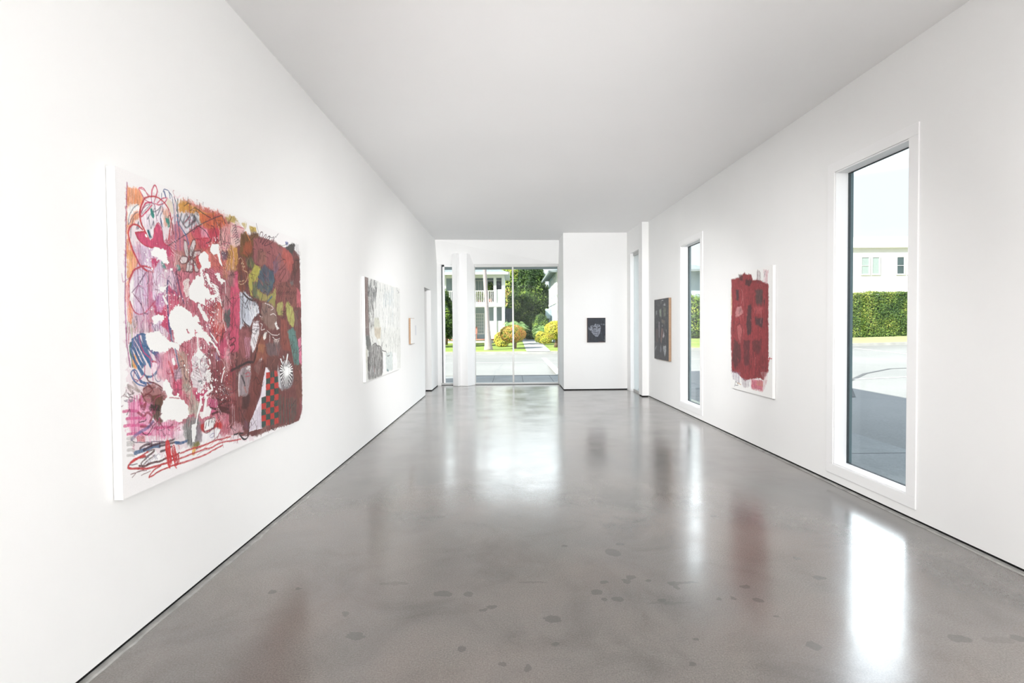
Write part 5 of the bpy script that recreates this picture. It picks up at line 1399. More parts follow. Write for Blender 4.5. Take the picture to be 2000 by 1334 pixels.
GREY_OPS = [
('poly',([-26,-8,2018,10,2052,634,2,626],(226,227,224),0.95),{'warp':10,'streak':0.1}),
('poly',([-18,626,2017,635,2013,1295,811,1266,51,1281,3,1025],(226,227,223),0.95),{'warp':10,'streak':0.12}),
('poly',([-16,-6,157,-3,151,317,167,627,-8,626],(150,125,120),0.85),{'warp':8}),
('hatch',([-16,-6,146,-2,135,433,157,627,-8,626],(120,90,88),14,30,90,0.6),{}),
('hatch',([134,46,629,3,571,187,404,281,157,421],(110,112,112),16,38,88,0.8),{'ln':0.6}),
('hatch',([131,98,437,74,419,426,156,433],(85,87,88),12,40,90,0.8),{'ln':0.35}),
('hatch',([134,46,777,-4,619,184,404,281,157,421],(235,235,232),10,60,92,0.8),{'ln':0.3}),
('hatch',([652,13,1948,30,1982,634,386,628],(205,208,206),22,50,90,0.7),{'ln':0.6}),
('hatch',([652,13,1948,30,1982,634,386,628],(240,240,238),20,55,90,0.8),{'ln':0.5}),
('hatch',([930,22,1558,7,1541,326,912,348],(190,203,208),26,50,90,0.7),{'ln':0.6}),
('line',([1036,27,1015,173,1046,343],(165,175,178),14,0.6),{}),
('line',([1452,259,1475,398,1452,538],(180,198,206),20,0.6),{}),
('poly',([438,498,652,495,743,629,386,628],(200,200,180),0.7),{}),
('hatch',([1747,44,2016,40,1982,634,1845,634],(190,190,188),12,40,90,0.6),{'ln':0.4}),
('line',([1829,45,1946,67,1843,88],(120,120,120),12,0.6),{}),
('line',([1036,529,1042,562],(120,125,125),12,0.7),{}),
('line',([840,485,846,518],(120,125,125),12,0.7),{}),
('line',([591,490,597,521],(120,125,125),12,0.7),{}),
('line',([1051,251,1058,283],(120,125,125),12,0.7),{}),
('line',([1246,268,1252,302],(120,125,125),12,0.7),{}),
('line',([1243,323,1250,357],(120,125,125),12,0.7),{}),
('hatch',([114,434,397,426,386,628,167,627],(130,120,116),12,40,95,0.7),{'ln':0.4}),
('poly',([-8,627,178,627,183,733,-3,729],(125,95,95),0.85),{}),
('poly',([-2,723,183,733,263,864,195,932,50,902],(120,122,120),0.9),{'warp':8}),
('hatch',([-2,723,183,733,241,864,70,897],(85,88,86),16,40,90,0.7),{}),
('poly',([409,628,769,630,735,782,540,783,427,725],(203,190,165),0.8),{'warp':10}),
('hatch',([453,653,742,655,661,780],(180,165,140),14,40,90,0.6),{}),
('poly',([576,787,710,794,705,882,583,877],(240,240,232),0.9),{}),
('poly',([134,871,490,843,729,908,852,991,853,1211,758,1305,420,1302,113,1288,58,1144,149,1000],(160,158,156),0.95),{'warp':10,'streak':0.3}),
('hatch',([134,883,729,908,824,1028,814,1208,733,1303,113,1282],(105,104,103),13,30,92,0.8),{'ln':0.35}),
('hatch',([134,883,729,908,824,1028,814,1208,733,1303,113,1282],(225,225,224),10,44,85,0.8),{'ln':0.25}),
('poly',([66,995,159,1000,161,1176,108,1183],(85,82,80),0.9),{'warp':6}),
('poly',([750,973,852,991,851,1250,759,1299,710,1263],(120,115,113),0.7),{'warp':6}),
('line',([382,1147,402,1209],(160,70,75),20,0.8),{}),
('hatch',([170,1001,366,1013,353,1277,178,1271],(190,200,205),12,44,90,0.7),{'ln':0.4}),
('line',([330,855,467,839,559,876,705,888,828,951,1039,982,1104,1045,1261,1041],(90,88,88),10,0.85),{}),
('poly',([880,954,1011,987,995,1289,838,1255],(240,240,238),0.9),{}),
('poly',([1038,1001,1442,995,1426,1274,1078,1271,1031,1134],(205,214,212),0.9),{'warp':8}),
('line',([1080,1244,1163,1265],(110,145,150),30,0.9),{}),
('line',([1044,882,1070,910],(120,125,120),30,0.7),{}),
('poly',([1455,1024,1724,1024,1740,1316,1486,1293],(240,240,238),0.9),{'warp':8}),
('hatch',([897,630,1982,634,1999,934,936,891],(175,178,172),14,44,92,0.7),{'ln':0.4}),
('hatch',([1777,663,2050,665,2049,1283,1808,1293],(195,195,188),16,50,90,0.6),{'ln':0.5}),
('line',([291,747,333,783,310,807],(110,108,105),10,0.7),{}),
('poly',([-11,899,91,904,72,1272,38,1142],(215,213,200),0.8),{}),
('tangle',(138,56,574,248,70,[(85,88,90),(120,122,124),(60,62,64)],11,9,0.8,5),{}),
('tangle',(125,252,397,607,60,[(95,96,98),(130,125,122)],11,9,0.8,5),{}),
('tangle',(635,11,1933,631,110,[(175,178,178),(200,205,205),(150,158,160),(238,238,236)],11,9,0.7,5),{}),
('tangle',(-22,11,131,607,24,[(110,82,80),(170,140,135)],12,7,0.8,5),{}),
('tangle',(146,885,820,1275,120,[(85,84,84),(110,105,103),(215,214,213),(140,135,133)],11,10,0.8,5),{}),
('tangle',(733,645,1968,1043,80,[(160,164,160),(185,187,182),(230,230,227)],11,9,0.7,5),{}),
('line',([330,855,467,839,559,876,705,888,828,951,1039,982,1104,1045,1261,1041],(80,78,78),11,0.9),{}),
]
RED_OPS = [
('poly',([11,65,252,57,373,11,447,47,548,50,591,131,687,125,819,164,946,201,953,1198,840,1316,774,1296,555,1332,381,1365,195,1296,33,1296,-3,749,29,445],(146,50,55),1),{'warp':8,'streak':0.3}),
('hatch',([27,81,921,186,928,1267,32,1266],(176,54,60),14,46,90,0.6),{'ln':0.5}),
('hatch',([27,81,921,186,928,1267,32,1266],(120,42,48),14,60,90,0.55),{'ln':0.4}),
('hatch',([31,900,926,870,903,1296,66,1278],(105,45,52),16,36,92,0.6),{'ln':0.5}),
('poly',([142,210,221,216,222,363,159,345],(60,48,52),0.85),{'warp':12}),
('poly',([646,245,820,258,808,431,661,425],(82,68,68),0.85),{'warp':12}),
('poly',([464,431,550,421,552,771,452,801,421,658],(66,50,54),0.85),{'warp':12}),
('poly',([635,576,822,592,823,713,663,659],(70,55,60),0.85),{'warp':12}),
('poly',([833,365,872,367,860,473],(60,48,52),0.85),{'warp':12}),
('poly',([389,99,577,129,520,195,404,171],(66,42,46),0.85),{'warp':12}),
('poly',([220,25,343,37,329,122,236,100],(90,50,52),0.85),{'warp':12}),
('poly',([96,838,287,936,288,1111,131,1257,49,1143],(84,46,50),0.85),{'warp':12}),
('poly',([581,854,798,848,746,1012,610,992],(100,46,50),0.85),{'warp':12}),
('poly',([348,861,524,856,497,1168,380,1177],(96,44,50),0.85),{'warp':12}),
('poly',([127,523,175,435,285,432,346,513,254,555,144,568],(200,140,140),0.7),{'warp':8}),
('line',([239,525,285,454],(90,50,55),8,0.95),{}),
('line',([299,221,330,281,300,396],(190,110,115),9,0.8),{}),
('line',([345,311,361,427],(180,100,105),8,0.8),{}),
('poly',([176,687,255,658,317,731,272,907,209,835],(180,90,92),0.85),{'warp':6}),
('line',([176,673,255,651,323,716,272,907,193,806,176,673],(100,50,55),7,0.95),{}),
('poly',([606,451,821,458,796,538,621,534],(178,75,80),0.8),{'warp':10}),
('line',([635,534,689,481],(110,55,60),8,0.95),{}),
('hatch',([686,16,766,38,767,186,673,165],(110,60,66),9,16,88,0.8),{}),
('hatch',([831,18,945,44,921,199,845,179],(205,120,140),9,14,92,0.8),{}),
('line',([870,49,845,113],(70,60,80),8,0.95),{}),
('hatch',([-1,1269,273,1274,259,1423,66,1384],(140,120,150),9,16,88,0.8),{}),
('hatch',([274,1333,527,1350,499,1438,351,1456],(135,105,125),10,16,90,0.85),{}),
('poly',([555,1332,827,1317,814,1440,556,1445],(205,105,125),0.9),{'warp':10}),
('hatch',([527,1335,929,1306,827,1452,556,1459],(205,70,100),8,18,88,0.7),{}),
('scrib',([681,1361,827,1358],(205,150,110),8,4,25,0.8),{}),
('line',([116,1469,148,1405,212,1443,132,1452],(60,55,75),7,0.95),{}),
('line',([196,1415,290,1427],(205,150,80),8,0.95),{}),
('poly',([11,186,45,340,29,536,-4,535],(205,170,130),0.7),{}),
('line',([13,596,30,748,-2,1054],(190,150,150),8,0.7),{'dry':0.5}),
('line',([952,1054,1025,1049],(200,50,60),10,0.95),{}),
('line',([952,1093,976,1039],(190,45,55),16,0.95),{}),
('hatch',([774,1228,940,1199,904,1375],(215,170,175),8,16,100,0.7),{}),
('tangle',(63,124,924,1279,90,[(105,40,48),(185,60,66),(190,110,112),(80,44,50)],6,9,0.7,3),{}),
]
DARK_OPS = [
('poly',([-58,-47,891,-6,889,1160,-63,1182],(66,66,70),1),{'warp':2,'streak':0.4}),
('hatch',([16,24,798,20,795,1125,11,1143],(48,48,53),26,60,90,0.7),{'ln':0.6}),
('hatch',([16,24,798,20,795,1125,11,1143],(92,92,98),18,90,88,0.6),{'ln':0.3}),
('poly',([302,202,422,184,439,325,336,334],(135,150,130),0.85),{'warp':9}),
('poly',([540,124,638,75,671,140],(170,170,170),0.85),{'warp':9}),
('poly',([556,157,703,173,686,309,572,349],(115,120,105),0.85),{'warp':9}),
('poly',([107,218,179,209,160,298,106,286],(140,145,145),0.85),{'warp':9}),
('poly',([439,379,638,414,605,477,438,444],(120,110,100),0.85),{'warp':9}),
('poly',([266,421,336,433,317,739,283,729],(150,140,150),0.85),{'warp':9}),
('poly',([438,542,539,563,437,823,386,803],(140,105,100),0.85),{'warp':9}),
('poly',([572,616,604,690,538,734,505,713],(205,195,198),0.85),{'warp':9}),
('poly',([538,884,701,867,701,962,636,1082,537,949],(175,178,180),0.85),{'warp':9}),
('poly',([49,949,140,878,122,923,49,994],(160,165,170),0.85),{'warp':9}),
('poly',([369,847,437,953,403,1009,351,1001],(120,125,135),0.85),{'warp':9}),
('poly',([87,565,231,564,230,808,122,833],(98,78,78),0.85),{'warp':9}),
('poly',([421,504,506,498,505,525],(185,180,185),0.85),{'warp':9}),
('line',([302,191,267,322,196,365],(35,34,38),10,0.8),{}),
('line',([336,476,352,629,316,1047],(35,34,38),10,0.8),{}),
('line',([606,180,638,266,734,205],(35,34,38),10,0.8),{}),
('line',([472,520,637,562,733,625],(35,34,38),10,0.8),{}),
('line',([53,127,161,120,214,155],(35,34,38),10,0.8),{}),
('line',([440,28,540,33],(205,205,205),8,0.95),{}),
('line',([636,902,603,988,668,1048],(60,60,66),9,0.95),{}),
('tangle',(14,22,797,1117,90,[(38,38,42),(95,95,100),(150,150,150),(60,58,62)],9,12,0.7,3),{}),
]
FACE_OPS = [
('poly',([0,0,422,0,422,563,0,563],(38,44,56),1),{'warp':2,'streak':0.3}),
('hatch',([10,16,414,16,414,546,10,546],(52,60,74),20,60,80,0.6),{'ln':0.5}),
('hatch',([10,16,414,16,414,546,10,546],(28,32,42),24,70,95,0.6),{'ln':0.5}),
('poly',([74,182,115,166,155,182,188,130,228,150,276,142,313,198,309,300,285,372,244,439,196,427,139,380,95,320,70,261],(132,137,150),1),{'warp':3,'streak':0.15}),
('poly',([34,198,58,229,74,293,50,261],(132,137,150),0.8),{'warp':3,'streak':0.1}),
('line',([70,134,58,198,70,221],(40,46,58),16,0.95),{}),
('line',([123,150,115,198,139,221,131,261],(40,46,58),16,0.95),{}),
('line',([171,127,147,198],(40,46,58),16,0.95),{}),
('line',([228,134,212,182],(40,46,58),16,0.95),{}),
('line',([268,142,244,198],(40,46,58),16,0.95),{}),
('line',([147,229,179,221,196,229],(30,34,44),24,0.95),{}),
('line',([252,229,293,213],(30,34,44),26,0.95),{}),
('line',([228,253,244,261],(40,46,58),14,0.95),{}),
('line',([147,332,212,336,244,348],(50,56,68),13,0.95),{}),
('line',([188,277,196,308],(60,66,80),12,0.95),{}),
('line',([252,308,256,372,228,387],(70,76,90),12,0.95),{}),
('line',([155,269,147,308,171,300],(75,80,94),20,0.7),{}),
('line',([99,300,115,316],(40,44,56),14,0.95),{}),
('line',([163,380,196,387,228,387],(80,85,98),12,0.95),{}),
('line',([66,277,91,269],(190,194,200),8,0.95),{}),
('line',([38,229,46,277],(120,125,140),12,0.8),{}),
('line',([317,150,341,142],(125,130,142),12,0.8),{}),
('poly',([357,142,398,134,406,166,369,174],(110,118,130),0.85),{'warp':8}),
('line',([309,356,333,356],(90,96,110),10,0.6),{}),
('line',([406,419,414,514],(120,128,130),12,0.6),{}),
('line',([390,498,414,546],(140,145,145),9,0.6),{}),
('line',([10,16,6,308,18,546],(80,62,56),14,0.8),{}),
('line',([260,550,406,550],(105,70,68),10,0.8),{}),
('hatch',([341,16,414,16,414,127,349,111],(60,70,80),14,40,60,0.6),{}),
]
def box_part(name, parent, m, mat, **k):
    l = parent.location; m.v = [(x - l.x, y - l.y, z - l.z) for x, y, z in m.v]; return m.build(name, mat, parent, **k)

# large abstract canvas on the left wall
t = tag(empty('painting', (-1.84, 3.36, 0.715)), 'largest canvas, red and maroon scribbled figures with white spills, nearest on the left wall', 'painting')
cv_ = Canvas(2040, 1520, 2.7, (238, 236, 236), 3); cv_.run(BIG_OPS); cv_.finish()
cv_.mesh('painted_canvas', t, LA, 2.336, 2.235, 0.0452, 1)
m = MB(); m.wallbox(LA, 2.334, 4.378, 0.004, 0.0445, 0.713, 2.237); box_part('stretcher', t, m, M['canvas'])
# pale grey canvas farther along the left wall
t = tag(empty('painting', (-1.85, 7.3, 0.82)), 'pale grey and white streaky canvas, second along the left wall', 'painting')
cv_ = Canvas(2010, 1305, 7, (240, 240, 237), 4); cv_.run(GREY_OPS); cv_.finish(.03, .3)
cv_.mesh('painted_canvas', t, LA, 6.322, 2.118, 0.0402, 1)
m = MB(); m.wallbox(LA, 6.318, 8.334, 0.004, 0.0395, 0.812, 2.12); box_part('stretcher', t, m, M['canvas'])
# small panel seen edge-on
t = tag(empty('painting', (-1.86, 9.32, 1.18)), 'small picture on a thin wooden panel seen almost edge-on before the side opening', 'painting')
m = MB(); m.wallbox(LA, 9.22, 9.60, 0.004, 0.036, 1.18, 1.65); box_part('wooden_panel', t, m, M['ply'])
m = MB(); m.wallbox(LA, 9.225, 9.595, 0.036, 0.0375, 1.185, 1.645); box_part('painted_face', t, m, M['wall'])
# red canvas on the right wall
t = tag(empty('painting', (3.0, 6.28, 0.66)), 'tall crimson red canvas with bare white margins, between the two side windows', 'painting')
cv_ = Canvas(1030, 1500, 5, (240, 239, 237), 5); cv_.run(RED_OPS); cv_.finish(deep=.03)
cv_.mesh('painted_canvas', t, RA, 6.79, 2.155, -0.0402, -1)
m = MB(); m.wallbox(RA, 5.758, 6.792, -0.0395, -0.004, 0.653, 2.157); box_part('stretcher', t, m, M['canvas'])
# dark figure panel
t = tag(empty('painting', (2.86, 9.65, 0.83)), 'dark grey panel of ghostly figures with a tan wooden edge, beyond the farther side window', 'painting')
cv_ = Canvas(840, 1145, 8, (66, 66, 70), 6); cv_.run(DARK_OPS); cv_.finish()
cv_.mesh('painted_face', t, RA, 10.07, 1.98, -0.0502, -1, rough=.45)
m = MB(); m.wallbox(RA, 9.228, 10.072, -0.0495, -0.004, 0.833, 1.982); box_part('wooden_panel', t, m, M['ply'])
# small dark face on the pier wall
t = tag(empty('painting', (1.941, 11.80, 1.10)), 'small dark panel with a pale grey face, alone on the end wall', 'painting')
cv_ = Canvas(422, 563, 4, (38, 44, 56), 8); cv_.run(FACE_OPS); cv_.finish()
u = np.arange(cv_.nx) * 4 / 1000; v = np.arange(cv_.ny) * 4 / 1000
Xg, Zg = np.meshgrid(1.730 + u, 1.663 - v); Yg = 11.80 + (Xg - 1.19) * 0.0271 - 0.0305
co = np.stack([Xg - t.location.x, Yg - t.location.y, Zg - t.location.z], -1).reshape(-1, 3).astype(np.float32)
grid_mesh('painted_face', co, cv_.nx, cv_.ny, cv_.a, t, True, .4)
m = MB(); yy = lambda x: 11.80 + (x - 1.19) * 0.0271
m.prism([(1.728, yy(1.728) - .03), (2.154, yy(2.154) - .03), (2.154, yy(2.154) - .002), (1.728, yy(1.728) - .002)], 1.098, 1.665)
box_part('wooden_panel', t, m, M['ply'])
# small paper label beside the edge-on panel
t = MB(); t.wallbox(LA, 9.86, 9.95, 0.001, 0.003, 1.33, 1.52)
tag(t.build('wall_label', simple('pale_label_card', (0.70, 0.72, 0.76), 0.6, 0.02, 4)), 'small pale card on the left wall just past the edge-on panel', 'label')

# ================================================================ outside
def sstep(x, a, b):
    t = np.clip((x - a) / (b - a), 0, 1); return t * t * (3 - 2 * t)
def road_z(x):
    return 0.02 * np.maximum(0, x - 3.0)
def lawn_z(x, y):
    sl = 0.022 + 0.068 * sstep(x, 3.0, 9.0)
    return road_z(x) + 0.12 + sl * np.clip(y - 27.1, 0, 9.0) + 0.005 * np.maximum(0, y - 36.1)
def grid_obj(name, xs, ys, zf, mat, skirt=0.6):
    X, Y = np.meshgrid(xs, ys); Z = zf(X, Y)
    v = np.stack([X, Y, Z], -1).reshape(-1, 3); nx = len(xs); f = []
    for j in range(len(ys) - 1):
        for i in range(nx - 1):
            a = j * nx + i; f.append((a, a + 1, a + nx + 1, a + nx))
    m = MB(); m.add([tuple(p) for p in v], f)
    return m.build(name, mat, smooth=True)

def mat_road():
    t = NT('asphalt_pale'); v = t.coord('Object')
    a = t.noise(v, 0.25, 5, 0.6, 0.3); b = t.noise(v, 35, 3, 0.7)
    c = t.ramp(a, [(0.3, (0.20, 0.197, 0.184)), (0.7, (0.262, 0.256, 0.238))])
    c = t.mix(0.7, c, t.ramp(b, [(0.3, 0.8), (0.7, 1.15)]), 'MULTIPLY')
    # tar-filled cracks
    s = t.node('ShaderNodeTexVoronoi', feature='DISTANCE_TO_EDGE'); s.inputs['Scale'].default_value = 0.22
    w = t.node('ShaderNodeMapping'); t.link(v, w.inputs['Vector'])
    nz = t.node('ShaderNodeTexNoise'); nz.inputs['Scale'].default_value = 0.9; t.link(v, nz.inputs['Vector'])
    vm = t.node('ShaderNodeMix', data_type='VECTOR'); vm.inputs[0].default_value = 0.35
    t.link(v, vm.inputs[4]); t.link(nz.outputs['Color'], vm.inputs[5]); t.link(vm.outputs[1], s.inputs['Vector'])
    k = t.ramp(s.outputs['Distance'], [(0.0, 1.0), (0.006, 0.0)])
    c = t.mix(t.math('MULTIPLY', k, 0.45), c, (0.16, 0.165, 0.17))
    t.link(c, t.b.inputs['Base Color']); t.b.inputs['Roughness'].default_value = 0.85
    return t.m
M['road'] = mat_road()
def mat_pave():
    t = NT('concrete_pavement'); v = t.coord('Object')
    c = t.ramp(t.noise(v, 1.2, 6, 0.6, 0.4), [(0.3, (0.16, 0.165, 0.16)), (0.7, (0.23, 0.235, 0.225))])
    c = t.mix(0.6, c, t.ramp(t.noise(v, 50, 2), [(0.3, 0.8), (0.7, 1.2)]), 'MULTIPLY')
    t.link(c, t.b.inputs['Base Color']); t.b.inputs['Roughness'].default_value = 0.8
    return t.m
M['pave'] = mat_pave()
M['joint'] = simple('dark_joint', (0.07, 0.07, 0.07), 0.9, 0.2, 9)
M['kerb'] = simple('pale_kerb', (0.36, 0.355, 0.335), 0.8, 0.12, 3)
M['kerb_red'] = simple('faded_red_kerb_paint', (0.30, 0.07, 0.09), 0.7, 0.3, 7)
M['line'] = simple('white_road_paint', (0.55, 0.55, 0.53), 0.7, 0.08, 6)
def mat_grass():
    t = NT('lawn_grass'); v = t.coord('Object')
    a = t.noise(v, 1.3, 5, 0.65); b = t.noise(v, 26, 3, 0.7)
    c = t.ramp(a, [(0.3, (0.15, 0.23, 0.03)), (0.55, (0.235, 0.32, 0.05)), (0.75, (0.36, 0.34, 0.11))])
    c = t.mix(0.8, c, t.ramp(b, [(0.3, 0.6), (0.7, 1.35)]), 'MULTIPLY')
    sep = t.node('ShaderNodeSeparateXYZ'); t.link(v, sep.inputs[0])
    e = t.math('SUBTRACT', 1.0, t.math('DIVIDE', t.math('SUBTRACT', sep.outputs[1], 27.1), 1.1), True)
    e = t.math('MULTIPLY', e, t.ramp(t.noise(v, 5, 4), [(0.35, 0.2), (0.6, 1.0)]))
    c = t.mix(t.math('MULTIPLY', e, 0.8), c, (0.43, 0.37, 0.20))   # dry verge by the kerb
    far = t.math('MULTIPLY', t.math('SUBTRACT', sep.outputs[0], 10.0), 0.2, True)
    c = t.mix(t.math('MULTIPLY', far, 0.75), c, (0.44, 0.40, 0.22))   # thin dry verge towards the hedge
    t.link(c, t.b.inputs['Base Color']); t.b.inputs['Roughness'].default_value = 0.9
    t.bump(b, 0.6, 0.05)
    return t.m
M['grass'] = mat_grass()

st(grid_obj('road', np.concatenate([[-60, -30], np.linspace(-12, 60, 73)]), np.array([-40., -6, 5, 15.4, 20, 27.0]),
            lambda X, Y: road_z(X) - 0.10 * (X < 4.8) * (Y < 15.5) - 0.012, M['road']))
pv = MB()
pv.box(-30, 4.78, 13.1, 15.38, -0.3, -0.01); pv.box(3.0, 4.78, -12, 13.1, -0.3, -0.01)
sw = st(pv.build('sidewalk', M['pave']))
j = MB()
for k in range(-14, 7):
    x = -0.53 + 0.82 * k
    if x < 4.7: j.box(x - .008, x + .008, 13.3, 15.38, -0.012, -0.0085)
for k in range(-4, 16):
    y = 13.1 - 1.2 * k
    j.box(3.2, 4.78, y - .008, y + .008, -0.012, -0.0085)
j.build('joint', M['joint'], sw)
k = MB(); k.prism([(4.2, 15.38), (4.78, 14.8), (4.78, -12), (4.93, -12), (4.93, 14.9), (4.3, 15.53)], -0.3, 0.0)
kk = st(k.build('kerb', M['kerb_red']))
k = MB(); k.prism([(-30, 15.38), (4.2, 15.38), (4.3, 15.53), (-30, 15.53)], -0.3, 0.0)
st(k.build('kerb', simple('grey_kerb', (0.22, 0.21, 0.19), 0.8, 0.1, 4)))
# far kerb and lawn
xs = np.concatenate([[-60], np.linspace(-20, 50, 71)])
def strip(name, xs, y0, y1, zt, mat):
    m = MB()
    for a, b in zip(xs[:-1], xs[1:]):
        za, zb = zt(a), zt(b)
        m.add([(a, y0, za - .4), (b, y0, zb - .4), (b, y1, zb - .4), (a, y1, za - .4), (a, y0, za), (b, y0, zb), (b, y1, zb), (a, y1, za)],
              [(0, 1, 5, 4), (4, 5, 6, 7), (3, 7, 6, 2)])
    return m.build(name, mat)
st(strip('kerb', xs, 26.85, 27.1, lambda x: float(road_z(x)) + 0.12, M['kerb']))
st(grid_obj('lawn', xs, np.concatenate([np.linspace(27.1, 38, 24), [45., 60., 120.]]), lawn_z, M['grass']))
p = MB()
ys = np.linspace(27.05, 46, 20)
for a, b in zip(ys[:-1], ys[1:]):
    za, zb = float(lawn_z(0.7, a)) + .02, float(lawn_z(0.7, b)) + .02
    p.add([(0.78, a, za), (2.02, a, za), (2.05, b, zb), (0.74, b, zb)], [(0, 1, 2, 3)])
st(p.build('garden_path', simple('pale_path_concrete', (0.42, 0.42, 0.42), 0.8, 0.06, 2)))
def rline(pts, w):
    m = MB(); pts = [Vector((x, y, 0)) for x, y in pts]
    for i in range(len(pts) - 1):
        n = 8
        for q in range(n):
            a = pts[i].lerp(pts[i + 1], q / n); b = pts[i].lerp(pts[i + 1], (q + 1) / n)
            d = (b - a).normalized(); s = Vector((-d.y, d.x, 0)) * w / 2
            vs = []
            for pp in (a - s, b - s, b + s, a + s): vs.append((pp.x, pp.y, float(road_z(pp.x)) - 0.012 + 0.006))
            m.add(vs, [(0, 3, 2, 1)]) if d.x * s.y - d.y * s.x < 0 else m.add(vs, [(0, 1, 2, 3)])
    return m
for nm, pts, w, mt in (('road_line', [(1.47, 15.7), (1.47, 23.8)], 0.22, 'line'), ('road_line', [(-20, 20.6), (1.2, 20.9), (13, 20.7)], 0.09, 'line'),
                       ('road_line', [(7.6, 12.6), (12.5, 13.2)], 0.12, 'line'), ('tar_seam', [(6.6, 9.9), (8.0, 12.2), (9.6, 13.9), (11.1, 15.0), (13, 15.1)], 0.10, 'joint'),
                       ('road_line', [(16.8, 25.1), (15.8, 20.4), (14.5, 16)], 0.14, 'line')):
    st(rline(pts, w).build(nm, M[mt]))

# ---------------------------------------------------------------- plants
def leaf_mat(name, stops, rough=0.6, scale=2.2):
    t = NT(name)
    at = t.node('ShaderNodeAttribute', attribute_name='tone')
    c = t.ramp(at.outputs['Fac'], [(p_, tuple(x_ * 0.75 for x_ in c_)) for p_, c_ in stops])
    t.link(c, t.b.inputs['Base Color']); t.b.inputs['Roughness'].default_value = rough
    t.b.inputs['Specular IOR Level'].default_value = 0.25
    return t.m
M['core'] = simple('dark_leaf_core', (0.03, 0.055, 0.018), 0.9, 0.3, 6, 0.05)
def foliage(name, mat, blobs, n, size, seed, parent=None, lumpy=0.18, patch=1.5, tonebase=0.0, flat=0.0):
    """leaves of many small folded blades on lumpy ellipsoids, over a dark inner mass"""
    r = np.random.default_rng(seed)
    vols = np.array([b[3] * b[4] + b[4] * b[5] + b[3] * b[5] for b in blobs]); cnt = (vols / vols.sum() * n).astype(int)
    V = []; F = []; T = []
    for b, c in zip(blobs, cnt):
        cx, cy, cz, rx, ry, rz = b
        d = r.normal(size=(c, 3)); d /= np.linalg.norm(d, axis=1)[:, None]
        for q in range(c):
            dv = d[q]
            nz = mnoise.noise(Vector((dv * 2.3 + np.array([cx, cy, cz]) * 3.1)))
            nz2 = mnoise.noise(Vector((dv[0] * rx * 2 + cx, dv[1] * ry * 2 + cy, dv[2] * rz * 2 + cz)) * patch)
            rr = (1 + lumpy * nz) * r.uniform(0.86, 1.04)
            p = np.array([cx + dv[0] * rx * rr, cy + dv[1] * ry * rr, cz + dv[2] * rz * rr])
            nrm = dv + r.normal(size=3) * 0.55; nrm /= np.linalg.norm(nrm)
            u = np.cross(nrm, r.normal(size=3)); u /= np.linalg.norm(u); w = np.cross(nrm, u)
            s = size * r.uniform(0.6, 1.4)
            base = len(V)
            V += [p - u * s, p + w * s * .62 + nrm * s * .15, p + u * s, p - w * s * .62 + nrm * s * .15]
            F += [(base, base + 1, base + 2), (base, base + 2, base + 3)]
            T += [min(1, max(0, 0.5 + tonebase + 0.55 * nz2 + r.uniform(-.22, .22)))] * 4
    me = bpy.data.meshes.new(name)
    me.from_pydata([tuple(x) for x in V], [], F); me.update()
    a = me.attributes.new('tone', 'FLOAT', 'POINT'); a.data.foreach_set('value', np.array(T, dtype=np.float32))
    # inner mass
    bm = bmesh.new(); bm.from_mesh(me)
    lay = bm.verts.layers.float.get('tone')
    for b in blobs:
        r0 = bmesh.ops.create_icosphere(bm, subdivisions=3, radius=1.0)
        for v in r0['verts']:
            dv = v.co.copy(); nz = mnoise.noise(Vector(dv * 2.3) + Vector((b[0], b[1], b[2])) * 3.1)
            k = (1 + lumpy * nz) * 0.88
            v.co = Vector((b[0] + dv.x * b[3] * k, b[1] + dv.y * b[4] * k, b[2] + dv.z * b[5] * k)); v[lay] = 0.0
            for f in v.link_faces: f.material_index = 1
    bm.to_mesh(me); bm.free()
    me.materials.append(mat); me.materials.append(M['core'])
    o = bpy.data.objects.new(name, me); COL.objects.link(o)
    if parent: o.parent = parent
    return o
M['bark'] = simple('grey_bark', (0.36, 0.31, 0.30), 0.9, 0.18, 9, 0.1, stretch=(1, 1, 6), bump=0.5)
M['twig'] = simple('brown_trunk', (0.16, 0.11, 0.075), 0.9, 0.2, 9, 0.1)
L = {}
L['orange'] = leaf_mat('orange_tipped_leaves', [(0.0, (0.16, 0.24, 0.04)), (0.35, (0.42, 0.42, 0.05)), (0.6, (0.80, 0.42, 0.10)), (1.0, (0.80, 0.20, 0.08))])
L['yellow'] = leaf_mat('yellow_green_leaves', [(0.0, (0.22, 0.32, 0.03)), (0.4, (0.55, 0.55, 0.05)), (0.8, (0.80, 0.68, 0.08)), (1.0, (0.85, 0.60, 0.12))])
L['dark'] = leaf_mat('dark_green_leaves', [(0.0, (0.010, 0.028, 0.009)), (0.5, (0.036, 0.08, 0.018)), (0.85, (0.13, 0.23, 0.035)), (1.0, (0.32, 0.45, 0.07))])
L['bright'] = leaf_mat('bright_green_leaves', [(0.0, (0.08, 0.16, 0.02)), (0.5, (0.26, 0.40, 0.05)), (0.85, (0.55, 0.58, 0.10)), (1.0, (0.80, 0.50, 0.22))])
L['hedge'] = leaf_mat('hedge_leaves', [(0.0, (0.025, 0.07, 0.02)), (0.45, (0.09, 0.17, 0.03)), (0.75, (0.22, 0.30, 0.05)), (1.0, (0.46, 0.46, 0.10))])
L['frond'] = leaf_mat('pale_frond_leaves', [(0.0, (0.10, 0.22, 0.08)), (0.5, (0.25, 0.44, 0.14)), (1.0, (0.55, 0.72, 0.32))])

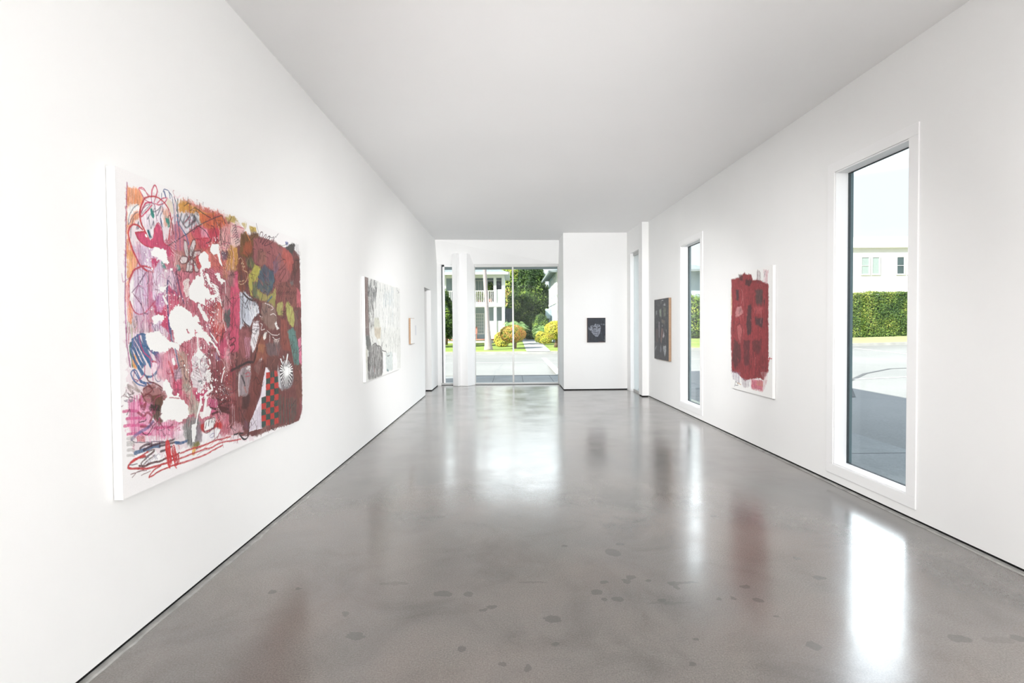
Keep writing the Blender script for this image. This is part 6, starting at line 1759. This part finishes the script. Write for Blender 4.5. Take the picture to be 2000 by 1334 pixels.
def gz(x, y): return float(lawn_z(np.array(x), np.array(y)))
def bush(name, label, cat, x, y, stem, mat, blobs, n, size, seed, group=None, **kw):
    t = tag(empty(name, (x, y, gz(x, y) - 0.02)), label, cat, group)
    bl = [(b[0] - x, b[1] - y, b[2] - t.location.z, b[3], b[4], b[5]) for b in blobs]
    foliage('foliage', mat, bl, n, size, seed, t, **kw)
    if stem:
        m = MB()
        top = bl[0][2] - bl[0][5] * 0.4
        m.tube([(0, 0, 0), (stem * .5, 0, top * .5), (0, 0, top)], [stem * 1.3, stem, stem * .9], 9)
        m.build('trunk', M['twig'], t, smooth=True)
    return t
bush('clipped_shrub', 'round clipped shrub with orange-tipped leaves beside the garden path', 'bush', 0.12, 29.4, 0.10, L['orange'],
     [(0.03, 29.4, 1.02, 0.76, 0.72, 0.52)], 8500, 0.027, 11, lumpy=0.05, tonebase=-0.02, patch=2.5)
bush('clipped_shrub', 'round clipped yellow-green shrub right of the garden path', 'bush', 2.62, 30.4, 0.12, L['yellow'],
     [(2.60, 30.4, 1.20, 0.68, 0.64, 0.56)], 7500, 0.027, 12, lumpy=0.05, tonebase=0.1)
bush('flowering_shrub', 'low yellow and orange shrub at the white porch corner', 'bush', -0.72, 31.5, 0, L['yellow'],
     [(-0.75, 31.6, 0.65, 0.36, 0.3, 0.45), (-0.60, 31.3, 0.45, 0.4, 0.3, 0.3)], 2600, 0.036, 13, tonebase=0.2)
bush('flowering_shrub', 'low yellow shrub at the edge where path enters the dark trees', 'bush', 1.85, 33.1, 0, L['yellow'],
     [(1.85, 33.1, 0.74, 0.34, 0.25, 0.38), (2.2, 32.7, 0.6, 0.4, 0.3, 0.28)], 2600, 0.036, 14, tonebase=0.05)
bush('shade_tree', 'tall dense dark green tree at the end of the garden path', 'tree', 1.6, 42.5, 0.22, L['dark'],
     [(1.5, 42.5, 4.3, 1.35, 1.3, 2.2), (2.3, 42.8, 3.2, 1.2, 1.2, 1.9), (0.7, 42.4, 2.6, 1.2, 1.1, 1.7), (1.5, 41.9, 1.5, 1.6, .9, 1.3), (1.7, 42.3, 5.6, 1.0, 1.0, 1.2)], 24000, 0.075, 15, lumpy=0.35, patch=.7, tonebase=0.06)
bush('garden_tree', 'light green tree with rusty tips behind the white house corner', 'tree', 0.0, 46.5, 0.2, L['bright'],
     [(0.2, 46.5, 4.9, 1.3, 1.2, 1.7), (-0.8, 47.0, 5.4, 1.3, 1.2, 1.5), (1.2, 46.8, 5.3, 1.2, 1.1, 1.5), (0.3, 46.4, 3.2, 1.3, 1.0, 1.5)], 15000, 0.085, 16, lumpy=0.35, patch=.7, tonebase=0.12)
bush('leafy_tree', 'dark bushy tree in front of the balcony, at the far left of the glass', 'tree', -4.35, 33.6, 0.1, L['dark'],
     [(-4.3, 33.6, 2.0, 0.62, 0.7, 1.2), (-4.55, 33.5, 3.2, 0.5, 0.6, 0.75), (-4.1, 33.7, 1.4, 0.5, 0.5, .7)], 8000, 0.06, 17, lumpy=0.35, patch=1.2, tonebase=0.08)
bush('hedge_mound', 'smooth dark green clipped mound against the pale house wall', 'bush', 2.02, 35.6, 0, L['dark'],
     [(2.02, 35.6, 1.25, 0.62, 0.8, 1.05)], 3800, 0.04, 18, lumpy=0.04, tonebase=0.16)
bush('side_tree', 'leafy green tree standing behind the lawn, seen through the farther side window', 'tree', 11.4, 31.5, 0.1, L['bright'],
     [(11.2, 31.5, 1.9, 1.1, 0.8, 1.3), (10.5, 31.6, 2.7, 0.8, 0.7, 0.9), (12.0, 31.6, 2.2, 0.9, 0.7, 1.1)], 12000, 0.05, 19, lumpy=0.25, patch=1.2, tonebase=-0.12)
bush('tall_tree', 'dark tall tree beyond the corner of the pale house', 'tree', 16.0, 43.5, 0.2, L['dark'],
     [(16.3, 43.5, 3.6, 1.0, 1.0, 2.3)], 2200, 0.13, 20, lumpy=0.3)
bush('passage_tree', 'pale yellow-green tree glimpsed through the side opening', 'tree', -5.4, 30.6, 0.1, L['yellow'],
     [(-5.6, 30.6, 3.0, 1.2, 1.0, 1.6)], 2200, 0.09, 24, lumpy=0.3)

# long clipped hedge, a rectangular mass of leaves
def hedge():
    r = np.random.default_rng(31); V = []; F = []; T = []
    x0, x1 = 13.2, 27.5; yc = 29.9; n = 52000
    t = tag(empty('clipped_hedge', (20.0, yc, gz(20, yc))), 'long tall clipped green hedge below the white apartment building', 'hedge')
    def top(x): return gz(x, 29.5) + 2.52 + 0.06 * mnoise.noise(Vector((x * 1.7, 3, 1)))
    for q in range(n):
        x = r.uniform(x0, x1); g = gz(x, 29.4); tz = top(x)
        k = r.random()
        if k < .80: y = 29.45; z = r.uniform(g + .05, tz); nr = np.array([0, -1, 0.2])
        else: y = r.uniform(29.45, 30.4); z = tz; nr = np.array([0, -.2, 1.0])
        bump_ = mnoise.noise(Vector((x * 1.6, y, z * 1.6))) * 0.10
        p = np.array([x, y, z]) - nr * bump_ * 1.2 + r.normal(size=3) * 0.035
        nr = nr + r.normal(size=3) * .5; nr /= np.linalg.norm(nr)
        u = np.cross(nr, r.normal(size=3)); u /= np.linalg.norm(u); w = np.cross(nr, u); s = 0.038 * r.uniform(.6, 1.5)
        b = len(V); V += [p - u * s, p + w * s * .5, p + u * s, p - w * s * .6]; F += [(b, b + 1, b + 2), (b, b + 2, b + 3)]
        T += [min(1, max(0, .5 + .45 * mnoise.noise(Vector((x * 1.1, z * 1.1, 5))) + r.uniform(-.3, .3) + (.25 if k > .8 else 0)))] * 4
    me = bpy.data.meshes.new('foliage'); me.from_pydata([tuple(np.array(v) - np.array(t.location)) for v in V], [], F); me.update()
    a = me.attributes.new('tone', 'FLOAT', 'POINT'); a.data.foreach_set('value', np.array(T, dtype=np.float32))
    me.materials.append(L['hedge']); o = bpy.data.objects.new('foliage', me); COL.objects.link(o); o.parent = t
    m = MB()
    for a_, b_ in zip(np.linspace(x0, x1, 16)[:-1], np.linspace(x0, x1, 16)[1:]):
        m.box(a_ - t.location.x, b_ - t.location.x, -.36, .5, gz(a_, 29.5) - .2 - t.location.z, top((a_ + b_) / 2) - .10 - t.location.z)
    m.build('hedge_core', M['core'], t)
hedge()

def feather(name, label, x, y, z0, R, Hh, n, seed):
    t = tag(empty(name, (x, y, gz(x, y) - .02)), label, 'plant')
    r = random.Random(seed); V = []; F = []; T = []
    for q in range(n):
        a = r.uniform(0, 2 * math.pi); L_ = R * r.uniform(.75, 1.1); lift = r.uniform(.35, 1.0) * Hh
        pts = []
        for s in np.linspace(0, 1, 9):
            rad = L_ * s; z = z0 + lift * math.sin(min(1, s * 1.15) * math.pi * .62) - .25 * s * s * Hh
            pts.append(Vector((math.cos(a) * rad, math.sin(a) * rad, z)))
        tone = r.uniform(.15, 1)
        for i in range(1, 9):
            d = (pts[i] - pts[i - 1]).normalized(); side = d.cross(Vector((0, 0, 1))).normalized()
            for sg in (-1, 1):
                for h in (0, .5):
                    p = pts[i - 1].lerp(pts[i], h)
                    tip = p + side * sg * .26 * R * (1 - .35 * i / 9) + d * .12 * R - Vector((0, 0, .08 * R))
                    b = len(V); wv = d * .022 * R
                    V += [tuple(p - wv), tuple(p + wv), tuple(tip)]; F.append((b, b + 1, b + 2)); T += [tone, tone, min(1, tone + .1)]
    me = bpy.data.meshes.new('fronds'); me.from_pydata(V, [], F); me.update()
    a_ = me.attributes.new('tone', 'FLOAT', 'POINT'); a_.data.foreach_set('value', np.array(T, dtype=np.float32))
    me.materials.append(L['frond']); o = bpy.data.objects.new('fronds', me); COL.objects.link(o); o.parent = t
    m = MB(); m.tube([(0, 0, 0), (0.02, 0, z0)], [.07, .05], 8); m.build('stem', M['twig'], t, smooth=True)
feather('small_palm', 'feathery pale green palm behind the orange-tipped shrub', 0.15, 33.2, 0.75, 1.0, 0.95, 46, 3)
feather('small_palm', 'feathery pale green palm right of the path before the clipped mound', 1.98, 34.25, 0.55, 0.72, 0.8, 40, 4)

# tall palm trunk on the lawn
t = tag(empty('palm_tree', (-1.30, 28.6, gz(-1.3, 28.6) - .03)), 'tall pale grey palm trunk rising from the lawn before the balcony house', 'tree')
m = MB(); zz = np.linspace(0, 8.5, 86); pts = []; rr = []
for z in zz:
    fl = 0.115 + 0.15 * math.exp(-z / 0.75) - 0.002 * z
    pts.append((-0.02 - 0.028 * z - 0.0025 * z * z, 0, z)); rr.append(fl * (1 + 0.03 * math.sin(z * 34) + 0.015 * mnoise.noise(Vector((z * 5, 0, 0)))))
m.tube(pts, rr, 20); m.build('trunk', M['bark'], t, smooth=True)
m = MB(); topp = pts[-1]
fr = random.Random(5)
for q in range(14):
    a = q / 14 * 2 * math.pi; prev = None
    for s in np.linspace(0.05, 1, 10):
        c = Vector((topp[0] + math.cos(a) * 2.2 * s, math.sin(a) * 2.2 * s, topp[2] + 1.0 * math.sin(s * 2.6) - .6 * s * s))
        if prev is not None:
            sd_ = Vector((-math.sin(a), math.cos(a), 0)) * 0.35 * (1.1 - s)
            m.add([tuple(prev - sd_), tuple(prev), tuple(c), tuple(c - sd_ - Vector((0, 0, .12)))], [(0, 1, 2, 3)])
            m.add([tuple(prev), tuple(prev + sd_), tuple(c + sd_ - Vector((0, 0, .12))), tuple(c)], [(0, 1, 2, 3)])
        prev = c
m.build('fronds', simple('palm_frond_green', (0.12, 0.22, 0.05), 0.6, 0.2, 4), t)

# ---------------------------------------------------------------- houses
M['hwhite'] = simple('house_white_siding', (0.66, 0.66, 0.645), 0.7, 0.03, 2)
M['hblue'] = simple('pale_blue_siding', (0.46, 0.55, 0.60), 0.7, 0.03, 2)
M['hshade'] = simple('porch_shade_grey_blue', (0.33, 0.40, 0.43), 0.7, 0.04, 2)  # white house wall with the porch shade put into its colour
M['roofing'] = simple('grey_shingle_roof', (0.20, 0.235, 0.24), 0.85, 0.18, 9, stretch=(1, 1, 3), bump=0.3)
M['brickred'] = simple('red_brick_edge', (0.50, 0.20, 0.15), 0.8, 0.2, 6)
M['pane'] = simple('dark_pane', (0.05, 0.075, 0.08), 0.15, 0.3, 0.8, 0.6)
M['curtain'] = simple('curtained_pane', (0.30, 0.36, 0.35), 0.4, 0.08, 5, stretch=(6, 6, 1))
M['lattice'] = simple('cream_rail_paint', (0.85, 0.84, 0.72), 0.6, 0.03, 3)

b = tag(empty('balcony_house', (-6.0, 36.0, 0.0)), 'white two-storey house with a railed balcony and grey hipped roof', 'house')
ox, oy = 6.0, -36.0
def hb(m, x0, x1, y0, y1, z0, z1): return m.box(x0 + ox, x1 + ox, y0 + oy, y1 + oy, z0, z1)
m = MB()
hb(m, -12, -.5, 37.6, 40.4, .2, 5.1)                # body behind the porch
hb(m, -12, -.5, 35.96, 37.59, .2, .54)                # porch base
hb(m, -12, -.49, 35.90, 37.6, 2.83, 3.08)             # balcony slab
hb(m, -12, -.495, 35.95, 36.19, 4.86, 5.1)             # beam
hb(m, -12, -.505, 36.01, 37.6, 5.0, 5.09)
for (a, c) in ((-.70, -.5), (-1.27, -1.07), (-2.9, -2.75), (-4.75, -4.6), (-6.6, -6.4), (-8.6, -8.4)):
    hb(m, a, c, 35.93, 36.18, .5, 5.0)
hb(m, -1.6, -.5, 36, 36.12, .5, 1.84)             # low porch wall by the corner
hb(m, -1.07, -.5, 36, 36.12, 3.08, 4.05)          # solid balcony front at the corner
m.build('wall', M['hwhite'], b)
m = MB(); hb(m, -11.9, -.52, 37.56, 37.6, .54, 5.0); hb(m, -.56, -.5, 36.2, 37.6, .54, 5.0); m.build('porch_wall', M['hshade'], b)
m = MB(); hb(m, -12, -.47, 35.91, 36.0, .50, .585); m.build('brick_edge', M['brickred'], b)
m = MB()
r_ = [(-12.4, 35.5, 5.18), (-.18, 35.5, 5.18), (-.18, 40.9, 5.18), (-12.4, 40.9, 5.18), (-9, 38.3, 6.7), (-3.6, 38.3, 6.7)]
m.add([(x + ox, y + oy, z) for x, y, z in r_], [(0, 1, 5, 4), (1, 2, 5), (2, 3, 4, 5), (3, 0, 4), (0, 3, 2, 1)])
m.build('roof', M['roofing'], b)
m = MB(); hb(m, -12.45, -.15, 35.45, 35.52, 5.05, 5.22); hb(m, -.20, -.13, 35.45, 40.9, 5.05, 5.22); hb(m, -12.4, -.2, 35.5, 40.4, 5.05, 5.09)
m.build('fascia', M['hwhite'], b)
m = MB()
hb(m, -12, -1.1, 36.05, 36.10, 3.93, 3.98); hb(m, -12, -1.1, 36.05, 36.10, 3.12, 3.16)
x = -11.9
while x < -1.2: hb(m, x, x + .04, 36.06, 36.09, 3.12, 3.95); x += .125
m.build('balcony_rail', M['lattice'], b)
def hwin(x0, x1, y, z0, z1, nx, nz, mp_, parent, ox, oy, nm='window', fr_=.07):
    m = MB(); m.box(x0 + ox, x1 + ox, y + oy - .03, y + oy - .01, z0, z1); w = m.build(nm, M[mp_], parent)
    m = MB(); f = fr_
    m.box(x0 - f + ox, x1 + f + ox, y + oy - .07, y + oy - .025, z1, z1 + f); m.box(x0 - f + ox, x1 + f + ox, y + oy - .07, y + oy - .025, z0 - f, z0)
    m.box(x0 - f + ox, x0 + ox, y + oy - .07, y + oy - .025, z0, z1); m.box(x1 + ox, x1 + f + ox, y + oy - .07, y + oy - .025, z0, z1)
    for k in range(1, nx):
        xx = x0 + (x1 - x0) * k / nx; m.box(xx - .015 + ox, xx + .015 + ox, y + oy - .06, y + oy - .025, z0, z1)
    for k in range(1, nz):
        q = z0 + (z1 - z0) * k / nz; m.box(x0 + ox, x1 + ox, y + oy - .06, y + oy - .025, q - .015, q + .015)
    m.build('window_frame', M['hwhite'], w); return w
hwin(-2.62, -2.08, 37.56, .95, 2.35, 4, 6, 'curtain', b, ox, oy)
hwin(-2.60, -2.05, 37.56, 3.15, 4.78, 3, 1, 'curtain', b, ox, oy)
hwin(-1.75, -.75, 37.56, 3.3, 4.75, 2, 1, 'pane', b, ox, oy)
hwin(-4.35, -3.55, 37.56, .60, 2.5, 4, 1, 'curtain', b, ox, oy, 'porch_door')
hwin(-6.8, -5.6, 37.56, 3.3, 4.6, 2, 2, 'pane', b, ox, oy)
# potted plant on the balcony floor, seen through the rails
bp_ = tag(empty('balcony_plant', (-2.3, 36.6, 3.08)), 'yellow-green plant standing on the balcony behind the rail', 'plant')
foliage('foliage', L['bright'], [(0, 0, .5, .35, .25, .35)], 700, .05, 41, bp_)
MB().tube([(0, 0, 0), (0, 0, .28)], [.13, .17], 12).build('pot', M['brickred'], bp_, smooth=True)
bp_ = tag(empty('balcony_plant', (-1.55, 36.7, 3.08)), 'tall dark plant on the balcony near the corner posts', 'plant')
foliage('foliage', L['dark'], [(0, 0, .9, .3, .25, .6)], 900, .06, 42, bp_, tonebase=.2)
MB().tube([(0, 0, 0), (0, 0, .35)], [.13, .17], 12).build('pot', M['brickred'], bp_, smooth=True)
# porch chair
pc = tag(empty('porch_chair', (-2.72, 36.7, 0.54)), 'reddish wooden chair on the porch before the French window', 'chair')
m = MB(); m.box(-.22, .22, -.22, .22, .40, .44); m.build('seat', M['brickred'], pc)
m = MB(); m.box(-.22, .22, .18, .22, .44, .90); m.build('backrest', M['brickred'], pc)
for sx in (-.2, .17):
    for sy in (-.2, .17): MB().box(sx, sx + .03, sy, sy + .03, 0, .40).build('leg', M['brickred'], pc)

b = tag(empty('pale_house', (3.0, 32.0, 0.0)), 'pale blue two-storey house right of the garden path, white corner boards', 'house')
ox, oy = -3.0, -32.0
m = MB(); hb(m, 2.95, 13.05, 33.6, 40.4, .1, 5.15); m.build('wall', M['hblue'], b)
m = MB()
for (x_, y_) in ((2.93, 33.58), (12.95, 33.58), (2.93, 40.3)): hb(m, x_, x_ + .14, y_, y_ + .14, .1, 5.1)
hb(m, 2.92, 2.96, 34.4, 34.5, .1, 5.1); hb(m, 2.92, 2.96, 36.5, 36.62, .1, 5.1)
hb(m, 2.90, 2.96, 33.6, 40.4, 2.95, 3.12); hb(m, 3.0, 13.0, 33.55, 33.6, 4.95, 5.12)
m.build('corner_board', M['hwhite'], b)
m = MB()
r_ = [(2.45, 32.9, 5.0), (13.4, 32.9, 5.0), (13.4, 40.8, 5.0), (2.45, 40.8, 5.0), (5.8, 37, 6.3), (10.0, 37, 6.3)]
m.add([(x + ox, y + oy, z) for x, y, z in r_], [(0, 1, 5, 4), (1, 2, 5), (2, 3, 4, 5), (3, 0, 4), (0, 3, 2, 1)])
m.build('roof', M['roofing'], b)
m = MB(); hb(m, 2.38, 2.50, 32.85, 40.8, 4.88, 5.03); hb(m, 2.4, 13.4, 32.83, 32.93, 4.90, 5.03); m.build('gutter', simple('grey_gutter', (0.22, 0.25, 0.25), 0.5, 0.1, 4), b)
for (y0, y1, z0, z1) in ((34.7, 35.5, 3.5, 4.7), (34.7, 35.5, 1.2, 2.5), (37.2, 38.0, 3.5, 4.7)):
    m = MB(); hb(m, 2.93, 2.95, y0, y1, z0, z1); w = m.build('window', M['curtain'], b)
    m = MB(); hb(m, 2.90, 2.95, y0 - .06, y0, z0, z1); hb(m, 2.90, 2.95, y1, y1 + .06, z0, z1); hb(m, 2.90, 2.95, y0, y1, z1, z1 + .06)
    m.build('window_frame', M['hwhite'], w)
m = MB(); hb(m, 2.55, 2.93, 38.4, 39.1, 2.0, 2.75); m.build('wall_unit', M['hshade'], b, bevel=.02)

b = tag(empty('apartment_building', (30.0, 42.0, 0.0)), 'long white apartment building with sash windows behind the hedge', 'building')
ox, oy = -30.0, -42.0
m = MB(); hb(m, 20, 52, 42, 54, 0, 8.55); m.build('wall', M['hwhite'], b)
m = MB(); hb(m, 19.8, 52.2, 41.75, 42.1, 7.62, 7.80); m.build('cornice', M['hwhite'], b)
for (a, c, mt, nz_) in ((28.62, 29.22, 'curtain', 2), (29.50, 30.05, 'curtain', 1), (31.52, 32.08, 'pane', 2), (32.38, 33.0, 'curtain', 1), (25.6, 26.2, 'curtain', 2), (35.5, 36.1, 'curtain', 2)):
    hwin(a, c, 42, 5.5, 6.85, 1, nz_, mt, b, ox, oy, fr_=.09)

# dark blue-grey slats standing in the gap between white house and trees
g = tag(empty('dark_side_panel', (-0.25, 37.9, gz(-0.25, 37.9))), 'dark blue-grey slatted panel at the corner of the white house', 'gate')
M['gate'] = simple('dark_blue_grey_paint', (0.055, 0.065, 0.085), 0.7, 0.1, 5)
m = MB()
for i in range(5): m.box(-.24 + .1 * i, -.155 + .1 * i, -.02, .02, .05, 2.45)
m.build('slat_panel', M['gate'], g)
for z_ in (.3, 2.1): MB().box(-.26, .27, .02, .06, z_, z_ + .1).build('rail', M['gate'], g)
